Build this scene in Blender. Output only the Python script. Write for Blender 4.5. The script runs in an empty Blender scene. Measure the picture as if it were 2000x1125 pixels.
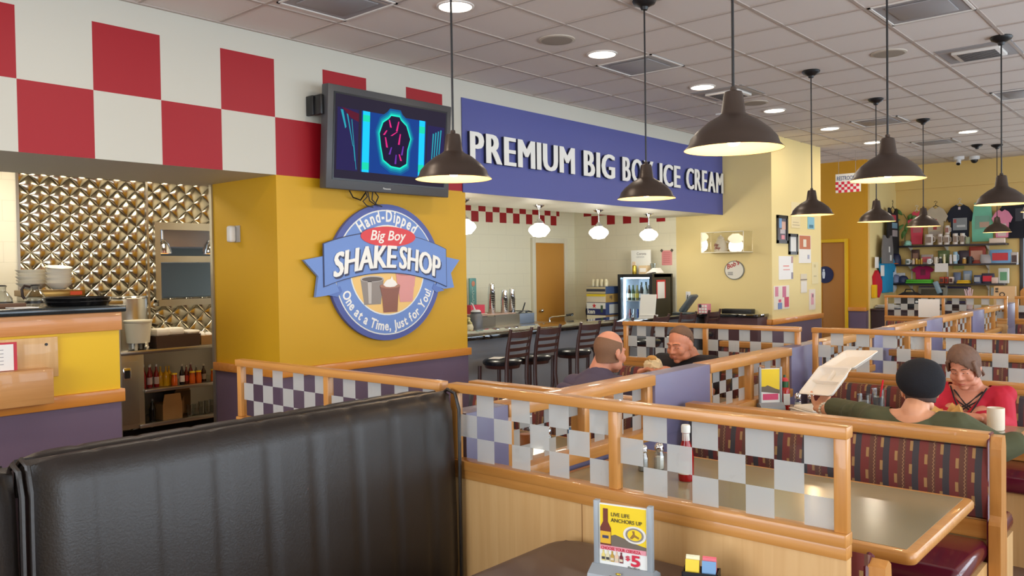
import bpy, bmesh, math, random
from math import sin, cos, pi, radians as R_
from mathutils import Vector, Matrix
random.seed(7)
sc = bpy.context.scene
col = sc.collection

# ---------------------------------------------------------------- camera, exposure, world
CAMZ = 1.66
def set_camera():
    cd = bpy.data.cameras.new('camera'); co = bpy.data.objects.new('camera', cd); col.objects.link(co)
    yaw, pitch, roll = -0.7155748, -0.0217435, 0.0144253
    f = Vector((sin(yaw)*cos(pitch), cos(yaw)*cos(pitch), sin(pitch)))
    r = Vector((cos(yaw), -sin(yaw), 0)); d = f.cross(r)
    r2 = r*cos(roll) + d*sin(roll); d2 = -r*sin(roll) + d*cos(roll)
    m = Matrix((r2, -d2, -f)).transposed().to_4x4(); m.translation = (0, 0, CAMZ)
    co.matrix_world = m
    cd.sensor_width = 36; cd.lens = 1616.08/2000*36; cd.clip_start = .05; cd.clip_end = 100
    sc.camera = co
set_camera()
sc.view_settings.view_transform = 'Standard'; sc.view_settings.look = 'None'
sc.view_settings.gamma = 1; sc.view_settings.use_curve_mapping = False
sc.view_settings.exposure = -0.12
try:
    sc.cycles.use_denoising = True; sc.cycles.max_bounces = 8; sc.cycles.diffuse_bounces = 4
    sc.cycles.glossy_bounces = 4; sc.cycles.transparent_max_bounces = 24; sc.cycles.transmission_bounces = 6
    sc.cycles.sample_clamp_indirect = 6; sc.cycles.caustics_reflective = False; sc.cycles.caustics_refractive = False
except Exception: pass
w = bpy.data.worlds.new('sky'); sc.world = w; w.use_nodes = True
bg = w.node_tree.nodes['Background']; bg.inputs[0].default_value = (.62, .78, 1, 1); bg.inputs[1].default_value = 3.0

def area(name, loc, rot, sx, sy, power, colr):
    l = bpy.data.lights.new(name, 'AREA'); l.shape = 'RECTANGLE'; l.size = sx; l.size_y = sy
    l.energy = power; l.color = colr
    o = bpy.data.objects.new(name, l); col.objects.link(o); o.location = loc; o.rotation_euler = rot
    return o
# daylight entering through the windows of the right wall (facing -X) and of the wall behind the camera
for k, (y, p) in enumerate(((0.2, 95), (3.6, 95), (7.0, 95), (10.4, 95), (13.8, 95))):
    area('window_daylight', (2.52, y, 1.75), (0, R_(97), 0), 2.3, 2.8, p, (.90, .95, 1) if y < 5 else (.80, .90, 1))
area('window_daylight', (-2.6, -3.40, 1.75), (R_(90), 0, 0), 4.6, 2.3, 220, (.96, .97, 1))
area('window_daylight', (-2.0, 17.0, 1.5), (R_(-90), 0, 0), 1.4, 1.4, 30, (.9, .95, 1))

# ---------------------------------------------------------------- materials
def lin(c):
    return tuple(((v/255)/12.92 if v/255 <= .04045 else (((v/255)+.055)/1.055)**2.4) for v in c) + (1,)
MATS = {}
def mat(name, c=(200, 200, 200), rough=.5, metal=0, em=None, es=0, spec=None, trans=0, alpha=1, bump=0, bscale=60, coat=0, var=0, vscale=6):
    if name in MATS: return MATS[name]
    m = bpy.data.materials.new(name); m.use_nodes = True; nt = m.node_tree
    b = nt.nodes['Principled BSDF']
    b.inputs['Base Color'].default_value = lin(c); b.inputs['Roughness'].default_value = rough
    b.inputs['Metallic'].default_value = metal
    if spec is not None: b.inputs['Specular IOR Level'].default_value = spec
    if trans: b.inputs['Transmission Weight'].default_value = trans
    if alpha < 1: b.inputs['Alpha'].default_value = alpha
    if coat: b.inputs['Coat Weight'].default_value = coat
    if em: b.inputs['Emission Color'].default_value = lin(em); b.inputs['Emission Strength'].default_value = es
    tc = None
    if bump or var:
        tc = nt.nodes.new('ShaderNodeTexCoord')
        n = nt.nodes.new('ShaderNodeTexNoise'); n.inputs['Scale'].default_value = bscale if bump else vscale
        n.inputs['Detail'].default_value = 4
        nt.links.new(tc.outputs['Object'], n.inputs['Vector'])
        if bump:
            bp = nt.nodes.new('ShaderNodeBump'); bp.inputs['Strength'].default_value = bump; bp.inputs['Distance'].default_value = .01
            nt.links.new(n.outputs['Fac'], bp.inputs['Height']); nt.links.new(bp.outputs['Normal'], b.inputs['Normal'])
        if var:
            n2 = nt.nodes.new('ShaderNodeTexNoise'); n2.inputs['Scale'].default_value = vscale; n2.inputs['Detail'].default_value = 3
            nt.links.new(tc.outputs['Object'], n2.inputs['Vector'])
            mx = nt.nodes.new('ShaderNodeMixRGB'); mx.blend_type = 'MULTIPLY'; mx.inputs['Fac'].default_value = var
            mx.inputs['Color1'].default_value = lin(c); nt.links.new(n2.outputs['Fac'], mx.inputs['Color2'])
            nt.links.new(mx.outputs[0], b.inputs['Base Color'])
    MATS[name] = m; return m
class N:
    """tiny node helper"""
    def __init__(s, name):
        s.m = bpy.data.materials.new(name); s.m.use_nodes = True; s.t = s.m.node_tree
        s.b = s.t.nodes['Principled BSDF']; s.out = s.t.nodes['Material Output']
    def n(s, ty, **kw):
        x = s.t.nodes.new(ty)
        for k, v in kw.items(): setattr(x, k, v)
        return x
    def l(s, a, b): s.t.links.new(a, b)
    def math(s, op, a, b=None, c=None):
        x = s.n('ShaderNodeMath', operation=op)
        for i, v in enumerate((a, b, c)):
            if v is None: continue
            if isinstance(v, (int, float)): x.inputs[i].default_value = v
            else: s.l(v, x.inputs[i])
        return x.outputs[0]
    def xyz(s, kind='Object'):
        t = s.n('ShaderNodeTexCoord'); q = s.n('ShaderNodeSeparateXYZ'); s.l(t.outputs[kind], q.inputs[0]); return q.outputs, t
    def mix(s, f, a, b):
        x = s.n('ShaderNodeMixRGB')
        for i, v in enumerate((f, a, b)):
            if isinstance(v, (int, float)): x.inputs[i].default_value = v
            elif isinstance(v, tuple): x.inputs[i].default_value = v
            else: s.l(v, x.inputs[i])
        return x.outputs[0]
def wood_mat(name, c1, c2, axis=0, rough=.38, scale=1.0):
    if name in MATS: return MATS[name]
    k = N(name); q, t = k.xyz()
    mp = k.n('ShaderNodeMapping'); s = [28, 28, 28]; s[axis] = 1.6
    mp.inputs['Scale'].default_value = [v*scale for v in s]; k.l(t.outputs['Object'], mp.inputs[0])
    n = k.n('ShaderNodeTexNoise'); n.inputs['Scale'].default_value = 1.3; n.inputs['Detail'].default_value = 5; n.inputs['Distortion'].default_value = .6
    k.l(mp.outputs[0], n.inputs['Vector'])
    r = k.n('ShaderNodeValToRGB'); r.color_ramp.elements[0].position = .3; r.color_ramp.elements[1].position = .75
    r.color_ramp.elements[0].color = lin(c2); r.color_ramp.elements[1].color = lin(c1)
    k.l(n.outputs['Fac'], r.inputs[0]); k.l(r.outputs[0], k.b.inputs['Base Color'])
    k.b.inputs['Roughness'].default_value = rough; k.b.inputs['Coat Weight'].default_value = .25
    MATS[name] = k.m; return k.m
WX = wood_mat('oak_x', (206, 146, 76), (186, 124, 56), 0)
WY = wood_mat('oak_y', (206, 146, 76), (186, 124, 56), 1)
WZ = wood_mat('oak_z', (206, 146, 76), (186, 124, 56), 2)
MAPLE = wood_mat('maple_panel', (222, 180, 122), (210, 164, 106), 2, .45)
RAILY = wood_mat('rail_y', (222, 146, 58), (204, 126, 44), 1)
RAILX = wood_mat('rail_x', (222, 146, 58), (204, 126, 44), 0)

# ---------------------------------------------------------------- geometry helpers
class MB:
    def __init__(s): s.bm = bmesh.new(); s.uv = None
    def _new(s, n0): s.bm.verts.ensure_lookup_table(); return s.bm.verts[n0:]
    def box(s, x0, x1, y0, y1, z0, z1, bev=0, seg=2, M=None):
        n0 = len(s.bm.verts)
        vs = [s.bm.verts.new((x, y, z)) for x in (x0, x1) for y in (y0, y1) for z in (z0, z1)]
        fs = [s.bm.faces.new([vs[i] for i in f]) for f in ((0,1,3,2),(4,6,7,5),(0,4,5,1),(2,3,7,6),(0,2,6,4),(1,5,7,3))]
        if M is not None:
            for v in vs: v.co = M @ v.co
        if bev:
            es = list({e for f in fs for e in f.edges})
            bmesh.ops.bevel(s.bm, geom=es, offset=bev, segments=seg, profile=.5, affect='EDGES')
        return s
    def cyl(s, p0, p1, r0, r1=None, seg=16, cap=True):
        return s.tube([p0, p1], [r0, r0 if r1 is None else r1], seg, cap)
    def tube(s, pts, rad, seg=8, cap=True, flat=None):
        pts = [Vector(p) for p in pts]
        if isinstance(rad, (int, float)): rad = [rad]*len(pts)
        rings = []; prev = None
        for i, p in enumerate(pts):
            t = (pts[min(i+1, len(pts)-1)] - pts[max(i-1, 0)])
            t = t.normalized() if t.length > 1e-9 else Vector((0,0,1))
            if prev is None:
                a = Vector((0,0,1)) if abs(t.z) < .9 else Vector((1,0,0)); u = t.cross(a).normalized()
            else:
                u = prev - t*prev.dot(t); u = u.normalized() if u.length > 1e-6 else t.orthogonal().normalized()
            prev = u; v = t.cross(u)
            fy = flat or 1
            rings.append([s.bm.verts.new(p + (u*cos(2*pi*k/seg) + v*sin(2*pi*k/seg)*fy)*rad[i]) for k in range(seg)])
        for a, b in zip(rings, rings[1:]):
            for k in range(seg): s.bm.faces.new((a[k], a[(k+1) % seg], b[(k+1) % seg], b[k]))
        if cap:
            s.bm.faces.new(rings[0][::-1]); s.bm.faces.new(rings[-1])
        return s
    def lathe(s, prof, c=(0,0,0), seg=32, cap=True):
        """prof: list of (radius, z)"""
        rings = []
        for r, z in prof:
            if r < 1e-6: rings.append([s.bm.verts.new((c[0], c[1], c[2]+z))])
            else: rings.append([s.bm.verts.new((c[0]+r*cos(2*pi*k/seg), c[1]+r*sin(2*pi*k/seg), c[2]+z)) for k in range(seg)])
        for a, b in zip(rings, rings[1:]):
            if len(a) == 1 and len(b) == 1: continue
            for k in range(seg):
                k2 = (k+1) % seg
                if len(a) == 1: s.bm.faces.new((a[0], b[k2], b[k]))
                elif len(b) == 1: s.bm.faces.new((a[k], a[k2], b[0]))
                else: s.bm.faces.new((a[k], a[k2], b[k2], b[k]))
        if cap:
            if len(rings[0]) > 1: s.bm.faces.new(rings[0][::-1])
            if len(rings[-1]) > 1: s.bm.faces.new(rings[-1])
        return s
    def ell(s, c, r, M=None, u=20, v=12):
        prof = []; rings = []
        c = Vector(c)
        for j in range(v+1):
            th = pi*j/v
            ring = []
            for k in range(1 if j in (0, v) else u):
                p = Vector((r[0]*sin(th)*cos(2*pi*k/u), r[1]*sin(th)*sin(2*pi*k/u), -r[2]*cos(th)))
                ring.append(s.bm.verts.new((M @ p if M is not None else p) + c))
            rings.append(ring)
        for a, b in zip(rings, rings[1:]):
            for k in range(u):
                k2 = (k+1) % u
                if len(a) == 1: s.bm.faces.new((a[0], b[k2], b[k]))
                elif len(b) == 1: s.bm.faces.new((a[k], a[k2], b[0]))
                else: s.bm.faces.new((a[k], a[k2], b[k2], b[k]))
        return s
    def prism(s, poly, lo, hi, plane='yz', M=None):
        """extruded polygon; plane gives the two axes of the polygon; lo..hi along the third"""
        def P(a, b, h):
            return {'yz': (h, a, b), 'xz': (a, h, b), 'xy': (a, b, h)}[plane]
        A = [s.bm.verts.new(P(a, b, lo)) for a, b in poly]; B = [s.bm.verts.new(P(a, b, hi)) for a, b in poly]
        if M is not None:
            for v in A+B: v.co = M @ v.co
        n = len(poly)
        s.bm.faces.new(A[::-1]); s.bm.faces.new(B)
        for k in range(n): s.bm.faces.new((A[k], A[(k+1) % n], B[(k+1) % n], B[k]))
        return s
    def loft(s, rings, cap=True):
        rr = [[s.bm.verts.new(p) for p in r] for r in rings]
        n = len(rr[0])
        for a, b in zip(rr, rr[1:]):
            for k in range(n): s.bm.faces.new((a[k], a[(k+1) % n], b[(k+1) % n], b[k]))
        if cap: s.bm.faces.new(rr[0][::-1]); s.bm.faces.new(rr[-1])
        return s
    def mesh(s, me, M=None):
        n0 = len(s.bm.verts)
        s.bm.from_mesh(me); s.bm.verts.ensure_lookup_table()
        if M is not None:
            for v in s.bm.verts[n0:]: v.co = M @ v.co
        return s
    def build(s, name, m, parent=None, smooth=True, world=False, ang=40):
        bm = s.bm
        if world and parent is not None:
            inv = world_m(parent).inverted()
            bm.transform(inv)
        bmesh.ops.recalc_face_normals(bm, faces=bm.faces[:])
        me = bpy.data.meshes.new(name); bm.to_mesh(me); bm.free()
        for mm in (m if isinstance(m, (list, tuple)) else [m]): me.materials.append(mm)
        if smooth:
            me.shade_smooth()
            try: me.set_sharp_from_angle(angle=R_(ang))
            except Exception: pass
        o = bpy.data.objects.new(name, me); col.objects.link(o)
        if parent is not None: o.parent = parent
        return o
def world_m(o):
    m = Matrix.LocRotScale(o.location, o.rotation_euler, o.scale)
    return world_m(o.parent) @ m if o.parent else m
def tag(o, label=None, cat=None, group=None, kind=None):
    if label: o['label'] = label
    if cat: o['category'] = cat
    if group: o['group'] = group
    if kind: o['kind'] = kind
    return o
def thing(name, label, cat, loc=(0,0,0), rz=0, group=None):
    o = bpy.data.objects.new(name, None); col.objects.link(o); o.empty_display_size = .1
    o.location = loc; o.rotation_euler = (0, 0, rz)
    return tag(o, label, cat, group)
def dup(root, loc, rz=0, label=None, group=None):
    def rec(o, par):
        c = o.copy(); col.objects.link(c); c.parent = par
        for ch in o.children: rec(ch, c)
        return c
    r = rec(root, None); r.location = loc; r.rotation_euler = (0, 0, rz)
    if label: r['label'] = label
    if group: r['group'] = group
    return r
def struct(name, mb, m, **k):
    return tag(mb.build(name, m, **k), kind='structure')
def box(x0, x1, y0, y1, z0, z1, bev=0, seg=2): return MB().box(x0, x1, y0, y1, z0, z1, bev, seg)
def chk(name, base, top, smooth=False): pass

# text -> mesh; wall transforms
def WPX(x, y, z): return Matrix(((0,0,1,x),(1,0,0,y),(0,1,0,z),(0,0,0,1)))      # on a wall facing +X
def WNY(x, y, z): return Matrix(((1,0,0,x),(0,0,-1,y),(0,1,0,z),(0,0,0,1)))     # on a wall facing -Y
def WNX(x, y, z): return Matrix(((0,0,-1,x),(-1,0,0,y),(0,1,0,z),(0,0,0,1)))    # facing -X
def text_mesh(s, size=.1, ext=.001, off=0, sx=1, align='LEFT', shear=0, space=1, res=3):
    c = bpy.data.curves.new('t', 'FONT'); c.body = s; c.size = size; c.extrude = ext; c.offset = off
    c.align_x = align; c.align_y = 'BOTTOM_BASELINE'; c.shear = shear; c.space_character = space; c.resolution_u = res
    o = bpy.data.objects.new('t', c); col.objects.link(o)
    me = bpy.data.meshes.new_from_object(o, depsgraph=None)
    bpy.data.objects.remove(o); bpy.data.curves.remove(c)
    if sx != 1: me.transform(Matrix.Diagonal((sx, 1, 1, 1)))
    return me
def text(name, s, M, m, parent=None, world=True, **k):
    b = MB(); b.mesh(text_mesh(s, **k), M); return b.build(name, m, parent, smooth=False, world=world)
def arc_text(b, s, size, rx, rz, a0, a1, M, ext=.001, off=0, sx=1, inside=False, shear=0):
    """letters along an ellipse (angles in degrees, clockwise from top if not inside)"""
    ms = [text_mesh(ch, size, ext, off, sx, shear=shear) if ch != ' ' else None for ch in s]
    ws = []
    for me in ms:
        if me is None or not me.vertices: ws.append(size*.28*sx)
        else: ws.append(max(v.co.x for v in me.vertices) - min(v.co.x for v in me.vertices) + size*.07)
    tot = sum(ws); acc = 0
    for me, wd in zip(ms, ws):
        t = (acc + wd/2)/tot; acc += wd
        a = R_(a0 + (a1-a0)*t)
        if me is None or not me.vertices: continue
        cx = (max(v.co.x for v in me.vertices) + min(v.co.x for v in me.vertices))/2
        x, y = rx*sin(a), rz*cos(a)
        rot = -a if not inside else pi - a
        b.mesh(me, M @ Matrix.Translation((x, y, 0)) @ Matrix.Rotation(rot, 4, 'Z') @ Matrix.Translation((-cx, 0, 0)))
    return b
# ================================================================ the room
XW = -5.71; CEIL = 3.543
WHITE = mat('wall_white', (202, 199, 187), .7)
YEL = mat('wall_yellow', (208, 158, 16), .55)
PURP = mat('wainscot_purple', (106, 86, 106), .5, var=.15, vscale=3)
CREAM = mat('wall_cream', (236, 214, 150), .6)
TAN = mat('wall_tan', (222, 190, 118), .6)
STEEL = mat('stainless', (190, 186, 176), .28, 1)
BSTEEL = mat('brushed_steel', (186, 180, 168), .38, 1)
CHROME = mat('chrome', (230, 230, 232), .08, 1)
BLACK = mat('black_plastic', (22, 22, 24), .4)
def checker_mat(name, axis, a0, a1, z0, z1, s, sz, off, A, B):
    """painted checker band; axis 0/1 horizontal object axis, outside the band the wall colour B"""
    k = N(name); q, _ = k.xyz(); h = q[axis]; z = q[2]
    i = k.math('FLOOR', k.math('DIVIDE', k.math('SUBTRACT', h, a0), s)); j = k.math('FLOOR', k.math('DIVIDE', k.math('SUBTRACT', z, z0), sz))
    par = k.math('MODULO', k.math('ADD', k.math('ADD', i, j), 100+off), 2)
    par = k.math('GREATER_THAN', par, .5)
    for v, op, lim in ((h, 'GREATER_THAN', a0), (h, 'LESS_THAN', a1), (z, 'GREATER_THAN', z0), (z, 'LESS_THAN', z1)):
        par = k.math('MULTIPLY', par, k.math(op, v, lim))
    k.l(k.mix(par, lin(B), lin(A)), k.b.inputs['Base Color']); k.b.inputs['Roughness'].default_value = .55
    return k.m
RED = (158, 2, 22)
# soffit over the kitchen pass and the ice cream counter, red and white checker painted on its face
SOFM = checker_mat('soffit_checker', 1, 1.4355-.4615*8, 5.845, 2.4405, 3.3515, .4615, .4555, 0, RED, (200, 197, 184))
struct('wall_left', box(-6.86, XW, -3.4, 11.35, 2.4405, CEIL), SOFM)
# floor and ceiling
k = N('floor_tile'); q, t = k.xyz()
br = k.n('ShaderNodeTexBrick'); br.offset = 0; br.inputs['Scale'].default_value = 3.2; br.inputs['Brick Width'].default_value = 1; br.inputs['Row Height'].default_value = 1
br.inputs['Mortar Size'].default_value = .015; br.inputs['Color1'].default_value = lin((120, 92, 74)); br.inputs['Color2'].default_value = lin((112, 86, 70)); br.inputs['Mortar'].default_value = lin((96, 82, 72))
k.l(t.outputs['Object'], br.inputs['Vector']); k.l(br.outputs[0], k.b.inputs['Base Color']); k.b.inputs['Roughness'].default_value = .5
struct('floor', box(-9.6, 2.7, -3.6, 17.2, -.1, 0), k.m)
CEILM = mat('ceiling_tile', (216, 206, 198), .85, bump=.15, bscale=220)
struct('ceiling', box(-9.6, 2.7, -3.6, 17.2, CEIL, CEIL+.1), CEILM)
g = MB()
for i in range(-8, 13):
    x = -5.09+.6105*i
    if -5.7 < x < 2.6: g.box(x-.012, x+.012, -3.4, 17, CEIL-.0078, CEIL)
for i in range(-12, 24):
    y = 3.276+.6108*i
    if -3.4 < y < 17: g.box(XW+.01, 2.6, y-.012, y+.012, CEIL-.0062, CEIL)
g.box(XW, XW+.025, -3.4, 11.35, CEIL-.012, CEIL)
struct('trim_1', g, mat('grid_bar', (176, 162, 152), .6), smooth=False)
# yellow pillar between kitchen pass and ice cream counter
b = MB(); b.box(-6.68, XW, 3.74, 5.885, .83, 2.4405)
struct('wall_pillar', b, YEL)
struct('wall_pillar_base', box(-6.685, XW+.004, 3.736, 5.889, 0, .83), PURP)
rb = MB(); rb.box(XW, XW+.028, 3.715, 5.915, .827, .897, .004).box(-6.69, XW, 3.712, 3.74, .827, .897, .004).box(-6.69, XW, 5.885, 5.913, .827, .897, .004)
struct('trim_2', rb, RAILY)
struct('trim_3', box(-6.72, -6.68, 3.725, 3.765, .0, 2.44), STEEL)
# cream pillar at the end of the ice cream bar and the wall behind the bar
struct('wall_cream_pillar', box(-6.49, -4.95, 11.36, 13.24, .83, CEIL), CREAM)
struct('wall_cream_pillar_base', box(-6.49, -4.946, 11.355, 13.244, 0, .83), PURP)
rb = MB().box(-4.95, -4.92, 11.33, 13.27, .822, .897, .004).box(-6.49, -4.95, 11.33, 11.36, .822, .897, .004).box(-6.49, -4.95, 13.24, 13.268, .822, .897, .004)
struct('trim_4', rb, RAILX)
# painted block walls behind the bar
def block_mat(name, c, axis, chkz=None):
    k = N(name); q, t = k.xyz()
    cb = k.n('ShaderNodeCombineXYZ'); k.l(q[axis], cb.inputs[0]); k.l(q[2], cb.inputs[1])
    br = k.n('ShaderNodeTexBrick'); br.inputs['Scale'].default_value = 1; br.inputs['Brick Width'].default_value = .40; br.inputs['Row Height'].default_value = .2
    br.inputs['Mortar Size'].default_value = .004; br.inputs['Mortar Smooth'].default_value = .6
    k.l(cb.outputs[0], br.inputs['Vector'])
    br.inputs['Color1'].default_value = lin(c); br.inputs['Color2'].default_value = lin(c); br.inputs['Mortar'].default_value = lin(tuple(int(v*.955) for v in c))
    colr = br.outputs[0]
    if chkz:
        z0, s, a0, a1, off = chkz
        i = k.math('FLOOR', k.math('DIVIDE', k.math('SUBTRACT', q[axis], a0), s)); j = k.math('FLOOR', k.math('DIVIDE', k.math('SUBTRACT', q[2], z0), s))
        par = k.math('GREATER_THAN', k.math('MODULO', k.math('ADD', k.math('ADD', i, j), 100+off), 2), .5)
        for v, op, lim in ((q[axis], 'GREATER_THAN', a0), (q[axis], 'LESS_THAN', a1), (q[2], 'GREATER_THAN', z0), (q[2], 'LESS_THAN', z0+2*s)):
            par = k.math('MULTIPLY', par, k.math(op, v, lim))
        colr = k.mix(par, colr, lin(RED))
    k.l(colr, k.b.inputs['Base Color']); k.b.inputs['Roughness'].default_value = .45
    bp = k.n('ShaderNodeBump'); bp.inputs['Strength'].default_value = .3; bp.inputs['Distance'].default_value = .004; bp.invert = True
    k.l(br.outputs['Fac'], bp.inputs['Height']); k.l(bp.outputs[0], k.b.inputs['Normal'])
    return k.m
BW = (236, 230, 204)
struct('wall_bar_left', box(-8.55, -8.45, 5.3, 11.36, 0, 3.0), block_mat('block_wall_y', BW, 1, (2.385, .157, 8.2, 10.95, 1)))
struct('wall_bar_end', box(-8.55, -6.49, 11.36, 11.46, 0, 3.0), block_mat('block_wall_x', BW, 0, (2.385, .157, -8.25, -6.6, 0)))
struct('ceiling_bar', box(-8.55, -6.86, 5.3, 11.46, 2.76, 2.86), WHITE)
struct('wall_bar_return', box(-8.55, -6.68, 5.3, 5.4, 0, 3.0), WHITE)
# door behind the bar
struct('door_1', MB().box(-8.46, -8.42, 10.26, 11.02, .02, 2.09, .004), mat('door_oak', (206, 146, 62), .45))
fr = MB().box(-8.46, -8.40, 10.18, 10.26, 0, 2.17, .004).box(-8.46, -8.40, 11.02, 11.10, 0, 2.17, .004).box(-8.46, -8.40, 10.26, 11.02, 2.09, 2.17, .004)
struct('door_1_frame', fr, mat('frame_cream', (232, 226, 204), .5))
struct('door_1_knob', MB().ell((-8.37, 10.36, 1.0), (.03, .03, .03)).cyl((-8.42, 10.36, 1.0), (-8.38, 10.36, 1.0), .012), CHROME)
# restroom corridor: yellow wall with door
struct('wall_restroom', MB().box(-9.6, -5.72, 15.33, 15.45, 0, CEIL).box(-5.28, -4.93, 15.33, 15.45, .84, CEIL).box(-5.72, -5.28, 15.33, 15.45, 2.10, CEIL), mat('wall_ochre', (206, 146, 6), .55))
struct('wall_restroom_base', box(-5.25, -4.928, 15.322, 15.45, 0, .84), PURP)
struct('trim_5', box(-5.24, -4.92, 15.30, 15.33, .83, .90, .004), RAILX)
struct('door_2', box(-6.10, -5.30, 15.34, 15.38, .02, 2.08, .004), mat('door_brown', (178, 118, 52), .5))
struct('door_2_frame', MB().box(-5.30, -5.24, 15.305, 15.36, 0, 2.14, .004).box(-6.16, -6.10, 15.305, 15.36, 0, 2.14, .004).box(-6.10, -5.30, 15.305, 15.36, 2.08, 2.14, .004), mat('frame_yellow', (230, 180, 10), .5))
# far corner
struct('wall_far_return', box(-5.0, -4.9, 15.45, 17.0, 0, CEIL), CREAM)
struct('wall_far', MB().box(-5.1, -2.80, 17.0, 17.15, 0, CEIL).box(-2.80, -1.3, 17.0, 17.15, 0, .85).box(-2.80, -1.3, 17.0, 17.15, 2.15, CEIL).box(-1.3, 2.7, 17.0, 17.15, 0, CEIL), TAN)
struct('trim_6', box(-4.9, 2.6, 16.96, 17.0, 3.085, CEIL), TAN)
struct('window_1', MB().box(-2.83, -2.77, 16.97, 17.12, .82, 2.18, .004).box(-1.33, -1.27, 16.97, 17.12, .82, 2.18, .004).box(-2.80, -1.3, 16.97, 17.12, 2.12, 2.18, .004).box(-2.80, -1.3, 16.97, 17.12, .82, .88, .004), mat('window_frame_dark', (60, 58, 60), .4))
GLASS = None
kk = N('clear_pane'); tr = kk.n('ShaderNodeBsdfTransparent'); tr.inputs[0].default_value = (.95, .97, .96, 1); gl = kk.n('ShaderNodeBsdfGlossy'); gl.inputs['Roughness'].default_value = .03
fz = kk.n('ShaderNodeFresnel'); fz.inputs[0].default_value = 1.35; ms = kk.n('ShaderNodeMixShader'); kk.l(fz.outputs[0], ms.inputs[0]); kk.l(tr.outputs[0], ms.inputs[1]); kk.l(gl.outputs[0], ms.inputs[2]); kk.l(ms.outputs[0], kk.out.inputs[0])
GLASS = kk.m
kk = N('acrylic'); tr = kk.n('ShaderNodeBsdfTransparent'); tr.inputs[0].default_value = (.96, .96, .95, 1); gl = kk.n('ShaderNodeBsdfGlossy'); gl.inputs['Roughness'].default_value = .02
ms = kk.n('ShaderNodeMixShader'); ms.inputs[0].default_value = .07; kk.l(tr.outputs[0], ms.inputs[1]); kk.l(gl.outputs[0], ms.inputs[2]); kk.l(ms.outputs[0], kk.out.inputs[0]); ACR = kk.m
kk = N('cup_glass'); tr = kk.n('ShaderNodeBsdfTransparent'); tr.inputs[0].default_value = (.86, .88, .88, 1); gl = kk.n('ShaderNodeBsdfGlossy'); gl.inputs['Roughness'].default_value = .06
lw = kk.n('ShaderNodeLayerWeight'); lw.inputs[0].default_value = .35; ms = kk.n('ShaderNodeMixShader'); kk.l(lw.outputs['Facing'], ms.inputs[0]); kk.l(tr.outputs[0], ms.inputs[1]); kk.l(gl.outputs[0], ms.inputs[2]); kk.l(ms.outputs[0], kk.out.inputs[0]); CUPG = kk.m
MATS['shaker_glass'] = CUPG; MATS['clear_plastic'] = CUPG; MATS['pot_glass'] = CUPG
struct('window_1_pane', box(-2.77, -1.33, 17.05, 17.058, .88, 2.12), GLASS)
# right wall: a row of windows (beside the camera), wall behind the camera
rw = MB(); ys = [-3.6, -1.25, 1.65, 2.15, 5.05, 5.55, 8.45, 8.95, 11.85, 12.35, 15.25, 17.15]
rw.box(2.6, 2.72, -3.6, 17.15, 0, .55).box(2.6, 2.72, -3.6, 17.15, 2.95, CEIL)
for a, c in ((-3.6, -1.25), (1.65, 2.15), (5.05, 5.55), (8.45, 8.95), (11.85, 12.35), (15.25, 17.15)): rw.box(2.6, 2.72, a, c, .55, 2.95)
struct('wall_right', rw, CREAM)
for i, (a, c) in enumerate(((-1.25, 1.65), (2.15, 5.05), (5.55, 8.45), (8.95, 11.85), (12.35, 15.25))):
    fr = MB().box(2.6, 2.7, a, a+.05, .55, 2.95).box(2.6, 2.7, c-.05, c, .55, 2.95).box(2.6, 2.7, a, c, .55, .6).box(2.6, 2.7, a, c, 2.9, 2.95).box(2.62, 2.68, (a+c)/2-.025, (a+c)/2+.025, .6, 2.9)
    struct('window_%d' % (i+2), fr, mat('window_frame_dark'))
    struct('window_%d_pane' % (i+2), box(2.645, 2.655, a+.05, c-.05, .6, 2.9), GLASS)
struct('wall_back', MB().box(-9.6, -5.0, -3.6, -3.48, 0, CEIL).box(-5.0, -.2, -3.6, -3.48, 0, .55).box(-5.0, -.2, -3.6, -3.48, 2.95, CEIL).box(-.2, 2.7, -3.6, -3.48, 0, CEIL), CREAM)
struct('window_7', MB().box(-5, -4.94, -3.58, -3.5, .55, 2.95).box(-.26, -.2, -3.58, -3.5, .55, 2.95).box(-5, -.2, -3.58, -3.5, .55, .61).box(-5, -.2, -3.58, -3.5, 2.89, 2.95).box(-3.4, -3.34, -3.58, -3.5, .6, 2.9).box(-1.8, -1.74, -3.58, -3.5, .6, 2.9), mat('window_frame_dark'))
# kitchen shell
struct('wall_kitchen_side', box(-9.1, -6.68, 5.25, 5.3, 0, 3.2), mat('kitchen_white', (226, 222, 208), .5))
struct('ceiling_kitchen', box(-9.6, -6.86, -3.5, 5.3, 3.0, 3.1), WHITE)
def quilt_mat():
    k = N('quilted_steel'); q, _ = k.xyz()
    u = k.math('ADD', q[1], q[2]); v = k.math('SUBTRACT', q[1], q[2]); s = .19
    def tri(x): return k.math('ABSOLUTE', k.math('SUBTRACT', k.math('FRACT', k.math('DIVIDE', x, s)), .5))
    a = tri(u); c = tri(v)
    h = k.math('MULTIPLY', k.math('SUBTRACT', .25, k.math('MULTIPLY', a, a)), k.math('SUBTRACT', .25, k.math('MULTIPLY', c, c)))
    h = k.math('POWER', h, .5)
    bp = k.n('ShaderNodeBump'); bp.inputs['Strength'].default_value = 1; bp.inputs['Distance'].default_value = .10
    k.l(h, bp.inputs['Height']); k.l(bp.outputs[0], k.b.inputs['Normal'])
    k.b.inputs['Base Color'].default_value = lin((204, 196, 176)); k.b.inputs['Metallic'].default_value = 1; k.b.inputs['Roughness'].default_value = .2
    return k.m
QM = quilt_mat()
wk = MB().box(-9.0, -8.9, 2.93, 4.30, 0, 3.1).box(-9.0, -8.9, 4.30, 5.25, 0, 1.40).box(-9.0, -8.9, 4.30, 5.25, 2.2, 3.1)
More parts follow.
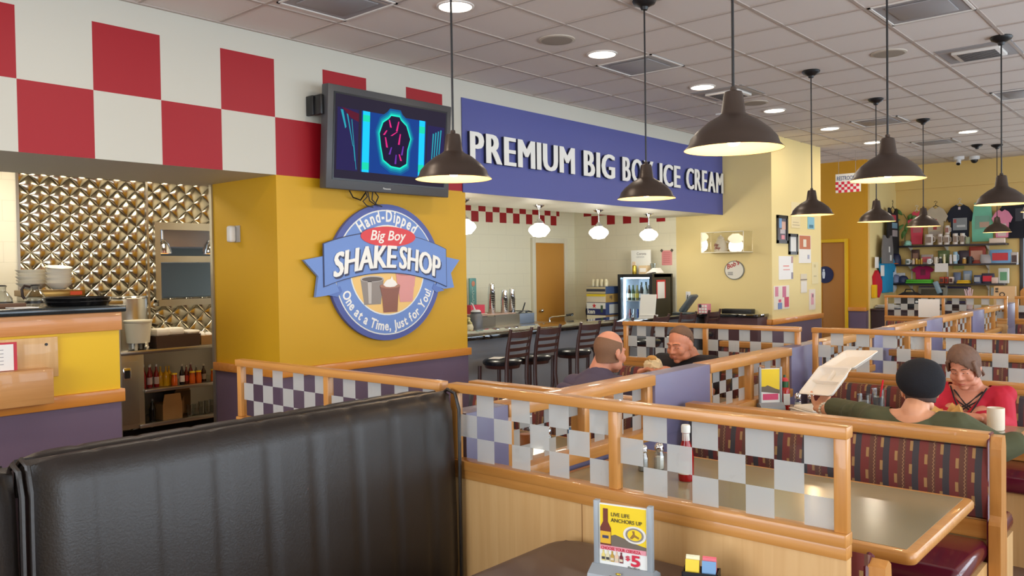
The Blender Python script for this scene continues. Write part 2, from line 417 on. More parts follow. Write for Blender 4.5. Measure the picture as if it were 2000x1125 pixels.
struct('wall_kitchen', wk, QM)
struct('wall_kitchen_tile', box(-9.0, -8.895, -3.5, 2.93, 0, 3.1), block_mat('kitchen_tile', (240, 232, 208), 1))
struct('trim_7', MB().box(-8.9, -8.885, 2.92, 2.945, 0, 3.1).box(-8.9, -8.885, 4.19, 4.215, 0, 3.1), STEEL)
struct('trim_8', MB().box(-8.93, -8.86, 4.27, 4.33, 1.36, 2.24).box(-8.93, -8.86, 4.33, 5.25, 2.16, 2.24).box(-8.93, -8.80, 4.27, 5.25, 1.32, 1.39).box(-8.92, -8.87, 4.33, 5.25, 1.80, 1.87), STEEL)
struct('wall_cookline', box(-10.0, -9.9, 3.6, 6.4, 0, 3.1), mat('cookline_grey', (120, 124, 126), .5))
struct('wall_cookline_hood', box(-9.9, -9.35, 3.9, 6.4, 1.99, 2.6), mat('hood_steel', (176, 164, 158), .45, .6))
struct('ceiling_cookline', box(-10, -9, 3.6, 6.4, 3.1, 3.2), WHITE)
# unseen area lamps without fixtures light the kitchen and the cook line
def ceiling_lamp(name, x, y, z, p, c, s=.5):
    o = area(name, (x, y, z), (0, 0, 0), s, s, p, c)
ceiling_lamp('kitchen_light', -7.9, 2.6, 2.98, 28, (1, .90, .72), .6)
ceiling_lamp('kitchen_light', -7.9, 4.3, 2.98, 32, (1, .86, .62), .6)
ceiling_lamp('cookline_light', -9.5, 4.8, 3.08, 18, (1, .9, .8), .4)
# ================================================================ booths
FROST = None
def pane_mat():
    k = N('frosted_checker_glass')
    uv = k.n('ShaderNodeUVMap'); q = k.n('ShaderNodeSeparateXYZ'); k.l(uv.outputs[0], q.inputs[0])
    i = k.math('FLOOR', q.outputs[0]); j = k.math('FLOOR', q.outputs[1])
    par = k.math('MODULO', k.math('ADD', k.math('ADD', i, j), 100), 2); par = k.math('GREATER_THAN', par, .5)
    tr = k.n('ShaderNodeBsdfTransparent'); tr.inputs[0].default_value = (.94, .96, .955, 1)
    gl = k.n('ShaderNodeBsdfGlossy'); gl.inputs['Roughness'].default_value = .02
    fz = k.n('ShaderNodeFresnel'); fz.inputs[0].default_value = 1.3
    clear = k.n('ShaderNodeMixShader'); k.l(fz.outputs[0], clear.inputs[0]); k.l(tr.outputs[0], clear.inputs[1]); k.l(gl.outputs[0], clear.inputs[2])
    t = k.n('ShaderNodeTexCoord'); nz = k.n('ShaderNodeTexNoise'); nz.inputs['Scale'].default_value = 14; nz.inputs['Detail'].default_value = 5; k.l(t.outputs['Object'], nz.inputs['Vector'])
    sm = k.math('MULTIPLY', k.math('GREATER_THAN', nz.outputs['Fac'], .66), .10)
    cc = k.mix(sm, (.56, .58, .57, 1), (.36, .35, .35, 1))
    df = k.n('ShaderNodeBsdfDiffuse'); tl = k.n('ShaderNodeBsdfTranslucent'); k.l(cc, df.inputs[0]); k.l(cc, tl.inputs[0])
    fr = k.n('ShaderNodeMixShader'); fr.inputs[0].default_value = .5; k.l(df.outputs[0], fr.inputs[1]); k.l(tl.outputs[0], fr.inputs[2])
    fr2 = k.n('ShaderNodeMixShader'); fr2.inputs[0].default_value = .12; k.l(fr.outputs[0], fr2.inputs[1]); k.l(tr.outputs[0], fr2.inputs[2])
    ms = k.n('ShaderNodeMixShader'); k.l(par, ms.inputs[0]); k.l(clear.outputs[0], ms.inputs[1]); k.l(fr2.outputs[0], ms.inputs[2])
    k.l(ms.outputs[0], k.out.inputs[0]); return k.m
FROST = pane_mat()
def pane(name, parent, x0, x1, z0, z1, y, nx, nz, axis='x', phase=0):
    """single sheet of glass with its own UVs counted in squares"""
    me = bpy.data.meshes.new(name); th = .004
    bm = bmesh.new(); uvl = bm.loops.layers.uv.new('UVMap')
    def P(a, d, z): return (a, y+d, z) if axis == 'x' else (y+d, a, z)
    for d in (0,):
        vs = [bm.verts.new(P(a, d, z)) for a, z in ((x0, z0), (x1, z0), (x1, z1), (x0, z1))]
        f = bm.faces.new(vs)
        for lp, (u, v) in zip(f.loops, ((0, 0), (nx, 0), (nx, nz), (0, nz))): lp[uvl].uv = (u+phase+.0001, v+.0001)
    bm.to_mesh(me); bm.free(); me.materials.append(FROST)
    o = bpy.data.objects.new(name, me); col.objects.link(o); o.parent = parent
    return o
# burgundy striped booth fabric
def fabric_mat(ax=0):
    k = N('striped_fabric'); q, _ = k.xyz(); x, z = q[ax], q[2]
    per = .124
    f = k.math('FRACT', k.math('DIVIDE', k.math('ADD', x, 10), per))
    st = k.n('ShaderNodeValToRGB'); st.color_ramp.interpolation = 'CONSTANT'; e = st.color_ramp.elements
    e[0].position = 0; e[0].color = lin((122, 54, 50)); e[1].position = .30; e[1].color = lin((104, 66, 52))
    for p_, c_ in ((.56, (110, 54, 50)), (.78, (66, 62, 66))):
        n = e.new(p_); n.color = lin(c_)
    k.l(f, st.inputs[0])
    colr = st.outputs[0]
    def dash(pos, wd, zoff, zper, zl, c, src):
        d = k.math('LESS_THAN', k.math('ABSOLUTE', k.math('SUBTRACT', f, pos)), wd)
        zz = k.math('LESS_THAN', k.math('FRACT', k.math('DIVIDE', k.math('ADD', z, zoff+10), zper)), zl)
        return k.mix(k.math('MULTIPLY', d, zz), src, lin(c))
    colr = dash(.24, .05, .02, .10, .42, (170, 132, 84), colr)
    colr = dash(.74, .05, .07, .10, .42, (170, 132, 84), colr)
    zig = k.math('MULTIPLY', k.math('ABSOLUTE', k.math('SUBTRACT', k.math('FRACT', k.math('DIVIDE', k.math('ADD', z, 10), .016)), .5)), .10)
    d2 = k.math('LESS_THAN', k.math('ABSOLUTE', k.math('SUBTRACT', k.math('SUBTRACT', f, .46), zig)), .014)
    colr = k.mix(d2, colr, lin((168, 130, 92)))
    nz = k.n('ShaderNodeTexNoise'); nz.inputs['Scale'].default_value = 400
    k.l(colr, k.b.inputs['Base Color']); k.b.inputs['Roughness'].default_value = .75
    return k.m
FAB = fabric_mat()
BURG = mat('burgundy_vinyl', (92, 22, 38), .22, coat=.3)
LEATHER = mat('black_vinyl', (31, 23, 18), .40, coat=.0, bump=.08, bscale=160)
DPURP = mat('divider_purple', (112, 106, 134), .42)
def glass_partition(x0, x1, y, label, base=True, group='glass partitions across the booth rows', zb=.94):
    """tall booth partition: oak frame with two checkered panes over a panel; local origin at (x0, y, 0)"""
    L = x1-x0; t = thing('glass_partition', label, 'partition', (x0, y, 0), 0, group)
    MB().box(-.003, L+.003, -.022, .028, 1.195, 1.229, .004).build('top_rail', WX, t)
    for a in (.0, L/2-.018, L-.036): MB().box(a, a+.036, -.013, .019, zb, 1.196, .003).build('post', WZ, t)
    MB().box(0, L, -.024, .030, zb-.036, zb, .004).box(0, L, -.019, .025, zb-.07, zb-.034, .003).build('bottom_rail', WX, t)
    for a, c in ((.036, L/2-.018), (L/2+.018, L-.036)): pane('glass_pane', t, a, c, zb, 1.196, .005, 8, 3)
    if base:
        MB().box(.002, L-.002, -.013, .022, .0, zb-.06).build('panel', MAPLE, t, smooth=False)
        MB().box(.62, .623, -.0142, -.013, .02, zb-.07).build('panel_seam', mat('seam_dark', (150, 104, 56), .6), t, smooth=False)
    return t
def back_profile(h0, h1, d):
    """upholstered back: gentle bulge"""
    return [(-.0, h0), (-.035, h0+.02), (-.055, h0+.10), (-.06, (h0+h1)/2), (-.05, h1-.08), (-.03, h1-.01), (0, h1)]
def bench(parent, L, side, h1=.885, seat=True):
    """one upholstered side; side=-1 faces -Y, +1 faces +Y (local, back plane at y=0)"""
    b = MB(); pr = back_profile(.56, h1, 0)
    b.prism([(-side*a if side > 0 else a, z) for a, z in pr] if side < 0 else [(-a, z) for a, z in pr], .02, L-.045, 'yz')
    b.build('backrest', FAB, parent)
    if seat:
        s = MB(); y0, y1 = (.02, .52) if side > 0 else (-.52, -.02)
        s.box(.02, L-.05, y0, y1, .40, .49, .035, 3); s.build('seat_cushion', BURG, parent)
        MB().box(.03, L-.05, min(y0, y1)+.04, max(y0, y1)-.04, .0, .40).build('seat_base', MAPLE, parent, smooth=False)
        MB().box(.02, L-.045, (.0 if side > 0 else -.03), (.03 if side > 0 else 0), .49, .565).build('back_rail', WX, parent)
def end_panel(parent, x, both=True, h=.93, side=1):
    b = MB()
    if both: poly = [(-.065, 0), (-.065, .56), (-.05, .60), (-.05, h-.05), (-.03, h), (.03, h), (.05, h-.05), (.05, .60), (.065, .56), (.065, 0)]
    else: poly = [(0, 0), (0, h), (side*.045, h), (side*.06, h-.06), (side*.10, .52), (side*.52, .42), (side*.52, 0)]
    b.prism(poly, x-.045, x, 'yz'); b.build('end_panel', WZ, parent, smooth=False)
def low_bench(x0, x1, y, label, group='low booth benches with oak caps'):
    L = x1-x0; t = thing('booth_bench', label, 'bench', (x0, y, 0), 0, group)
    MB().box(-.0, L-.045, -.045, .045, .885, .938, .005).build('cap_rail', WX, t)
    MB().box(.02, L-.045, -.018, .018, .0, .89).build('core_panel', MAPLE, t, smooth=False)
    for s in (-1, 1): bench(t, L, s)
    end_panel(t, L)
    MB().tube([(L-.048, -.052, .0), (L-.048, -.052, .9), (L-.048, -.03, .935), (L-.048, .03, .935), (L-.048, .052, .9), (L-.048, .052, 0)], .006, 6).build('piping', BURG, t)
    return t
def wall_bench(x0, x1, y, side, label, group='booth benches fixed to the glass partitions'):
    L = x1-x0; t = thing('booth_bench', label, 'bench', (x0, y, 0), 0, group)
    bench(t, L, side, .87)
    b = MB(); p = [(0, 0), (0, .84), (side*.03, .855), (side*.052, .84), (side*.085, .52), (side*.5, .42), (side*.5, 0)]
    b.prism(p, L-.045, L, 'yz'); b.build('end_panel', WZ, t, smooth=False)
    MB().tube([(L-.05, side*.004, 0), (L-.05, side*.004, .835), (L-.05, side*.03, .862), (L-.05, side*.05, .85)], .008, 6).build('piping', BURG, t)
    return t
A_ = glass_partition(-2.268, -.771, 2.25, 'nearest oak and checkered glass partition, above the maple panel and dark foreground table')
B_ = glass_partition(-3.80, -2.32, 2.25, 'oak and checkered glass partition just behind the black bench, in front of the yellow pillar')
C_ = glass_partition(-3.76, -2.29, 5.72, 'oak and checkered glass partition behind the man in the black shirt')
D_ = glass_partition(-2.20, -.72, 5.72, 'oak and checkered glass partition behind the woman in the red top')
E_ = glass_partition(-3.70, -2.19, 12.3, 'farthest oak and checkered glass partition, white paper taped on it')
E2_ = glass_partition(-2.10, -.62, 12.3, 'far checkered glass partition cut by the right edge of the photo')
wall_bench(-2.2, -.70, 2.32, 1, 'burgundy bench behind the nearest partition, end post beside its lower right corner')
wall_bench(-3.78, -2.37, 2.32, 1, 'burgundy bench on the far side of the partition behind the black bench')
low_bench(-2.20, -.72, 3.97, 'striped burgundy bench behind which the woman in the black beret sits')
low_bench(-3.77, -2.37, 3.93, 'striped burgundy bench behind the bald man in the purple shirt')
wall_bench(-2.2, -.72, 5.66, -1, 'striped burgundy bench under the woman in the red top')
wall_bench(-3.78, -2.37, 5.66, -1, 'striped burgundy bench under the man in the black shirt')
wall_bench(-2.2, -.72, 5.80, 1, 'striped bench on the far side of the partition behind the red top woman')
wall_bench(-3.78, -2.37, 5.80, 1, 'striped bench on the far side of the partition behind the black shirt man')
low_bench(-3.77, -2.37, 7.45, 'low striped bench seen through the checkered glass right of the black shirt man')
low_bench(-2.20, -.72, 7.45, 'low striped bench seen through the glass behind the red top woman')
low_bench(-3.50, -2.37, 9.65, 'low striped bench in front of the farthest left partition, beside the ochre wall')
low_bench(-2.20, -.72, 9.65, 'low striped bench in front of the far right partition, at the photo edge')
wall_bench(-3.68, -2.37, 12.24, -1, 'striped bench below the farthest partition with the white paper')
wall_bench(-2.1, -.62, 12.24, -1, 'striped bench under the far right partition')
# ---- long divider between the two booth rows
dv = thing('booth_divider', 'long low divider running away between the two booth rows, purple panels and checkered windows', 'divider', (-2.25, 2.3, 0))
MB().box(-2.352, -2.252, 2.30, 13.4, .0, .78).build('lower_panel', DPURP, dv, smooth=False, world=True)
pil = [(2.30, 2.55), (3.70, 4.30), (5.46, 6.02), (7.18, 7.74), (8.75, 9.35), (10.67, 11.26), (12.62, 13.4)]
for a, c in pil:
    MB().box(-2.355, -2.245, a, c, .78, 1.105, .004).build('purple_panel', DPURP, dv, world=True)
for (a0, a), (c, c0) in zip(pil, pil[1:]):
    MB().box(-2.36, -2.24, a, c, 1.052, 1.107, .005).build('top_rail', WY, dv, world=True)
    MB().box(-2.36, -2.235, a, c, .775, .83, .005).build('bottom_rail', WY, dv, world=True)
    m_ = (a+c)/2
    for q_ in (a, m_-.025, c-.05): MB().box(-2.34, -2.26, q_, q_+.05, .825, 1.055, .003).build('post', WZ, dv, world=True)
    for u, v in ((a+.05, m_-.025), (m_+.025, c-.05)):
        p_ = pane('glass_pane', dv, u-2.3, v-2.3, .83, 1.053, -.05, 6, 3, 'y')
# ---- black benches
def black_bench(y0, y1, label, top=1.21):
    t = thing('booth_bench', label, 'bench', (-2.25, y0, 0), 0, 'black vinyl benches')
    n = round((y1-y0)/.155); L = y1-y0
    def shell(x_face, x_back, nm, h):
        b = MB(); seams = MB(); rings = []
        NY = n*8
        for i in range(NY+1):
            u = i/NY; y = y0 + .004 + (L-.008)*u
            ph = (u*n) % 1; d = min(ph, 1-ph)
            puff = .0065*(1-math.exp(-(d/.07)**2)) - .003
            e = min(u, 1-u)*L; edge = -.035*math.exp(-(e/.05)**2)
            o = puff+edge; dd = 1 if x_face > x_back else -1
            ez = -.018*math.exp(-(e/.05)**2)
            pts = [(x_back, .30), (x_back, h-.05), (x_back+dd*.02, h-.006), (x_back+dd*.05, h+ez+puff*.6), (x_face-dd*.035+dd*o*.5, h-.004+ez+puff*.6), (x_face-dd*.012+dd*o, h-.03+ez), (x_face+dd*o, h-.08), (x_face+dd*(o+.012), h-.30), (x_face+dd*(o+.018), .75), (x_face+dd*(o+.02), .55), (x_face+dd*(o), .42), (x_face-dd*.04, .30)]
            rings.append([(px, y, pz) for px, pz in pts])
        b.loft(rings); return b.build(nm, LEATHER, t, world=True, ang=60)
    shell(-2.185, -2.285, 'backrest', top); shell(-2.395, -2.292, 'backrest', top-.004)
    s = MB().box(-2.22, -1.72, y0+.01, y1-.01, .38, .49, .04, 3); s.build('seat_cushion', LEATHER, t, world=True)
    MB().box(-2.38, -1.78, y0+.02, y1-.02, 0, .39).build('seat_base', mat('kick_dark', (40, 34, 32), .6), t, smooth=False, world=True)
    for yy in (y0, y1):
        MB().tube([(-2.19, yy, .42), (-2.19, yy, top-.07), (-2.21, yy, top-.012), (-2.25, yy, top+.0), (-2.28, yy, top-.02), (-2.29, yy, top-.1)], .007, 6).build('piping', LEATHER, t, world=True)
    return t
black_bench(.735, 2.205, 'long black channel-tufted vinyl bench filling the lower left foreground')
black_bench(-.80, .715, 'black vinyl bench cut by the left photo edge, beside the long tufted one', 1.20)
# ---- tables
OLIVE = mat('laminate_olive', (150, 138, 108), .16, var=.18, vscale=2.5)
BROWN = mat('laminate_brown', (92, 72, 62), .35)
def booth_table(x0, x1, y0, y1, label, top=OLIVE, edge=None, z=.76, group='booth tables', rnd=.03):
    edge = edge or WX
    t = thing('booth_table', label, 'table', ((x0+x1)/2, (y0+y1)/2, 0), 0, group)
    MB().box(x0+.035, x1-.035, y0+.035, y1-.035, z-.03, z+.001).build('tabletop', top, t, world=True, smooth=False)
    def rr(i, r):
        a, b_, c, d = x0+i, x1-i, y0+i, y1-i; out = []
        for (cx, cy, s) in ((b_-r, d-r, 0), (a+r, d-r, 90), (a+r, c+r, 180), (b_-r, c+r, 270)):
            for k in range(5): out.append((cx+r*cos(R_(s+22.5*k)), cy+r*sin(R_(s+22.5*k))))
        return out
    b = MB(); rings = []
    for ins, zz in ((.036, z-.04), (.006, z-.04), (0, z-.03), (0, z-.012), (.006, z-.002), (.014, z), (.036, z)):
        rings.append([(px, py, zz) for px, py in rr(ins, rnd if ins < .03 else rnd*.6)])
    b.loft(rings, cap=False); b.build('edge_band', edge, t, world=True)
    cx, cy = (x0+x1)/2, (y0+y1)/2
    MB().cyl((cx, cy, .03), (cx, cy, z-.03), .04).build('pedestal', BLACK, t, world=True)
    MB().box(cx-.3, cx+.3, cy-.04, cy+.04, 0, .035, .01).box(cx-.04, cx+.04, cy-.25, cy+.25, 0, .035, .01).build('foot', BLACK, t, world=True)
    return t
T1 = booth_table(-2.235, -.735, 2.73, 3.535, 'olive topped oak-edged table with the ketchup bottle, behind the nearest partition')
booth_table(-3.72, -2.37, 2.73, 3.535, 'olive table left of the divider, seen through the nearest partition')
booth_table(-2.235, -.80, 4.47, 5.25, 'olive table where the two women eat')
booth_table(-3.72, -2.37, 4.47, 5.25, 'olive table between the two men')
booth_table(-2.235, -.80, 6.20, 6.98, 'empty booth table right behind the red top woman')
booth_table(-3.72, -2.37, 6.20, 6.98, 'empty booth table behind the man in black')
booth_table(-2.235, -.80, 8.2, 8.95, 'far olive table on the right side of the divider')
booth_table(-3.62, -2.37, 10.5, 11.5, 'far olive table below the farthest left partition')
booth_table(-2.1, -.70, 10.5, 11.5, 'far olive table right of the divider, near the paper bag')
booth_table(-1.70, -.35, 1.33, 2.205, 'dark brown foreground table with rounded corner under the nearest partition', BROWN, BROWN, .76, None, .09)
# ================================================================ ceiling fixtures and lamps
BRONZE = mat('lamp_bronze', (70, 57, 49), .38, .35)
WARMIN = mat('lamp_inside', (250, 218, 160), .5)
BULB = mat('warm_bulb', (255, 240, 210), .4, em=(255, 222, 160), es=12)
def point(name, loc, p, c, r=.03, parent=None):
    l = bpy.data.lights.new(name, 'POINT'); l.energy = p; l.color = c; l.shadow_soft_size = r
    o = bpy.data.objects.new(name, l); col.objects.link(o); o.location = loc
    if parent: o.parent = parent
    return o
def pendant(x, y, label, cord=True, zb=2.15, scale=1.0):
    t = thing('pendant_lamp', label, 'lamp', (x, y, CEIL), 0, 'bronze warehouse pendant lamps')
    MB().lathe([(.001, -.075), (.022, -.07), (.03, -.05), (.075, -.028), (.085, -.008), (.08, 0), (.001, 0)], seg=24).build('canopy', BLACK, t)
    if not cord: return t
    h = zb-CEIL
    MB().cyl((0, 0, h+.25), (0, 0, -.06), .006, seg=8).build('cord', BLACK, t)
    MB().lathe([(.001, .262), (.012, .26), (.014, .245), (.036, .238), (.040, .225), (.050, .150), (.062, .138), (.10, .118), (.150, .078), (.178, .045), (.186, .020), (.205, .0), (.204, -.001)], (0, 0, h), 40, cap=False).build('shade', BRONZE, t)
    MB().lathe([(.2035, .0005), (.184, .020), (.174, .044), (.147, .076), (.098, .114), (.05, .134), (.001, .136)], (0, 0, h), 40, cap=False).build('shade_lining', WARMIN, t)
    MB().lathe([(.001, .012), (.018, .016), (.032, .034), (.034, .055), (.024, .08), (.018, .10), (.018, .13), (.001, .13)], (0, 0, h), 16).build('bulb', BULB, t)
    point('lamp_light', (0, 0, h-.015), 6, (1, .72, .42), .035, t)
    return t
for x, y, lb in ((-3.14, 3.15, 'bronze pendant lamp hanging in front of the television\'s lower right corner'),
                 (-3.12, 5.05, 'bronze pendant lamp hanging over the words BIG BOY on the wall sign'),
                 (-3.07, 7.98, 'bronze pendant lamp hanging in front of the cream pillar with framed notes'),
                 (-3.05, 9.85, 'bronze pendant lamp in front of the dark and grey shirts beside the ochre wall'),
                 (-3.03, 11.68, 'bronze pendant lamp in front of the coral shirt above the shelves'),
                 (-1.57, 3.23, 'largest and nearest bronze pendant lamp, in front of the end of the wall sign'),
                 (-1.50, 5.05, 'bronze pendant lamp hanging beside the restroom sign'),
                 (-1.45, 7.92, 'bronze pendant lamp above the mint green shirt'),
                 (-2.82, 15.06, 'small far bronze pendant lamp in front of the mint shirt\'s lower edge'),
                 (-1.345, 9.35, 'bronze pendant lamp cut off by the right edge of the photo')):
    pendant(x, y, lb)
pendant(-3.05, 14.8, 'bare black ceiling canopy without a lamp, left of the security cameras', cord=False)
LENS = mat('downlight_lens', (255, 250, 240), .4, em=(255, 240, 215), es=9)
TRIMW = mat('trim_white', (222, 216, 208), .5)
def downlight(x, y, label, p=10):
    t = thing('downlight', label, 'ceiling light', (x, y, CEIL), 0, 'round recessed downlights')
    MB().lathe([(.135, -.001), (.133, -.009), (.118, -.011), (.116, -.001)], seg=32, cap=False).build('trim_ring', TRIMW, t)
    MB().lathe([(.117, -.004), (.001, -.006)], seg=32, cap=False).build('lens', LENS, t)
    l = bpy.data.lights.new('downlight_beam', 'AREA'); l.shape = 'DISK'; l.size = .22; l.energy = p; l.color = (1, .86, .68)
    o = bpy.data.objects.new('downlight_beam', l); col.objects.link(o); o.parent = t; o.location = (0, 0, -.014)
for y, lb in ((4.227, 'round recessed downlight above the television'), (6.046, 'round recessed downlight over the start of the blue wall sign'),
              (7.872, 'round recessed downlight next to the vent behind the nearest pendant'), (9.673, 'round recessed downlight above the cream pillar\'s left side'),
              (11.50, 'round recessed downlight just above the cream pillar'), (13.29, 'far round recessed downlight over the restroom corridor')):
    downlight(-4.17, y, lb)
downlight(-2.84, 13.23, 'round recessed downlight near the ceiling over the far booths')
downlight(-4.17, 2.40, 'round recessed downlight left of the picture, above the kitchen counter')
downlight(-4.17, .58, 'round recessed downlight behind the picture edge near the service counter')
GRILLE = mat('speaker_grille', (150, 138, 124), .7)
def speaker(x, y, lb):
    t = thing('ceiling_speaker', lb, 'speaker', (x, y, CEIL), 0, 'round ceiling speakers')
    MB().lathe([(.15, 0), (.148, -.008), (.128, -.012)], seg=32, cap=False).build('rim', mat('speaker_rim', (186, 174, 158), .6), t)
    MB().lathe([(.13, -.011), (.001, -.013)], seg=32, cap=False).build('grille', GRILLE, t)
speaker(-4.177, 5.41, 'round beige ceiling speaker left of the second downlight')
speaker(-2.305, 7.81, 'round beige ceiling speaker above the right pendants')
speaker(-4.14, 9.06, 'round beige ceiling speaker behind the nearest pendant\'s neck')
VENTG = mat('vent_grey', (150, 146, 146), .5); VENTD = mat('vent_dark', (60, 58, 60), .6)
def vent(x, y, lb, kind='plain', w=.59, d=.59):
    t = thing('ceiling_vent', lb, 'vent', (x, y, CEIL), 0, 'square ceiling vents')
    MB().box(-w/2, w/2, -d/2, d/2, -.006, .004).build('face_plate', VENTG, t, smooth=False)
    if kind == 'plain':
        MB().box(-w/2, w/2, -d/2, -d/2+.02, -.013, -.004).box(-w/2, w/2, d/2-.02, d/2, -.013, -.004).box(-w/2, -w/2+.02, -d/2, d/2, -.013, -.004).box(w/2-.02, w/2, -d/2, d/2, -.013, -.004).build('frame', TRIMW, t, smooth=False)
        MB().box(-.2, .2, -.2, .2, -.016, -.007, .004).build('baffle', VENTG, t)
    else:
        MB().box(-.19, .19, -.17, .17, -.03, -.005, .005).build('housing', TRIMW, t)
        b = MB()
        for i in range(7): b.box(-.15, .15, -.14+i*.045, -.12+i*.045, -.034, -.029)
        b.build('louvre', VENTD, t, smooth=False)
    return t
for x, y, kd, lb in ((-4.14, 6.62, 'plain', 'square grey ceiling vent behind the cord of the second pendant'),
                     (-4.12, 8.36, 'louvre', 'louvred ceiling vent beside the silver motion globe'),
                     (-1.72, 6.62, 'plain', 'large square ceiling vent at the top right of the photo'),
                     (-1.70, 8.35, 'louvre', 'louvred ceiling vent with bright slats at the right'),
                     (-3.48, 11.42, 'plain', 'dark square ceiling vent behind two pendant cords'),
                     (-1.72, 10.7, 'plain', 'square ceiling vent at the right photo edge'),
                     (-3.45, 14.0, 'plain', 'far square ceiling vent over the far booths'),
                     (-4.70, 3.60, 'plain', 'square ceiling vent at the top photo edge above the television')):
    vent(x, y, lb, kd)
# hanging globe heat sensor, cameras
t = thing('ceiling_globe', 'small clear and silver globe under the ceiling beside the louvred vent', 'globe', (-4.45, 8.95, CEIL))
MB().cyl((0, 0, -.12), (0, 0, 0), .006).box(-.12, .12, -.008, .008, -.10, -.085).build('bracket', mat('white_metal', (226, 226, 226), .4), t)
MB().ell((0, 0, -.19), (.075, .075, .075)).build('globe', mat('globe_silver', (210, 210, 214), .12, .9), t)
def camera_dome(x, y, lb, tilt):
    t = thing('security_camera', lb, 'camera', (x, y, CEIL), 0, None)
    MB().lathe([(.001, 0), (.085, 0), (.085, -.05), (.07, -.06), (.001, -.062)], seg=24).build('housing', mat('white_metal'), t)
    if tilt: MB().cyl((0, 0, -.06), (.0, -.05, -.13), .035, .04).build('lens_barrel', mat('white_metal'), t); MB().cyl((0, -.05, -.13), (0, -.058, -.142), .03).build('lens', BLACK, t)
    else: MB().ell((0, 0, -.06), (.06, .06, .06)).build('dome', BLACK, t)
camera_dome(-3.62, 16.2, 'white bullet security camera on the far ceiling, left one of the pair', True)
camera_dome(-3.42, 16.4, 'white dome security camera on the far ceiling, right one of the pair', False)
# schoolhouse lamps
OPAL = mat('opal_glass', (255, 252, 244), .3, em=(255, 246, 226), es=7)
def schoolhouse(x, y, lb):
    K = .86
    t = thing('schoolhouse_lamp', lb, 'lamp', (x, y, 2.4405), 0, 'white schoolhouse lamps over the bar')
    MB().lathe([(.001, 0), (.085, 0), (.082, -.012), (.05, -.028), (.02, -.05), (.011, -.06), (.011, -.19), (.03, -.20), (.034, -.22), (.06, -.232), (.064, -.262), (.001, -.262)], seg=24).build('stem', CHROME, t)
    MB().lathe([(.062, -.255), (.075, -.272), (.125, -.300), (.150, -.335), (.152, -.362), (.132, -.392), (.110, -.412), (.092, -.438), (.001, -.452)], seg=32, cap=False).build('globe', OPAL, t)
    point('schoolhouse_light', (0, 0, -.50), 17, (1, .93, .78), .12, t)
    t.scale = (K, K, K)
for y, lb in ((6.50, 'white schoolhouse lamp over the bar, half hidden by the yellow pillar'), (7.80, 'white schoolhouse lamp hanging left of the door behind the bar'),
              (9.05, 'white schoolhouse lamp over the bar between the door and the drinks fridge'), (10.30, 'white schoolhouse lamp above the drinks fridge')):
    schoolhouse(-6.33, y, lb)
# ================================================================ wall sign
SBLUE = mat('sign_blue', (78, 84, 150), .5); SWHITE = mat('sign_white', (232, 232, 226), .4); LSIDE = mat('letter_edge', (44, 46, 62), .5)
ws = thing('wall_sign', 'long blue wall sign reading PREMIUM BIG BOY ICE CREAM in raised white letters', 'sign', (-5.71, 8.7, 2.44))
MB().box(-5.712, -5.700, 5.845, 11.355, 2.432, 3.36).build('backing_panel', SBLUE, ws, smooth=False, world=True)
def letters(txt, y0, y1, z0, z1):
    """raised letters from y0 to y1 on the soffit"""
    sp = [text_mesh(c, 1, .5, 0) if c != ' ' else None for c in txt]
    w_ = [(max(v.co.x for v in m.vertices)-min(v.co.x for v in m.vertices)) if m else .34 for m in sp]
    gap = .17; tot = sum(w_)+gap*(len(txt)-1); acc = 0
    H_ = max(v.co.y for v in sp[0].vertices)
    for m, wd in zip(sp, w_):
        if m:
            mn = min(v.co.x for v in m.vertices); sy = (y1-y0)/tot
            lo = min(v.co.y for v in m.vertices); hi = max(v.co.y for v in m.vertices)
            for side in (0, 1):
                b = MB()
                M = WPX(-5.685 + .019*side, y0+acc*sy, z0) @ Matrix.Diagonal((sy, (z1-z0)/(hi-lo), .028 if not side else .006, 1)) @ Matrix.Translation((-mn, -lo, 0))
                for q_, dx in enumerate((-.045, 0, .045)): b.mesh(m, Matrix.Translation((.0006*q_, dx*sy, 0)) @ M)
                o = b.build('letter' if side else 'letter_return', SWHITE if side else LSIDE, None, smooth=False)
                if side: o.data.transform(world_m(ws).inverted()); o.parent = ws; last = o
                else: o.data.transform(world_m(ws).inverted()); keep = o
            keep.parent = last
        acc += wd+gap
for w_, a_, b_ in (('PREMIUM', 5.935, 7.625), ('BIG', 7.834, 8.44), ('BOY', 8.64, 9.33), ('ICE', 9.52, 10.03), ('CREAM', 10.22, 11.29)):
    letters(w_, a_, b_, 2.743, 3.036)
# ================================================================ television
def flat(b, poly, x, th=.001):
    """thin painted shape on a +X facing surface; poly in (y, z)"""
    b.prism(poly, x, x+th, 'yz'); return b
def ell_poly(cy, cz, ry, rz, n=40, a0=0, a1=360):
    return [(cy+ry*sin(R_(a0+(a1-a0)*i/n)), cz+rz*cos(R_(a0+(a1-a0)*i/n))) for i in range(n + (0 if a1-a0 >= 360 else 1))]
def emit(name, c, s):
    return mat(name, (4, 4, 6), .5, em=c, es=s*1.25, spec=.08)
tv = thing('television', 'flat television on the checkered wall showing a glowing shirt on a hanger', 'television', (-5.71, 4.72, 2.77), 0)
tilt = Matrix.Translation((-5.50, 0, 3.19)) @ Matrix.Rotation(R_(4), 4, 'Y') @ Matrix.Translation((5.50, 0, -3.19))
TVY0, TVY1, TVZ0, TVZ1 = 4.085, 5.475, 2.345, 3.185
def tvbox(*a, bev=0): b = MB(); b.box(*a, bev); b.bm.transform(tilt); return b
tvbox(-5.56, -5.47, TVY0, TVY1, TVZ0, TVZ1, bev=.008).build('casing', mat('tv_grey', (72, 72, 74), .4), tv, world=True)
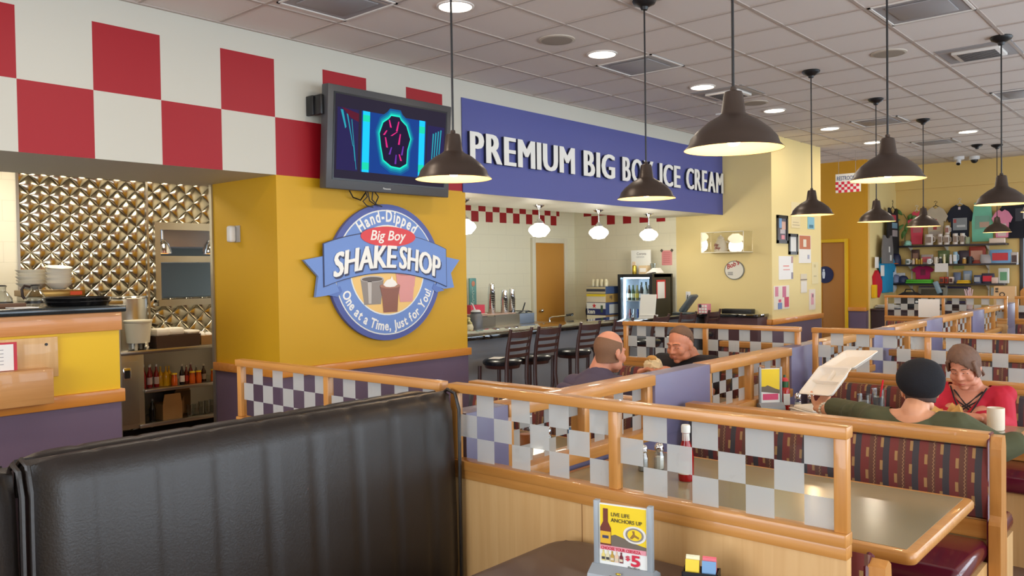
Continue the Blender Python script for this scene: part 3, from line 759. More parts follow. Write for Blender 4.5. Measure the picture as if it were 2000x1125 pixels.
b = tvbox(-5.472, -5.466, TVY0+.055, TVY1-.055, TVZ0+.075, TVZ1-.055); b.build('screen_bezel', mat('tv_black', (12, 12, 16), .3), tv, world=True, smooth=False)
tvbox(-5.467, -5.4645, TVY0+.072, TVY1-.072, TVZ0+.09, TVZ1-.07).build('screen', emit('screen_dark', (52, 44, 66), .55), tv, world=True, smooth=False)
def tvpoly(name, polys, m, lay):
    for p in polys:
        b = MB(); flat(b, p, -5.4645+lay*.0006, .0005)
        b.bm.transform(tilt); b.build(name, m, tv, world=True, smooth=False)
def tq(u, v): return (TVY0+.072+(TVY1-TVY0-.144)*u, TVZ0+.09+(TVZ1-TVZ0-.16)*v)
def tr(u0, u1, v0, v1): return [tq(u0, v0), tq(u1, v0), tq(u1, v1), tq(u0, v1)]
tvpoly('screen_picture', [tr(.215, .80, .10, .845)], emit('scr_blue', (16, 66, 150), .8), 1)
tvpoly('screen_picture', [tr(.015, .19, .10, .845), tr(.815, .985, .10, .80)], emit('scr_indigo', (44, 36, 92), .7), 1)
tvpoly('screen_picture', [tr(.225, .285, .10, .845), tr(.735, .79, .10, .845)], emit('scr_cyan', (20, 190, 240), 1.1), 2)
tvpoly('screen_picture', [tr(.225, .285, .72, .80), tr(.225, .285, .13, .22), tr(.735, .79, .17, .27), tr(.735, .79, .68, .77)], emit('scr_green', (20, 210, 170), 1.0), 3)
body = [(.37, .60), (.40, .74), (.45, .80), (.47, .84), (.545, .84), (.56, .80), (.61, .74), (.65, .58), (.625, .44), (.62, .26), (.56, .20), (.48, .21), (.41, .28), (.385, .45)]
def grow(pl, f): cx, cy = .51, .52; return [tq(cx+(a-cx)*f, cy+(c-cy)*f) for a, c in pl]
for i, (f, c, s) in enumerate(((1.28, (12, 96, 160), .8), (1.2, (10, 130, 165), .9), (1.12, (14, 170, 170), 1.0), (1.06, (20, 220, 190), 1.1), (1.0, (34, 16, 62), .6))):
    tvpoly('screen_picture', [grow(body, f)], emit('scr_glow%d' % i, c, s), 3+i)
st = []
for (u, v, l, a) in ((.46, .74, .10, -20), (.53, .72, .13, 15), (.50, .62, .12, 60), (.55, .56, .14, 10), (.43, .50, .13, -15), (.58, .42, .12, 12), (.47, .40, .10, 20), (.52, .30, .12, 5), (.56, .33, .09, -25), (.42, .62, .08, 40)):
    du, dv = l/2*sin(R_(a))*.5, l/2*cos(R_(a)); st.append([tq(u-du-.008, v-dv), tq(u-du+.008, v-dv), tq(u+du+.005, v+dv), tq(u+du-.005, v+dv)])
tvpoly('screen_picture', st[:5]+st[8:], emit('scr_pink', (230, 40, 130), .9), 9)
tvpoly('screen_picture', st[5:8], emit('scr_violet', (110, 50, 170), .9), 9)
tvpoly('screen_picture', [[tq(.04, .82), tq(.06, .82), tq(.09, .62), tq(.08, .60)], [tq(.09, .78), tq(.10, .78), tq(.15, .40), tq(.145, .40)], [tq(.13, .72), tq(.135, .72), tq(.18, .12), tq(.176, .12)], [tq(.15, .40), tq(.155, .42), tq(.172, .22), tq(.165, .22)]]
       + [[tq(.87+.025*i, .70+.02*i), tq(.882+.025*i, .70+.02*i), tq(.862+.022*i, .12), tq(.855+.022*i, .12)] for i in range(4)], emit('scr_teal', (40, 170, 190), .8), 2)
tvpoly('screen_picture', [[tq(.05, .85), tq(.19, .80), tq(.19, .70), tq(.12, .74)]], emit('scr_maroon', (110, 24, 52), .6), 3)
b = MB(); b.mesh(text_mesh('Panasonic', .022, .0005), WPX(-5.4675, 4.68, 2.372)); b.bm.transform(tilt); b.build('maker_logo', SWHITE, tv, world=True, smooth=False)
MB().box(-5.71, -5.53, 4.45, 5.05, 2.72, 3.0, .01).build('wall_mount', BLACK, tv, world=True)
MB().box(-5.64, -5.53, 4.05, 4.08, 2.94, 3.10, .005).box(-5.71, -5.62, 4.035, 4.062, 2.94, 3.10, .005).build('side_bracket', BLACK, tv, world=True)
for k_, pts in enumerate((((4.42, 2.36), (4.46, 2.30), (4.54, 2.28), (4.60, 2.35)), ((4.58, 2.36), (4.60, 2.31), (4.55, 2.27), (4.59, 2.235), (4.66, 2.225)), ((4.62, 2.36), (4.64, 2.28), (4.70, 2.25), (4.74, 2.32), (4.70, 2.36)), ((4.66, 2.36), (4.65, 2.29), (4.70, 2.25), (4.76, 2.235)))):
    MB().tube([(-5.66 + .02*(k_ % 2), y, z) for y, z in pts], .006, 6).build('cable', BLACK, tv, world=True)
# ================================================================ round shop sign on the yellow pillar
sg = thing('shop_sign', 'round blue sign with banner reading Hand-Dipped Big Boy Shake Shop on the yellow pillar', 'sign', (-5.71, 4.83, 1.66))
sy, sz = 4.845, 1.655; RY, RZ = .645, .605
DB = mat('sign_navy', (78, 90, 158), .45); MBL = mat('sign_midblue', (110, 142, 204), .45); CR = mat('sign_cream', (244, 200, 120), .5); SRED = mat('sign_red', (222, 62, 66), .45); INK = mat('sign_ink', (58, 62, 92), .5)
def sgp(name, polys, m, x, th=.002):
    for p in polys: MB().prism(p, x, x+th, 'yz').build(name, m, sg, world=True, smooth=False)
def sb(name, polys, m, x, th): return sgp(name, polys, m, x, th)
sgp('disc', [ell_poly(sy, sz, RY, RZ, 64)], DB, -5.705, .035)
sgp('rim_line', [ell_poly(sy, sz, RY*.91, RZ*.92, 64)], SWHITE, -5.67, .002)
sgp('inner_disc', [ell_poly(sy, sz, RY*.89, RZ*.90, 64)], MBL, -5.668, .003)
sgp('picture_border', [ell_poly(sy, sz+.02, RY*.665, RZ*.665, 48)], SWHITE, -5.665, .001)
sgp('picture_ground', [ell_poly(sy, sz+.02, RY*.645, RZ*.645, 48)], CR, -5.664, .001)
# drinks in the picture
def trap(y, w0, w1, z0, z1): return [(y-w0/2, z0), (y+w0/2, z0), (y+w1/2, z1), (y-w1/2, z1)]
c_ = lambda n, c: mat(n, c, .45)
sgp('metal_cup', [trap(4.655, .185, .26, 1.375, 1.60)], c_('pic_steel', (146, 134, 124)), -5.663, .001)
sgp('metal_cup', [trap(4.625, .03, .045, 1.385, 1.58), ell_poly(4.655, 1.60, .13, .028)], c_('pic_steel2', (196, 186, 176)), -5.662, .001)
sgp('metal_cup', [ell_poly(4.655, 1.597, .115, .02)], c_('pic_steel3', (98, 86, 78)), -5.661, .001)
sgp('chocolate_shake', [trap(4.855, .16, .19, 1.30, 1.45), trap(4.855, .19, .235, 1.45, 1.535)], c_('pic_choc', (142, 86, 66)), -5.660, .001)
sgp('chocolate_shake', [ell_poly(4.855, 1.535, .118, .022)], c_('pic_choc2', (176, 120, 92)), -5.659, .001)
sgp('strawberry_shake', [trap(5.045, .15, .19, 1.385, 1.52), trap(5.045, .20, .24, 1.52, 1.645)], c_('pic_pink', (222, 150, 142)), -5.6605, .001)
sgp('strawberry_shake', [ell_poly(5.045, 1.645, .12, .022)], c_('pic_pink2', (196, 122, 112)), -5.659, .001)
def cream(y, z): return [(y-.08, z), (y-.05, z-.018), (y, z-.022), (y+.05, z-.018), (y+.085, z), (y+.06, z+.03), (y+.035, z+.045), (y+.02, z+.08), (y+.005, z+.05), (y-.03, z+.045), (y-.055, z+.03)]
sgp('whipped_cream', [cream(4.855, 1.545), cream(5.045, 1.66)], c_('pic_cream', (246, 240, 228)), -5.658, .001)
# banner
def arcz(y): return 1.745 + .105*(1-((y-4.80)/.65)**2) - .02
def band(y0, y1, lo, hi, n=24): return [(y0+(y1-y0)*i/n, arcz(y0+(y1-y0)*i/n)+lo-.0*(i)) for i in range(n+1)] + [(y1-(y1-y0)*i/n, arcz(y1-(y1-y0)*i/n)+hi) for i in range(n+1)]
sgp('banner_tail', [[(3.95, 1.765), (4.16, 1.80), (4.24, 1.62), (4.30, 1.50), (4.17, 1.47), (4.06, 1.46), (4.09, 1.63)], [(5.74, 1.765), (5.52, 1.80), (5.46, 1.62), (5.42, 1.52), (5.52, 1.49), (5.66, 1.50), (5.62, 1.64)]], MBL, -5.69, .03)
sgp('banner_fold', [[(4.165, 1.475), (4.31, 1.545), (4.33, 1.50), (4.28, 1.455)], [(5.53, 1.475), (5.40, 1.545), (5.37, 1.50), (5.42, 1.46)]], mat('sign_fold', (92, 120, 186), .45), -5.6645, .003)
sgp('banner_outline', [band(4.135, 5.557, -.182, .182)], INK, -5.662, .007)
sgp('banner', [band(4.145, 5.547, -.175, .175)], MBL, -5.66, .009)
sgp('name_oval', [ell_poly(4.84, 1.972, .315, .088, 48)], SRED, -5.65, .004)
BT = mat('sign_letter', (246, 242, 232), .45)
b = MB(); arc_text(b, 'Hand-Dipped', .145, .470, .452, -41, 41, WPX(-5.6645, sy, sz), .001, .004, .72); b.build('lettering', BT, sg, world=True, smooth=False)
b = MB(); arc_text(b, 'One at a Time, Just for You!', .118, .548, .515, 251, 110, WPX(-5.6645, sy, sz), .001, .003, .82, inside=True); b.build('lettering', BT, sg, world=True, smooth=False)
def fit(s, y0, y1, z, h, x, m, name, shear=.0, off=.012, ext=.0015):
    me = text_mesh(s, 1, 1, off, shear=shear)
    xs = [v.co.x for v in me.vertices]; zs = [v.co.y for v in me.vertices if True]
    M = WPX(x, y0, z) @ Matrix.Diagonal(((y1-y0)/(max(xs)-min(xs)), h/.72, ext, 1)) @ Matrix.Translation((-min(xs), 0, 0))
    b = MB(); b.mesh(me, M); return b.build(name, m, sg, world=True, smooth=False)
fit('Big Boy', 4.63, 5.04, 1.940, .088, -5.645, BT, 'lettering', .25)
def banner_text(s, y0, y1, z, h, x, m, dy=0, dz=0):
    me = text_mesh(s, 1, 1, .006, shear=.12)
    xs = [v.co.x for v in me.vertices]; sx = (y1-y0)/(max(xs)-min(xs)); mn = min(xs)
    b = MB()
    for q_, dx in enumerate((-.034, 0, .034)): b.mesh(me, Matrix.Translation((dx, 0, .25*q_)))
    for v in b.bm.verts:
        yy = y0+(v.co.x-mn)*sx
        v.co = Vector((x+v.co.z*.002, yy+dy, arcz(yy)+z+v.co.y*h/.72+dz))
    b.build('lettering', m, sg, world=True, smooth=False)
for a_, c_2, t_ in ((4.235, 4.92, 'SHAKE'), (4.955, 5.46, 'SHOP')):
    banner_text(t_, a_, c_2, -.132, .205, -5.648, INK, .016, -.016)
    banner_text(t_, a_, c_2, -.132, .205, -5.644, BT)
# ================================================================ thermostat on the pillar side
t = thing('thermostat', 'small white wall control box on the shaded side of the yellow pillar', 'thermostat', (-6.29, 3.74, 2.0))
MB().box(-6.335, -6.245, 3.728, 3.74, 1.925, 2.065, .004).build('back_plate', mat('thermo_grey', (170, 164, 156), .5), t, world=True)
MB().box(-6.36, -6.29, 3.67, 3.73, 1.925, 2.065, .02, 3).build('cover', mat('thermo_white', (226, 222, 214), .45), t, world=True)
# ================================================================ service counter at the left
ct = thing('service_counter', 'yellow and purple service counter with oak rails at the left edge', 'counter', (-5.9, 1.0, 0))
MB().box(-6.45, -5.71, -2.5, 2.49, 0, .83).build('base_panel', PURP, ct, world=True, smooth=False)
MB().box(-6.45, -5.712, -2.5, 2.488, .83, 1.30).build('yellow_panel', mat('counter_yellow', (232, 186, 4), .5), ct, world=True, smooth=False)
MB().box(-6.46, -5.685, -2.5, 2.51, .806, .892, .004).build('chair_rail', RAILY, ct, world=True)
MB().box(-6.46, -5.69, -2.5, 2.50, 1.292, 1.415, .004).build('apron', wood_mat('apron_wood', (220, 152, 92), (206, 136, 70), 1), ct, world=True)
MB().box(-6.5, -5.66, -2.5, 2.52, 1.416, 1.462, .008).build('counter_top', mat('counter_stone', (42, 48, 50), .12, var=.5, vscale=80), ct, world=True)
mh = thing('menu_holder', 'wooden wall pocket holding red bordered menus on the yellow counter front', 'holder', (-5.69, 1.9, 1.0))
MB().box(-5.712, -5.69, 1.55, 2.09, 1.02, 1.275, .003).build('back_board', MAPLE, mh, world=True)
MB().box(-5.69, -5.58, 1.45, 2.02, .865, 1.085, .004).build('pocket', wood_mat('pocket_wood', (206, 150, 90), (194, 138, 78), 1), mh, world=True)
MB().cyl((-5.692, 2.02, 1.23), (-5.686, 2.02, 1.23), .009).build('screw', BLACK, mh, world=True)
mn = thing('menu', 'white menu card with a red border standing in the wooden wall pocket', 'menu', (-5.64, 1.75, 1.09))
MB().box(-5.645, -5.64, 1.50, 1.835, 1.088, 1.262).build('cover', mat('menu_red', (196, 44, 60), .5), mn, world=True, smooth=False)
MB().box(-5.640, -5.638, 1.50, 1.815, 1.09, 1.25).build('page', mat('paper_white', (236, 232, 226), .6), mn, world=True, smooth=False)
b = MB()
for i in range(5): b.box(-5.638, -5.6375, 1.6, 1.76, 1.215-i*.022, 1.219-i*.022)
b.build('print', mat('print_grey', (150, 146, 150), .6), mn, world=True, smooth=False)
# things on the service counter
def tray(x, y, z, lb, r=.205):
    t = thing('serving_tray', lb, 'tray', (x, y, z), 0, 'black trays on the service counter')
    MB().lathe([(.001, .004), (r*.86, .004), (r*.9, .012), (r, .03), (r*1.01, .028), (r*.92, .002), (.001, 0)], seg=40, cap=False).build('dish', mat('tray_black', (18, 17, 18), .22), t)
    MB().tube([(r*1.005*cos(2*pi*k/24), r*1.005*sin(2*pi*k/24), .029) for k in range(25)], .004, 6).build('rim', mat('tray_rim', (40, 38, 38), .3), t)
for i, (dx, dy) in enumerate(((0, 0), (.015, -.01))):
    tray(-5.98+dx, 2.33+dy, 1.462+.024*i, ('black serving tray, lower one of the pair on the dark counter', 'black serving tray, top one of the pair on the dark counter')[i])
t = thing('receipt_clip', 'papers and pens lying on the dark counter left of the trays', 'papers', (-5.85, 1.94, 1.462))
MB().box(-5.90, -5.74, 1.86, 2.0, 1.462, 1.468).build('sheet', mat('paper_white'), t, world=True, smooth=False)
MB().box(-5.98, -5.92, 1.83, 1.99, 1.462, 1.492, .004).build('order_pad', mat('pad_brown', (96, 62, 34), .6), t, world=True)
PLATE = mat('china_white', (240, 232, 214), .3)
def coffee_pot(x, y, z, lb):
    t = thing('coffee_pot', lb, 'pot', (x, y, z), 0, 'glass coffee pots')
    MB().lathe([(.001, .004), (.075, .004), (.082, .02), (.078, .05), (.05, .095), (.034, .11), (.034, .135), (.042, .15), (.036, .15)], seg=28, cap=False).build('flask', mat('pot_glass', (206, 196, 186), .1, trans=.0, spec=.8), t)
    MB().lathe([(.083, 0), (.084, .018), (.08, .02)], seg=28).build('base_ring', BLACK, t)
    MB().tube([(0, -.04, .14), (0, -.085, .15), (0, -.105, .12), (0, -.10, .06), (0, -.085, .04)], .012, 8).build('handle', mat('handle_brown', (58, 44, 40), .4), t)
    MB().lathe([(.04, .148), (.036, .158), (.001, .162)], seg=20).build('lid', BLACK, t)
coffee_pot(-7.70, 2.66, 1.436, 'glass coffee pot below the quilted steel, left of the stacked white bowls')
coffee_pot(-7.70, 2.40, 1.436, 'glass coffee pot cut by the left photo edge, before the white tiles')
# back counter of the kitchen carrying pots and bowls
kc = thing('coffee_station', 'steel coffee brewer counter against the kitchen tiles behind the service counter', 'counter', (-8.0, 2.5, 0))
MB().box(-8.85, -7.55, .5, 3.3, 0, 1.405).build('cabinet', BSTEEL, kc, world=True, smooth=False)
MB().box(-8.87, -7.52, .48, 3.32, 1.405, 1.435, .006).build('worktop', STEEL, kc, world=True)
br = thing('coffee_brewer', 'low steel warmer with an orange label under the white bowls', 'warmer', (-8.2, 3.0, 1.435))
MB().box(-8.4, -7.80, 2.74, 3.08, 1.435, 1.485, .01).build('lower_case', STEEL, br, world=True)
MB().box(-8.4, -7.78, 2.72, 3.10, 1.485, 1.54, .008).build('upper_case', mat('brewer_amber', (150, 116, 60), .3, .8), br, world=True)
MB().box(-7.78, -7.776, 2.97, 3.07, 1.495, 1.528).build('label', mat('label_orange', (240, 84, 24), .5), br, world=True, smooth=False)
def bowl(x, y, z, lb, r=.10, tip=0):
    t = tag(MB().lathe([(.001, .004), (r*.45, .004), (r*.55, .012), (r*.88, .045), (r, .062), (r*.97, .063), (r*.84, .046), (r*.5, .014), (.001, .012)], seg=32, cap=False).build('bowl', PLATE), lb, 'bowl', 'white bowls stacked in the kitchen')
    t.location = (x, y, z); t.rotation_euler = (0, tip, 0)
bl = ['bottom', 'second', 'third', 'fourth', 'fifth', 'sixth', 'top tilted']
for i in range(7): bowl(-7.95, 2.94+.004*(i % 2), 1.542+.024*i, '%s white bowl of the stack on the amber warmer' % bl[i], (.11), .16 if i == 6 else 0)
for i in range(5): bowl(-8.25, 2.83+.004*(i % 2), 1.542+.03*i, '%s white bowl added for the reflection of the stack in the quilted steel' % (bl[:4]+['top'])[i], .14)  # second stack: mirror image of the first in the steel, built as solid bowls
# ================================================================ kitchen cabinet with shelves
kb = thing('kitchen_cabinet', 'stainless cabinet with open bottle shelves below the pass window', 'cabinet', (-8.6, 4.5, 0))
b = MB().box(-8.9, -8.29, 3.45, 5.24, .865, .905, .006); b.build('worktop', STEEL, kb, world=True)
MB().box(-8.9, -8.31, 3.45, 3.86, .12, .865, .004).box(-8.9, -8.86, 3.86, 5.24, .12, .865).box(-8.9, -8.31, 5.20, 5.24, .12, .865).build('carcass', BSTEEL, kb, world=True)
MB().box(-8.31, -8.295, 3.50, 3.80, .17, .80, .004).build('door', mat('cabinet_steel', (164, 158, 146), .36, .9), kb, world=True)
MB().box(-8.296, -8.285, 3.64, 3.72, .62, .74, .006).build('door_pull', CHROME, kb, world=True)
MB().box(-8.286, -8.284, 3.655, 3.705, .635, .715).build('pull_recess', BLACK, kb, world=True)
MB().box(-8.86, -8.29, 3.86, 5.22, .465, .50, .004).build('shelf', STEEL, kb, world=True)
MB().box(-8.86, -8.29, 3.80, 5.22, .115, .155, .004).build('shelf', STEEL, kb, world=True)
for y in (3.5, 5.15): MB().box(-8.6, -8.54, y, y+.05, 0, .12).build('leg', STEEL, kb, world=True)
# bottles
def bottle(x, y, z, h, r, c, lb, cap=(230, 230, 225), lab=None, grp='sauce bottles on the steel shelf', neck=.35, cat='bottle'):
    y = 3.90+(y-3.90)*.6; r *= .88
    t = thing('sauce_bottle', lb, cat, (x, y, z), 0, grp)
    MB().lathe([(.001, 0), (r, .002), (r, h*.52), (r*.9, h*.60), (r*neck, h*.78), (r*neck*.9, h*.93), (.001, h*.93)], seg=18).build('body', mat('sauce_%d_%d_%d' % c, c, .15), t)
    MB().lathe([(.001, h*.90), (r*neck*1.15, h*.90), (r*neck*1.1, h), (.001, h)], seg=14).build('cap', mat('cap_%d_%d_%d' % cap, cap, .4), t)
    if lab: MB().lathe([(r*1.02, h*.14), (r*1.02, h*.45)], seg=18, cap=False).build('label', mat('lab_%d_%d_%d' % lab, lab, .6), t)
    return t
KS = .50
for i, y in enumerate((3.90, 3.955, 4.01, 4.07, 4.13)):
    bottle(-8.42-.06*(i % 2), y, KS, .235, .03, (150, 14, 16), 'red ketchup bottle, %s from the left on the steel shelf' % ('first', 'second', 'third', 'fourth', 'fifth')[i], lab=None if i < 2 else (220, 196, 190))
for i, y in enumerate((4.22, 4.29, 4.37)):
    bottle(-8.44+.03*(i % 2), y, KS, .205, .042, (214, 160, 10), 'yellow mustard bottle, %s of three on the steel shelf' % ('left', 'middle', 'right')[i], cap=(220, 170, 20), neck=.2)
for y, lb in ((4.40, 'small orange jar with a yellow lid before the mustard bottles'), (4.73, 'orange jar with yellow lid, left of two beside the hot sauce'), (4.85, 'orange jar with yellow lid, right of two beside the hot sauce'), (5.14, 'orange jar with yellow lid at the right shelf end')):
    bottle(-8.36, y, KS, .13, .036, (196, 84, 14), lb, cap=(240, 196, 24), neck=.85, cat='jar')
bottle(-8.37, 4.55, KS, .215, .03, (26, 14, 12), 'dark sauce bottle with a white label in the shelf middle', lab=(238, 234, 226))
bottle(-8.40, 4.655, KS, .20, .028, (120, 44, 20), 'brown sauce bottle right of the dark one', lab=(200, 60, 40))
bottle(-8.46, 4.79, KS, .215, .03, (130, 20, 18), 'red hot sauce bottle between the orange jars', lab=(236, 220, 214))
bottle(-8.42, 5.0, KS, .19, .03, (70, 50, 30), 'brown glass bottle near the right shelf end', lab=(200, 190, 180))
bottle(-8.50, 4.93, KS, .17, .03, (120, 116, 104), 'clear bottle in the back of the steel shelf')
bottle(-8.40, 4.03, .155, .23, .035, (18, 16, 16), 'black bottle alone at the left of the bottom shelf', cap=(120, 120, 120))
CARD = mat('cardboard', (176, 134, 84), .8, var=.2, vscale=10); CARDD = mat('cardboard_dark', (128, 94, 56), .8)
t = thing('cardboard_box', 'open cardboard box with flap up on the bottom kitchen shelf', 'box', (-8.5, 4.4, .155))
MB().box(-8.62, -8.34, 4.06, 4.27, .155, .31).build('body', CARD, t, world=True, smooth=False)
MB().prism([(4.06, .31), (4.27, .31), (4.25, .42), (4.08, .42)], -8.345, -8.338, 'yz').build('flap', CARD, t, world=True, smooth=False)
MB().prism([(4.27, .31), (4.30, .38), (4.30, .22), (4.27, .155)], -8.56, -8.36, 'yz').build('side_flap', CARDD, t, world=True, smooth=False)
t = thing('cardboard_box', 'second cardboard box behind the open one on the bottom shelf', 'box', (-8.7, 4.8, .155))
MB().box(-8.85, -8.60, 4.32, 4.50, .155, .40).build('body', CARDD, t, world=True, smooth=False)
MB().box(-8.61, -8.595, 4.33, 4.49, .40, .445).build('flap', CARD, t, world=True, smooth=False)
CLEAR = mat('clear_plastic', (226, 230, 226), .08, trans=.95)
def tumbler(x, y, z, h, r, lb, name='glass', cat='glass', grp='drinking glasses on the bottom kitchen shelf', fill=None):
    t = thing(name, lb, cat, (x, y, z), 0, grp)
    MB().lathe([(.001, 0), (r*.8, 0), (r, h), (r*.94, h), (r*.76, .008), (.001, .008)], seg=20, cap=False).build('body', CLEAR, t)
    if fill: MB().lathe([(.001, .01), (r*.74, .01), (r*.86, h*.6), (.001, h*.6)], seg=20).build('contents', mat('fill_%d_%d_%d' % fill, fill, .2), t)
    return t
for i, (x, y) in enumerate(((-8.36, 4.36), (-8.38, 4.43), (-8.37, 4.50), (-8.38, 4.57), (-8.40, 4.64))):
    tumbler(x, y, .155, .12+.02*(i > 1), .032, 'clear glass, %s from the left on the bottom kitchen shelf' % ('first', 'second', 'third', 'fourth', 'fifth')[i])
# canister, bucket, tray on the cabinet
t = thing('steel_canister', 'tall round stainless canister standing behind the white bucket', 'canister', (-8.71, 3.90, .905))
MB().lathe([(.001, 0), (.178, 0), (.178, .53), (.17, .54), (.16, .53), (.16, .1), (.001, .1)], seg=40).build('drum', STEEL, t)
MB().lathe([(.18, .515), (.186, .525), (.18, .535)], seg=40, cap=False).build('rim', CHROME, t)
t = thing('plastic_bucket', 'white plastic bucket on short legs in front of the steel canister', 'bucket', (-8.40, 3.85, .905))
MB().lathe([(.001, .07), (.108, .07), (.132, .285), (.138, .285), (.138, .30), (.001, .30)], seg=32).build('tub', mat('bucket_white', (240, 234, 212), .45), t)
for a in (40, 140, 220, 320): MB().box(.085*cos(R_(a))-.012, .085*cos(R_(a))+.012, .085*sin(R_(a))-.012, .085*sin(R_(a))+.012, 0, .075).build('leg', mat('bucket_white'), t)
MB().cyl((.10, .03, .03), (.14, .03, .03), .014).cyl((.10, .03, .03), (.10, .03, .075), .01).build('tap', mat('bucket_white'), t)
t = thing('brown_bus_tub', 'dark brown plastic tub on the steel worktop', 'tub', (-8.6, 4.5, .905))
MB().prism([(4.0, .905), (4.46, .905), (4.48, 1.03), (3.99, 1.03)], -8.53, -8.31, 'yz').build('tub', mat('tub_brown', (70, 48, 36), .5), t, world=True, smooth=False)
def styro(name, x, y, z, lb, rz=0, w=.155, h=.075):
    t = tag(MB().box(-.1, .1, -w/2, w/2, 0, h, .018, 2).build(name, mat('styro_white', (244, 238, 226), .6)), lb, 'container', 'foam boxes on the brown tub')
    t.location = (x, y, z); t.rotation_euler = (0, 0, rz)
styro('foam_container', -8.42, 4.07, 1.03, 'white foam box at the left end of the brown tub', .1)
styro('foam_container', -8.44, 4.25, 1.03, 'white foam box in the middle of the brown tub', -.2)
styro('foam_container', -8.42, 4.41, 1.03, 'flat white foam box at the right of the brown tub', .1, .14, .04)
t = thing('small_carton', 'small open cardboard carton of napkins right of the brown tub', 'carton', (-8.5, 5.03, .905))
MB().box(-8.55, -8.36, 4.51, 4.68, .905, 1.0).build('body', CARD, t, world=True, smooth=False)
MB().ell((-8.46, 4.56, 1.0), (.07, .04, .045)).ell((-8.45, 4.64, 1.0), (.06, .035, .035)).build('napkins', mat('paper_white'), t, world=True)
# heat lamps in the pass window
HLAMP = mat('heat_glow', (255, 200, 120), .4, em=(255, 170, 80), es=5)
for y, lb in ((4.42, 'chrome heat lamp at the left side of the pass window'), (5.0, 'chrome heat lamp at the right side of the pass window')):
    t = thing('heat_lamp', lb, 'lamp', (-9.0, y, 2.15), 0, 'chrome heat lamps')
    MB().cyl((0, 0, -.10), (0, 0, .08), .012).build('stem', CHROME, t)
    MB().lathe([(.02, -.09), (.04, -.10), (.075, -.15), (.095, -.22), (.098, -.25), (.09, -.25), (.07, -.16), (.02, -.10)], seg=28, cap=False).build('hood', CHROME, t)
    MB().lathe([(.088, -.245), (.001, -.24)], seg=20, cap=False).build('glow', HLAMP, t)
MB_ = thing('pass_shelf', 'steel pass shelf with a white front strip inside the kitchen window', 'shelf', (-9.2, 4.8, 1.8))
MB().box(-9.3, -8.93, 4.33, 5.24, 1.80, 1.86, .004).build('ledge', mat('ledge_white', (240, 236, 224), .5), MB_, world=True)
MB().box(-9.5, -8.9, 4.33, 5.24, 1.36, 1.40, .004).build('lower_ledge', STEEL, MB_, world=True)
# ================================================================ ice cream bar
bc = thing('bar_counter', 'long bar counter with polished black top below the blue wall sign', 'counter', (-6.2, 8.6, 0))
MB().box(-6.50, -5.84, 5.90, 11.34, .942, .990, .006).build('counter_top', mat('granite_black', (20, 22, 25), .04, spec=1.0, coat=1), bc, world=True)
MB().box(-6.45, -5.98, 5.92, 11.33, .10, .942).build('front_panel', mat('bar_grey', (150, 152, 156), .35), bc, world=True, smooth=False)
MB().box(-6.42, -6.02, 5.92, 11.33, 0, .10).build('toe_kick', mat('toe_dark', (40, 40, 42), .6), bc, world=True, smooth=False)
for y in (6.05, 7.3, 8.55, 9.8, 11.0): MB().cyl((-5.86, y, .03), (-5.86, y, .22), .015).build('rail_post', CHROME, bc, world=True)
MB().cyl((-5.86, 5.95, .21), (-5.86, 11.2, .21), .022).build('foot_rail', CHROME, bc, world=True)
DW = mat('stool_wood', (64, 36, 32), .32, coat=.2); SEATB = mat('stool_vinyl', (26, 28, 34), .25)
def stool(x, y, rz, lb):
    """faces local -x (towards the bar)"""
    t = thing('bar_stool', lb, 'stool', (x, y, 0), rz, 'dark ladder-back stools along the bar')
    b = MB()
    b.loft([[(.205*cos(a)*s*(1.0), .20*sin(a)*s, z) for a in [2*pi*k/28 for k in range(28)]] for s, z in ((.96, .70), (1.0, .712), (1.0, .735), (.9, .752), (.5, .762))])
    b.build('seat', SEATB, t)
    MB().lathe([(.001, .665), (.175, .665), (.19, .70), (.001, .70)], seg=28).build('seat_ring', DW, t)
    for s in (-1, 1):
        MB().tube([(-.165, s*.165, .69), (-.17, s*.17, .4), (-.20, s*.19, 0)], [.02, .02, .017], 8).build('leg', DW, t)
        MB().tube([(.24, s*.195, 0), (.20, s*.185, .25), (.175, s*.175, .55), (.18, s*.178, .72), (.20, s*.18, .88), (.245, s*.185, 1.075)], [.019, .021, .021, .021, .02, .016], 8).build('leg', DW, t)
    for z, h, dx in ((1.01, .065, .232), (.935, .032, .214), (.865, .032, .20), (.80, .032, .19)):
        b = MB(); rings = []
        for i in range(9):
            u = -1+i/4; yy = u*.175; xx = dx+.03*(1-u*u)
            rings.append([(xx-.008, yy, z-h/2+.012*(u*u if h > .05 else 0)), (xx+.008, yy, z-h/2+.012*(u*u if h > .05 else 0)), (xx+.012, yy, z+h/2), (xx-.004, yy, z+h/2)])
        b.loft(rings); b.build('back_slat', DW, t)
    for z in (.22,):
        for s in (-1, 1): MB().cyl((-.185, s*.18, z), (.20, s*.185, z), .011).build('stretcher', DW, t)
        MB().cyl((-.185, -.18, z+.05), (-.185, .18, z+.05), .012).build('stretcher', DW, t)
    return t
stool(-5.62, 6.30, .10, 'first dark ladder-back stool at the bar, nearest the yellow pillar, receipt on its seat')
stool(-5.64, 6.80, .02, 'second dark ladder-back stool from the yellow pillar')
stool(-5.63, 7.52, .02, 'third dark ladder-back stool, left of the bald man\'s head')
stool(-5.63, 8.20, .0, 'fourth dark ladder-back stool, right behind the bald man\'s head')
stool(-5.63, 9.05, .05, 'fifth ladder-back stool, behind the left end of the middle glass partition')
stool(-5.63, 9.75, -.05, 'sixth ladder-back stool, in front of the drinks fridge')
stool(-5.63, 10.45, .06, 'last ladder-back stool, below the grey card terminal')
rc = tag(box(-.06, .06, -.09, .09, 0, .003).build('receipt', mat('paper_white')), 'white paper receipt on the seat of the first bar stool', 'paper'); rc.location = (-5.66, 6.26, .763); rc.rotation_euler = (0, 0, .4)
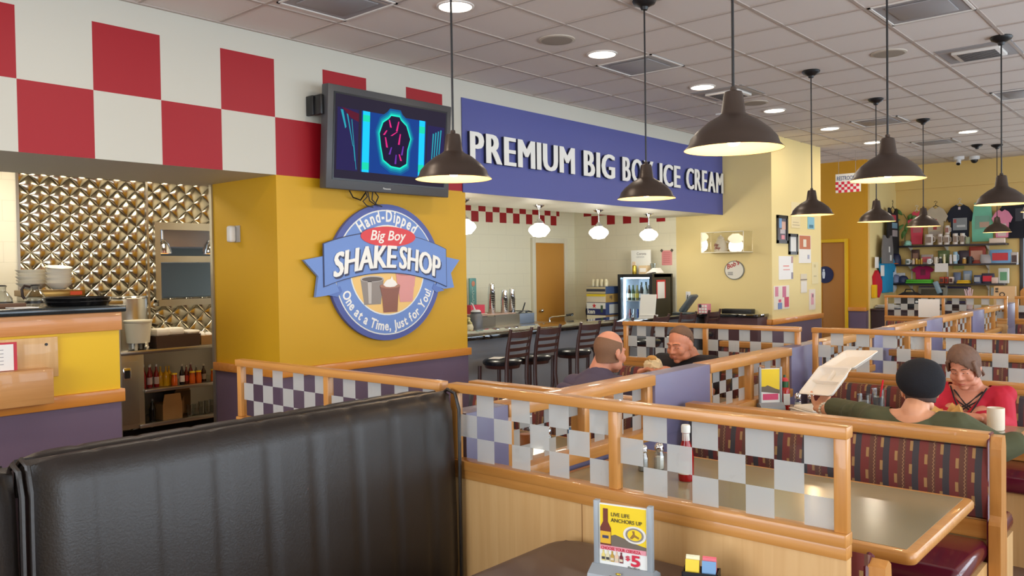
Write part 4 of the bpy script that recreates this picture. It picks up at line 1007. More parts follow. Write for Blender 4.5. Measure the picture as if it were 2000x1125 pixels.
# prep station at the left wall behind the bar
ps = thing('prep_station', 'stainless ice cream prep station behind the bar, left of the door', 'counter', (-7.7, 8.3, 0))
MB().box(-8.25, -7.25, 6.6, 9.55, 0, .86).build('cabinet', BSTEEL, ps, world=True, smooth=False)
MB().box(-8.28, -7.22, 6.58, 9.58, .86, .89, .004).build('worktop', STEEL, ps, world=True)
MB().box(-7.72, -7.70, 7.60, 8.50, .89, 1.02).build('splash_panel', mat('panel_grey', (112, 106, 96), .4), ps, world=True, smooth=False)
MB().box(-7.73, -7.70, 8.50, 9.02, .89, 1.035).build('splash_panel', STEEL, ps, world=True, smooth=False)
MB().box(-8.0, -7.70, 9.02, 9.35, .89, 1.03, .004).build('topping_box', mat('bin_blue', (120, 134, 156), .35), ps, world=True)
MB().box(-8.20, -7.75, 8.20, 9.0, 1.035, 1.05, .003).build('ledge', mat('ledge_pink', (206, 170, 150), .5), ps, world=True)
def cup_stack(x, y, n, z0, lb):
    t = thing('cup_stack', lb, 'cups', (x, y, z0), 0, 'stacks of upside down metal shake cups')
    for i in range(n):
        h = .165; z = i*.032
        MB().lathe([(.052, z), (.054, z+.004), (.036, z+h), (.001, z+h)], seg=22, cap=False).build('cup', CHROME, t)
cup_stack(-7.95, 8.70, 9, 1.05, 'tallest stack of metal shake cups, left one of the three behind the bar')
cup_stack(-7.85, 8.86, 6, 1.05, 'middle stack of metal shake cups behind the bar, right of the tallest one')
cup_stack(-7.92, 9.10, 7, 1.03, 'right stack of metal shake cups behind the bar, beside the black tongs')
sgn = thing('ice_cream_sign', 'tall narrow teal sign spelling ICE CREAM downwards behind the bar', 'sign', (-8.3, 8.66, .9))
MB().box(-8.32, -8.29, 8.61, 8.75, .885, 1.55, .01).build('board', mat('teal_board', (104, 160, 156), .5), sgn, world=True)
for i, ch in enumerate('ICECREAM'):
    text('letter', ch, WPX(-8.289, 8.652, 1.375-.058*i), mat('pale_letter', (206, 222, 206), .5), sgn, size=.07, ext=.001)
MB().prism(ell_poly(8.68, 1.47, .035, .04, 12), -8.29, -8.286, 'yz').build('cone_picture', mat('salmon', (214, 140, 110), .5), sgn, world=True, smooth=False)
cr = thing('grey_crock', 'grey round crock with a white scoop on the prep station', 'crock', (-7.55, 7.95, .89))
MB().lathe([(.001, 0), (.085, 0), (.088, .17), (.07, .20), (.075, .22), (.001, .22)], seg=28).build('jar', mat('crock_grey', (98, 98, 102), .35), cr)
MB().lathe([(.05, .22), (.072, .225), (.05, .25), (.001, .252)], seg=20).build('lid', mat('white_metal'), cr)
MB().tube([(0, -.02, .25), (0, -.06, .32), (0, -.09, .345)], [.012, .008, .006], 8).build('spout', mat('white_metal'), cr)
bx = thing('pink_carton', 'pink and white carton behind the grey crock', 'carton', (-8.0, 8.35, .89))
MB().box(-8.05, -7.9, 8.22, 8.55, .89, 1.06).build('lower_box', mat('carton_pale', (226, 210, 196), .6), bx, world=True, smooth=False)
MB().box(-8.05, -7.9, 8.22, 8.50, 1.06, 1.18).build('upper_box', mat('carton_pink', (214, 60, 84), .5), bx, world=True, smooth=False)
tg = thing('tongs', 'black tongs leaning over the topping box behind the bar', 'tongs', (-7.8, 9.3, 1.03))
MB().tube([(-7.80, 9.12, 1.035), (-7.80, 9.20, 1.06), (-7.80, 9.26, 1.18)], [.012, .01, .008], 8).build('arm', BLACK, tg, world=True)
MB().tube([(-7.82, 9.30, 1.04), (-7.82, 9.36, 1.05), (-7.82, 9.44, 1.035)], [.012, .012, .008], 8).build('arm', BLACK, tg, world=True)
pl = tag(MB().lathe([(.001, 0), (.08, 0), (.11, .02), (.08, .014), (.001, .012)], seg=24).build('plate', PLATE), 'pale plate on the blue grey topping box', 'plate'); pl.location = (-7.86, 9.26, 1.051)
tp = thing('tap_bar', 'thin chrome swing tap in front of the oak door behind the bar', 'tap', (-7.3, 9.3, .99))
MB().tube([(-7.3, 9.2, .89), (-7.3, 9.2, .97), (-7.3, 9.25, .985), (-7.3, 9.75, .985)], .010, 8).build('arm', CHROME, tp, world=True)
MB().cyl((-7.3, 9.60, .99), (-7.3, 9.75, 1.0), .015).build('grip', BLACK, tp, world=True)
fl = thing('flower_jar', 'small dried flowers in a jar at the left bar end', 'flowers', (-7.2, 7.45, .89))
MB().lathe([(.001, 0), (.05, 0), (.06, .06), (.045, .1), (.001, .1)], seg=20).build('jar', mat('jar_cream', (206, 196, 160), .4), fl)
b = MB()
for i in range(14): b.ell((random.uniform(-.06, .06), random.uniform(-.06, .06), .10+random.uniform(0, .07)), (.022, .022, .02), u=8, v=5)
b.build('blossoms', mat('dry_flower', (196, 186, 130), .8), fl)
bd = thing('bead_string', 'dark bead ornament hanging at the left end of the bar top', 'ornament', (-5.90, 5.98, 1.0))
b = MB()
for i in range(4): b.ell((0, 0, .012+.026*i), (.014, .014, .014), u=10, v=6)
b.build('beads', mat('bead_dark', (50, 30, 26), .3), bd)
# fire extinguisher
fe = thing('fire_extinguisher', 'red fire extinguisher with black hose on the end wall behind the bar', 'extinguisher', (-8.02, 11.25, .8))
MB().lathe([(.001, 0), (.065, .0), (.068, .02), (.068, .21), (.04, .26), (.02, .28), (.001, .28)], seg=24).build('cylinder', mat('ext_red', (170, 24, 26), .3), fe)
MB().lathe([(.069, .08), (.069, .17)], seg=24, cap=False).build('label', mat('lab_pale', (214, 190, 176), .6), fe)
MB().box(-.02, .09, -.012, .012, .28, .30, .004).box(-.02, .10, -.012, .012, .315, .33, .004).build('valve_lever', mat('ext_red'), fe)
MB().tube([(-.02, 0, .29), (-.09, -.02, .27), (-.11, -.02, .16), (-.09, -.02, .02)], .012, 8).build('hose', BLACK, fe)
# drinks fridge
FB = mat('fridge_black', (30, 30, 32), .35)
fg = thing('drinks_fridge', 'black glass-door fridge lit blue white with bottles behind the bar', 'fridge', (-6.8, 10.95, 0))
b = MB().box(-7.10, -6.49, 11.18, 11.24, 0, 1.57).box(-7.10, -7.06, 10.70, 11.2, 0, 1.57).box(-6.53, -6.49, 10.70, 11.2, 0, 1.57).box(-7.10, -6.49, 10.70, 11.2, 1.52, 1.57).box(-7.10, -6.49, 10.70, 11.2, 0, .78)
b.build('body', FB, fg, world=True, smooth=False)
MB().box(-7.10, -7.05, 10.64, 10.70, .70, 1.57).box(-6.54, -6.49, 10.64, 10.70, .70, 1.57).box(-7.05, -6.54, 10.64, 10.70, 1.52, 1.57).box(-7.05, -6.54, 10.64, 10.70, .70, .78).build('door_frame', mat('door_frame_black', (20, 22, 28), .3), fg, world=True, smooth=False)
MB().box(-7.055, -6.535, 11.16, 11.18, .78, 1.52).build('back_liner', mat('liner_white', (226, 236, 246), .4), fg, world=True, smooth=False)
MB().box(-7.058, -7.05, 10.72, 11.16, .78, 1.52).build('side_liner', mat('liner_white'), fg, world=True, smooth=False)
MB().box(-7.05, -6.535, 10.74, 11.16, 1.155, 1.167).build('shelf', mat('white_metal'), fg, world=True, smooth=False)
MB().box(-7.05, -6.535, 10.74, 11.16, .79, .80).build('shelf', mat('white_metal'), fg, world=True, smooth=False)
MB().box(-7.048, -7.03, 10.73, 10.75, .80, 1.50).build('light_tube', mat('fridge_tube', (240, 248, 255), .4, em=(200, 228, 255), es=26), fg, world=True, smooth=False)
MB().box(-7.05, -6.54, 10.72, 10.75, 1.50, 1.52).build('light_tube', mat('fridge_tube'), fg, world=True, smooth=False)
MB().box(-7.05, -6.54, 10.668, 10.674, .78, 1.52).build('door_glass', GLASS, fg, world=True, smooth=False)
MB().box(-6.489, -6.487, 10.78, 11.0, 1.20, 1.46).build('notice', mat('paper_white'), fg, world=True, smooth=False)
MB().box(-6.488, -6.486, 10.76, 11.02, 1.45, 1.48).box(-6.488, -6.486, 10.76, 10.785, 1.20, 1.46).box(-6.488, -6.486, 10.995, 11.02, 1.20, 1.46).build('notice_border', mat('red_border', (200, 40, 46), .5), fg, world=True, smooth=False)
def beer(x, y, z, c, lab, lb, h=.235, r=.03):
    t = thing('beer_bottle', lb, 'bottle', (x, y, z), 0, 'bottles in the drinks fridge')
    MB().lathe([(.001, 0), (r, 0), (r, h*.58), (r*.45, h*.78), (r*.42, h), (.001, h)], seg=14).build('body', mat('glass_%d_%d_%d' % c, c, .12), t)
    MB().lathe([(r*1.02, h*.18), (r*1.02, h*.46)], seg=14, cap=False).build('label', mat('lab_%d_%d_%d' % lab, lab, .5), t)
def ordinal(i): return ('first', 'second', 'third', 'fourth', 'fifth', 'sixth', 'seventh', 'eighth')[i]
cs = [((60, 40, 20), (226, 226, 216)), ((50, 70, 40), (220, 214, 180)), ((120, 110, 60), (216, 190, 60)), ((40, 30, 26), (224, 226, 230)), ((190, 190, 180), (226, 228, 232)), ((60, 50, 40), (226, 230, 236)), ((40, 34, 30), (220, 224, 228)), ((70, 60, 40), (230, 230, 230))]
for i in range(7): beer(-7.0+.072*i, 10.80, 1.167, cs[i][0], cs[i][1], 'beer bottle on the fridge\'s upper shelf, %s from the left' % ordinal(i))
cs2 = [((90, 30, 30), (226, 226, 230)), ((190, 190, 190), (220, 120, 120)), ((30, 60, 150), (226, 230, 236)), ((36, 30, 40), (200, 210, 226)), ((60, 90, 170), (230, 234, 240)), ((30, 50, 130), (226, 230, 236)), ((50, 60, 130), (220, 226, 236))]
for i in range(7): beer(-7.0+.072*i, 10.82, .80, cs2[i][0], cs2[i][1], 'bottle on the fridge\'s lower shelf, %s from the left' % ordinal(i))
for i in range(5): beer(-6.90+.08*i, 11.0, 1.167, (40, 50, 30), (90, 100, 60), 'back row bottle on the fridge\'s upper shelf, %s from the left' % ordinal(i), .28)
# on top of the fridge
cb = thing('beer_display_card', 'white cardboard Corona display standing on the drinks fridge', 'sign', (-6.9, 11.0, 1.57))
MB().box(-7.07, -6.72, 10.98, 10.99, 1.57, 1.94).build('card', mat('card_white', (232, 232, 226), .5), cb, world=True, smooth=False)
text('lettering', 'Corona', WNY(-6.97, 10.979, 1.865), mat('ink_dark', (60, 60, 70), .6), cb, size=.055, ext=.0005)
text('lettering', 'CERVEZA', WNY(-6.98, 10.979, 1.82), mat('ink_grey', (150, 150, 156), .6), cb, size=.035, ext=.0005)
MB().box(-7.05, -6.99, 10.976, 10.98, 1.60, 1.76).build('picture', mat('pic_peach', (226, 200, 170), .5), cb, world=True, smooth=False)
cn = thing('beer_can', 'gold beer can in front of the white display on the fridge', 'can', (-6.93, 10.85, 1.57)); MB().lathe([(.001, 0), (.03, 0), (.034, .01), (.034, .12), (.026, .135), (.001, .135)], seg=20).build('body', mat('can_gold', (206, 176, 70), .25, .7), cn)
MB().lathe([(.001, .134), (.025, .135), (.001, .137)], seg=16).build('top', CHROME, cn)
bx = thing('small_box', 'small tan box beside the gold can on the fridge', 'box', (-6.78, 10.9, 1.57)); MB().box(-6.86, -6.71, 10.86, 10.95, 1.57, 1.70).build('body', mat('box_tan', (216, 190, 150), .6), bx, world=True, smooth=False); MB().box(-6.84, -6.73, 10.857, 10.86, 1.60, 1.66).build('label', mat('paper_white'), bx, world=True, smooth=False)
tumbler(-6.655, 10.95, 1.57, .16, .05, 'clear pitcher at the right of the small tan box on the fridge', 'pitcher', 'pitcher', None)
pp = tag(MB().prism([(-6.70, 1.575), (-6.52, 1.60), (-6.50, 1.585), (-6.56, 1.66)], 10.78, 11.0, 'xz').build('papers', mat('paper_white'), smooth=False), 'loose white papers on the right top of the drinks fridge', 'paper')
# beer cartons
cab = thing('low_cabinet', 'low tan cabinet carrying the beer cartons left of the fridge', 'cabinet', (-7.4, 10.8, 0))
MB().box(-7.72, -7.13, 10.42, 11.2, 0, .84).build('body', mat('cabinet_tan', (196, 184, 150), .5), cab, world=True, smooth=False)
MB().box(-7.74, -7.12, 10.40, 11.2, .84, .86).build('top', mat('cabinet_tan'), cab, world=True, smooth=False)
def carton(z0, h, front, side, lb, x0=-7.56, x1=-7.2):
    t = thing('beer_carton', lb, 'carton', (-7.4, 10.75, z0), 0, 'stacked beer cartons')
    MB().box(x0, x1, 10.46, 11.0, z0, z0+h).build('body', mat('carton_%d_%d_%d' % side, side, .5), t, world=True, smooth=False)
    MB().box(x0+.004, x1-.004, 10.456, 10.461, z0+.003, z0+h-.003).build('front_print', mat('carton_%d_%d_%d' % front, front, .5), t, world=True, smooth=False)
    return t
c0 = carton(.862, .085, (224, 216, 190), (150, 120, 80), 'bottom pale carton of the stack left of the fridge')
c1 = carton(.95, .19, (40, 46, 100), (60, 76, 120), 'dark blue carton with a red star left of the fridge')
MB().box(-7.556, -7.204, 10.452, 10.457, 1.045, 1.135).build('upper_print', mat('card_white'), c1, world=True, smooth=False)
text('lettering', 'ken', WNY(-7.54, 10.450, .97), SWHITE, c1, size=.10, ext=.001, off=.003)
MB().prism([(-7.41+.04*(1 if k % 2 == 0 else .4)*sin(pi*k/5), 1.09+.04*(1 if k % 2 == 0 else .4)*cos(pi*k/5)) for k in range(10)], 10.448, 10.452, 'xz').build('star', mat('star_red', (206, 30, 40), .5), c1, world=True, smooth=False)
MB().box(-7.29, -7.25, 10.450, 10.454, .99, 1.10).build('bottle_picture', mat('bottle_green', (70, 92, 70), .5), c1, world=True, smooth=False)
MB().box(-7.199, -7.197, 10.55, 10.85, .97, 1.11).build('side_picture', mat('pic_pale', (196, 200, 200), .5), c1, world=True, smooth=False)
c2 = carton(1.142, .13, (226, 214, 190), (170, 140, 80), 'white carton with a yellow band below the canned six packs')
MB().box(-7.556, -7.204, 10.452, 10.457, 1.235, 1.27).build('band', mat('band_yellow', (232, 204, 40), .5), c2, world=True, smooth=False)
text('lettering', 'HJ', WPX(-7.196, 10.56, 1.20), mat('ink_dark'), c2, size=.07, ext=.001)
c3 = carton(1.275, .11, (206, 190, 150), (60, 80, 120), 'top tan carton of the stack with bottle necks above')
MB().box(-7.556, -7.204, 10.452, 10.457, 1.31, 1.35).build('band', mat('ink_dark'), c3, world=True, smooth=False)
for i in range(4): beer_ = tag(MB().lathe([(.001, 0), (.03, 0), (.034, .08), (.02, .11), (.001, .112)], (0, 0, 0), 14).build('beer_can', mat('can_pale', (216, 206, 170), .3)), 'pale can standing on the top carton, %s from the left' % ordinal(i), 'can', 'cans on the beer cartons'); beer_.location = (-7.5+.08*i, 10.56, 1.388)
# board, terminal, box on the bar
wb = thing('white_menu_board', 'blank white board standing on the bar in front of the fridge', 'board', (-6.25, 10.1, .99))
MB().box(-.13, .13, -.004, .004, 0, .30, M=Matrix.Rotation(R_(-10), 4, 'X')).build('board', mat('board_white', (226, 224, 218), .5), wb)
MB().box(-.12, .12, -.02, .10, 0, .006).build('foot', mat('board_white'), wb)
ptm = thing('card_terminal', 'grey payment terminal tilted on a stand at the bar end', 'terminal', (-6.0, 10.75, .99))
M_ = Matrix.Translation((-5.95, 10.75, 1.14)) @ Matrix.Rotation(R_(-50), 4, 'Y')
MB().box(-.16, .16, -.10, .10, -.025, .025, .02, 3, M_).build('screen_case', mat('term_grey', (92, 100, 102), .35), ptm, world=True)
MB().box(-.13, .13, -.08, .08, .0255, .027, M=M_).build('screen', mat('term_screen', (70, 84, 90), .1), ptm, world=True, smooth=False)
MB().cyl((-6.05, 10.75, .99), (-5.97, 10.75, 1.11), .03).box(-6.16, -5.88, 10.65, 10.85, .99, 1.01, .005).build('stand', mat('term_grey'), ptm, world=True)
pb = thing('pink_box', 'small pink box with white windows beside the payment terminal', 'box', (-5.75, 10.85, .99))
MB().box(-5.83, -5.68, 10.8, 10.92, .99, 1.13, .004).build('body', mat('box_pink', (214, 130, 140), .5), pb, world=True)
b = MB()
for i in range(3):
    for j in range(3): b.box(-5.81+.045*i, -5.775+.045*i, 10.797, 10.80, 1.0+.042*j, 1.032+.042*j)
b.build('print', mat('paper_white'), pb, world=True, smooth=False)
MB().ell((-5.79, 10.798, 1.10), (.025, .004, .025)).build('print_spot', mat('ink_dark'), pb, world=True)
lg = tag(box(-5.66, -5.2, 11.2, 11.34, .985, 1.045, .004).build('black_ledge', BLACK), 'low black ledge box at the end of the bar below the outlet', 'ledge')
lgc = thing('end_counter', 'dark counter stub running along the tan wall at the bar end', 'counter', (-5.4, 11.1, 0))
MB().box(-5.84, -5.0, 10.98, 11.35, .94, .985, .005).build('counter_top', mat('granite_black'), lgc, world=True)
MB().box(-5.84, -5.02, 11.02, 11.35, 0, .94).build('front_panel', mat('maroon_panel', (84, 54, 58), .5), lgc, world=True, smooth=False)
ol = thing('wall_outlet', 'white wall outlet with a cord above the card terminal', 'outlet', (-6.27, 11.36, 1.2))
MB().box(-6.33, -6.25, 11.35, 11.36, 1.17, 1.29, .003).build('cover_plate', mat('white_metal'), ol, world=True)
MB().tube([(-6.29, 11.34, 1.24), (-6.29, 11.32, 1.15), (-6.30, 11.33, 1.05), (-6.33, 11.33, .99)], .006, 6).build('cord', BLACK, ol, world=True)
# things on the end wall
dc = thing('display_case', 'clear wall case with a cookie jar above the round red and white sign', 'case', (-5.57, 11.25, 1.87))
b = MB().box(-5.90, -5.235, 11.06, 11.064, 1.88, 2.17).box(-5.90, -5.896, 11.06, 11.35, 1.88, 2.17).box(-5.239, -5.235, 11.06, 11.35, 1.88, 2.17).box(-5.90, -5.235, 11.06, 11.35, 2.166, 2.17)
b.build('cover', ACR, dc, world=True, smooth=False)
MB().box(-5.90, -5.235, 11.05, 11.36, 1.868, 1.88).build('base', mat('case_base', (224, 216, 190), .3), dc, world=True, smooth=False)
EDG = mat('acrylic_edge', (236, 232, 214), .2)
b = MB()
for x in (-5.90, -5.24):
    b.box(x-.003, x+.005, 11.055, 11.06, 1.87, 2.17)
b.box(-5.90, -5.235, 11.055, 11.06, 2.165, 2.172); b.build('edges', EDG, dc, world=True, smooth=False)
cj = thing('cookie_jar', 'white pitcher shaped cookie jar reading Big Boy inside the clear case', 'jar', (-5.66, 11.2, 1.88))
MB().lathe([(.001, 0), (.095, 0), (.10, .02), (.085, .12), (.06, .17), (.05, .18), (.055, .19), (.04, .22), (.012, .235), (.012, .25), (.001, .252)], seg=28).build('body', mat('jar_white', (226, 214, 192), .25), cj)
MB().tube([(.085, 0, .15), (.14, 0, .13), (.13, 0, .05), (.09, 0, .03)], .012, 8).build('handle', mat('jar_white'), cj)
text('lettering', 'Big', WNY(-5.72, 11.10, 1.965), mat('jar_red', (150, 40, 40), .5), cj, size=.055, ext=.002, shear=.3, off=.001)
text('lettering', 'Boy', WNY(-5.71, 11.10, 1.92), mat('jar_red'), cj, size=.055, ext=.002, shear=.3, off=.001)
sc2 = tag(MB().lathe([(.001, 0), (.05, 0), (.055, .09), (.04, .1), (.001, .1)], seg=24).build('white_cup', mat('jar_white')), 'small white cup at the right inside the clear case', 'cup'); sc2.location = (-5.40, 11.2, 1.88)
sw = tag(box(-6.03, -5.95, 11.35, 11.36, 1.90, 2.02, .003).build('blank_plate', mat('plate_cream', (228, 216, 182), .5)), 'blank cream switch plate left of the clear case', 'plate')
rs = thing('round_wall_sign', 'small round white sign with red script below the clear case', 'sign', (-5.52, 11.35, 1.61))
def wy(poly, y, th, nm, m): MB().prism(poly, y-th, y, 'xz').build(nm, m, rs, world=True, smooth=False)
wy(ell_poly(-5.52, 1.61, .155, .14, 36), 11.36, .02, 'rim', mat('rim_grey', (120, 120, 110), .4)); wy(ell_poly(-5.52, 1.61, .142, .128, 36), 11.34, .003, 'face', mat('face_white', (232, 228, 214), .4))
text('lettering', "Bob's", WNY(-5.63, 11.335, 1.625) @ Matrix.Rotation(R_(20), 4, 'Z'), mat('script_red', (178, 40, 40), .5), rs, size=.095, ext=.001, shear=.3, off=.002)
b = MB()
for i in range(3): b.box(-5.62, -5.54, 11.334, 11.337, 1.575-.018*i, 1.582-.018*i)
b.build('print', mat('ink_dark'), rs, world=True, smooth=False)
pn = thing('pink_notice', 'pink notice taped to the wall right of the fridge display', 'notice', (-6.57, 11.36, 1.83))
MB().box(-6.745, -6.565, 11.352, 11.358, 1.70, 1.93).build('sheet', mat('paper_pink', (228, 150, 150), .6), pn, world=True, smooth=False)
b = MB()
for i in range(6): b.box(-6.72, -6.60, 11.350, 11.352, 1.89-.03*i, 1.896-.03*i)
b.build('print', mat('print_rose', (190, 100, 106), .6), pn, world=True, smooth=False)
for x in (-6.755, -6.575): MB().box(-.02, .02, 0, .003, -.02, .02, M=Matrix.Translation((x+.01, 11.350, 1.93)) @ Matrix.Rotation(R_(40), 4, 'Y')).build('tape', mat('tape_dark', (96, 88, 76), .5), pn, world=True, smooth=False)
# notes and frames on the cream pillar
def note(nm, lb, cat, y0, y1, z0, z1, frame=None, inner=(232, 226, 214), blocks=()):
    t = thing(nm, lb, cat, (-4.95, (y0+y1)/2, z0), 0, 'notes and frames on the cream pillar')
    if frame:
        f_ = .045
        MB().box(-4.95, -4.93, y0, y0+f_, z0, z1).box(-4.95, -4.93, y1-f_, y1, z0, z1).box(-4.95, -4.93, y0, y1, z0, z0+f_).box(-4.95, -4.93, y0, y1, z1-f_, z1).build('frame', mat('frame_%d_%d_%d' % frame, frame, .3), t, world=True, smooth=False)
    MB().box(-4.951, -4.942, y0+.003, y1-.003, z0+.003, z1-.003).build('sheet', mat('sheet_%d_%d_%d' % inner, inner, .5), t, world=True, smooth=False)
    for q_, (a, c, d, e, cc) in enumerate(blocks):
        MB().box(-4.943, -4.940+.0008*q_, y0+(y1-y0)*a, y0+(y1-y0)*c, z0+(z1-z0)*d, z0+(z1-z0)*e).build('print', mat('prt_%d_%d_%d' % cc, cc, .5), t, world=True, smooth=False)
BK = (26, 24, 26)
note('framed_poster', 'black framed dark poster, top left on the cream pillar', 'picture', 11.52, 11.90, 1.99, 2.40, BK, (96, 92, 100), ((.2, .45, .55, .9, (120, 160, 200)), (.45, .8, .5, .78, (214, 170, 150)), (.3, .75, .35, .5, (190, 180, 180)), (.4, .7, .15, .3, (220, 140, 150))))
note('framed_certificate', 'black framed pale certificate right of the dark poster', 'picture', 11.94, 12.27, 1.83, 2.14, BK, (226, 224, 218), ())
note('note_sheet', 'sheet with an orange picture over white text, upper middle of the pillar', 'notice', 12.32, 12.80, 1.70, 2.13, None, (238, 232, 222), ((.05, .95, .5, .98, (196, 112, 70)), (.35, .6, .58, .85, (232, 222, 200)), (.7, .85, .15, .3, (170, 170, 190))))
note('note_sheet', 'white letter with red lines, left middle of the pillar', 'notice', 11.58, 12.10, 1.46, 1.81, None, (240, 236, 230), ((.3, .7, .55, .6, (230, 150, 140)), (.3, .75, .40, .44, (230, 160, 150)), (.86, .98, .7, .98, (190, 150, 150)), (.86, .98, .02, .3, (150, 140, 150))))
note('note_sheet', 'collage of small pink and blue cards, lower left of the pillar', 'notice', 11.40, 11.95, 1.03, 1.38, None, (236, 226, 206), ((.08, .28, .55, .95, (214, 130, 150)), (.55, .78, .5, .95, (206, 110, 140)), (.3, .45, .3, .42, (214, 80, 110)), (.68, .95, .08, .5, (208, 70, 100)), (.25, .5, .02, .28, (120, 140, 190))))
note('note_sheet', 'small clipboard with beige paper, lower middle of the pillar', 'notice', 12.38, 12.63, 1.24, 1.54, None, (222, 206, 176), ((.0, 1, .66, .72, (140, 120, 100)), (.05, .95, .05, .6, (232, 222, 206))))
note('note_sheet', 'narrow pale note with a pink drawing, lower right of the pillar', 'notice', 12.71, 12.97, .97, 1.295, None, (234, 218, 200), ((.3, .7, .25, .8, (226, 160, 170)), (.5, .65, .6, .75, (110, 80, 90))))
note('note_sheet', 'faded cream sheet at the pillar\'s right edge', 'notice', 12.82, 13.10, 1.37, 1.72, None, (232, 214, 160), ((.35, .6, .75, .88, (206, 186, 130)), (.3, .7, .35, .37, (150, 130, 100))))
note('note_sheet', 'cream sheet half hidden behind the pendant lamp, top of the pillar', 'notice', 12.04, 12.38, 2.23, 2.62, None, (236, 218, 170), ((.2, .8, .2, .23, (200, 180, 140)), (.15, .9, .1, .13, (200, 180, 140))))
note('note_sheet', 'small blue postcard below the pendant lamp, top right of the pillar', 'notice', 12.68, 12.95, 2.23, 2.42, None, (136, 190, 206), ((.2, .8, .1, .35, (70, 120, 140)),))
# restroom signs
rr = thing('restroom_sign', 'white hanging sign reading RESTROOM over a red and white checker', 'sign', (-5.0, 14.0, 2.8), 0)
P0 = (-5.04, 14.0)
def rsn(nm, poly, m, d): MB().prism(poly, 14.0-d-.004, 14.0-d, 'xz').build(nm, m, rr, world=True, smooth=False)
RX0, RX1, RZ0, RZ1 = -4.985, -4.58, 2.865, 3.175
MB().box(RX0, RX1, 14.0, 14.012, RZ0, RZ1).build('board', mat('sign_board_white', (238, 238, 234), .4), rr, world=True, smooth=False)
b = MB()
for i in range(8):
    for j in range(4):
        if (i+j) % 2: b.prism([(RX0+.048*i, RZ0+.045*j), (RX0+.048*(i+1), RZ0+.045*j), (RX0+.048*(i+1), RZ0+.045*(j+1)), (RX0+.048*i, RZ0+.045*(j+1))], 13.996, 14.0, 'xz')
b.build('checker_print', mat('sign_rose', (214, 40, 70), .5), rr, world=True, smooth=False)
text('lettering', 'RESTROOM', WNY(RX0+.02, 13.999, RZ0+.205), mat('sign_letter_blue', (40, 70, 130), .5), rr, size=.095, ext=.001, off=.001, sx=.62)
for x in (RX0+.05, RX1-.08): MB().cyl((x, 14.006, RZ1), (x, 14.006, CEIL), .003, seg=6).build('wire', mat('wire_grey', (150, 140, 130), .4), rr, world=True)
ds = thing('door_sign', 'round navy restroom sign with a white figure on the brown door', 'sign', (-5.66, 15.33, 1.5))
MB().prism(ell_poly(-5.66, 1.49, .155, .155, 32), 15.325, 15.338, 'xz').build('disc', mat('navy', (26, 32, 74), .4), ds, world=True, smooth=False)
MB().prism([(-5.70, 1.42), (-5.665, 1.42), (-5.655, 1.50), (-5.66, 1.55), (-5.705, 1.55), (-5.71, 1.50)], 15.321, 15.325, 'xz').prism(ell_poly(-5.682, 1.575, .02, .02, 12), 15.321, 15.325, 'xz').build('figure', mat('figure_white', (220, 224, 230), .5), ds, world=True, smooth=False)
# ================================================================ merchandise corner at the far wall
def fx(px): return -4.978+.00866*(px-1742)
def fz(py): return 2.015-.0099*(py-480)
def tshirt(name, lb, M, w, h, c, sleeves=True, hanger=None, prints=(), grp='shirts on display', tank=False):
    """M places local x (width), y (up), z (out of the wall)"""
    t = thing(name, lb, 'shirt', M.translation, 0, grp)
    hw = w/2; sh = hw*.95
    if sleeves:
        poly = [(-hw*.62, 0), (hw*.62, 0), (hw*.62, h*.58), (hw*.78, h*.52), (hw, h*.70), (hw*.62, h*.92), (hw*.25, h), (hw*.12, h*.95), (0, h*.93), (-hw*.12, h*.95), (-hw*.25, h), (-hw*.62, h*.92), (-hw, h*.70), (-hw*.78, h*.52), (-hw*.62, h*.58)]
    else:
        poly = [(-hw*.9, 0), (hw*.9, 0), (hw*.92, h*.5), (hw*.8, h*.75), (hw*.7, h), (hw*.45, h), (hw*.2, h*.88), (-hw*.2, h*.88), (-hw*.45, h), (-hw*.7, h), (-hw*.8, h*.75), (-hw*.92, h*.5)]
    b = MB(); b.prism(poly, .01, .035, 'xy', M); n = len(poly)
    bmesh.ops.bevel(b.bm, geom=[e for e in b.bm.edges if e.calc_length() > .03], offset=.006, segments=2, affect='EDGES')
    b.build('cloth', mat('cloth_%d_%d_%d' % c, c, .85, var=.25, vscale=9), t, world=True)
    for q_, (x0, x1, y0, y1, pc) in enumerate(prints):
        MB().box(x0*w, x1*w, y0*h, y1*h, .034, .0375+.001*q_, M=M).build('print', mat('prt_%d_%d_%d' % pc, pc, .6), t, world=True, smooth=False)
    if hanger:
        b = MB(); b.tube([M @ Vector(p) for p in ((-hw*.5, h*.93, .022), (0, h*1.04, .022), (hw*.5, h*.93, .022))], .008, 6)
        b.tube([M @ Vector(p) for p in ((0, h*1.04, .022), (0, h*1.10, .022), (.03, h*1.14, .022), (.0, h*1.17, .022), (-.03, h*1.14, .022))], .005, 6)
        b.build('hanger', mat('hang_%d_%d_%d' % hanger, hanger, .4), t, world=True)
    return t
FY = 16.985; FN = [0]
def far_shirt(lb, x0, x1, y0, y1, c, **k):
    FN[0] += 1; FY = 16.985-.035*(FN[0] % 3)
    return tshirt('t_shirt', lb, WNY((fx(x0)+fx(x1))/2, FY-.02, fz(y1)), fx(x1)-fx(x0), fz(y0)-fz(y1), c, **k)
far_shirt('coral pink shirt above the shelves, left of the beige one', 1778, 1816, 414, 478, (236, 84, 104), hanger=(220, 220, 214), prints=((-.2, .25, .35, .6, (190, 110, 110)),))
far_shirt('beige shirt on a dark hanger above the shelves', 1812, 1860, 408, 470, (206, 192, 168), hanger=(50, 40, 36), prints=((-.1, .05, .3, .62, (170, 70, 70)), (-.25, .2, .12, .25, (170, 160, 150))))
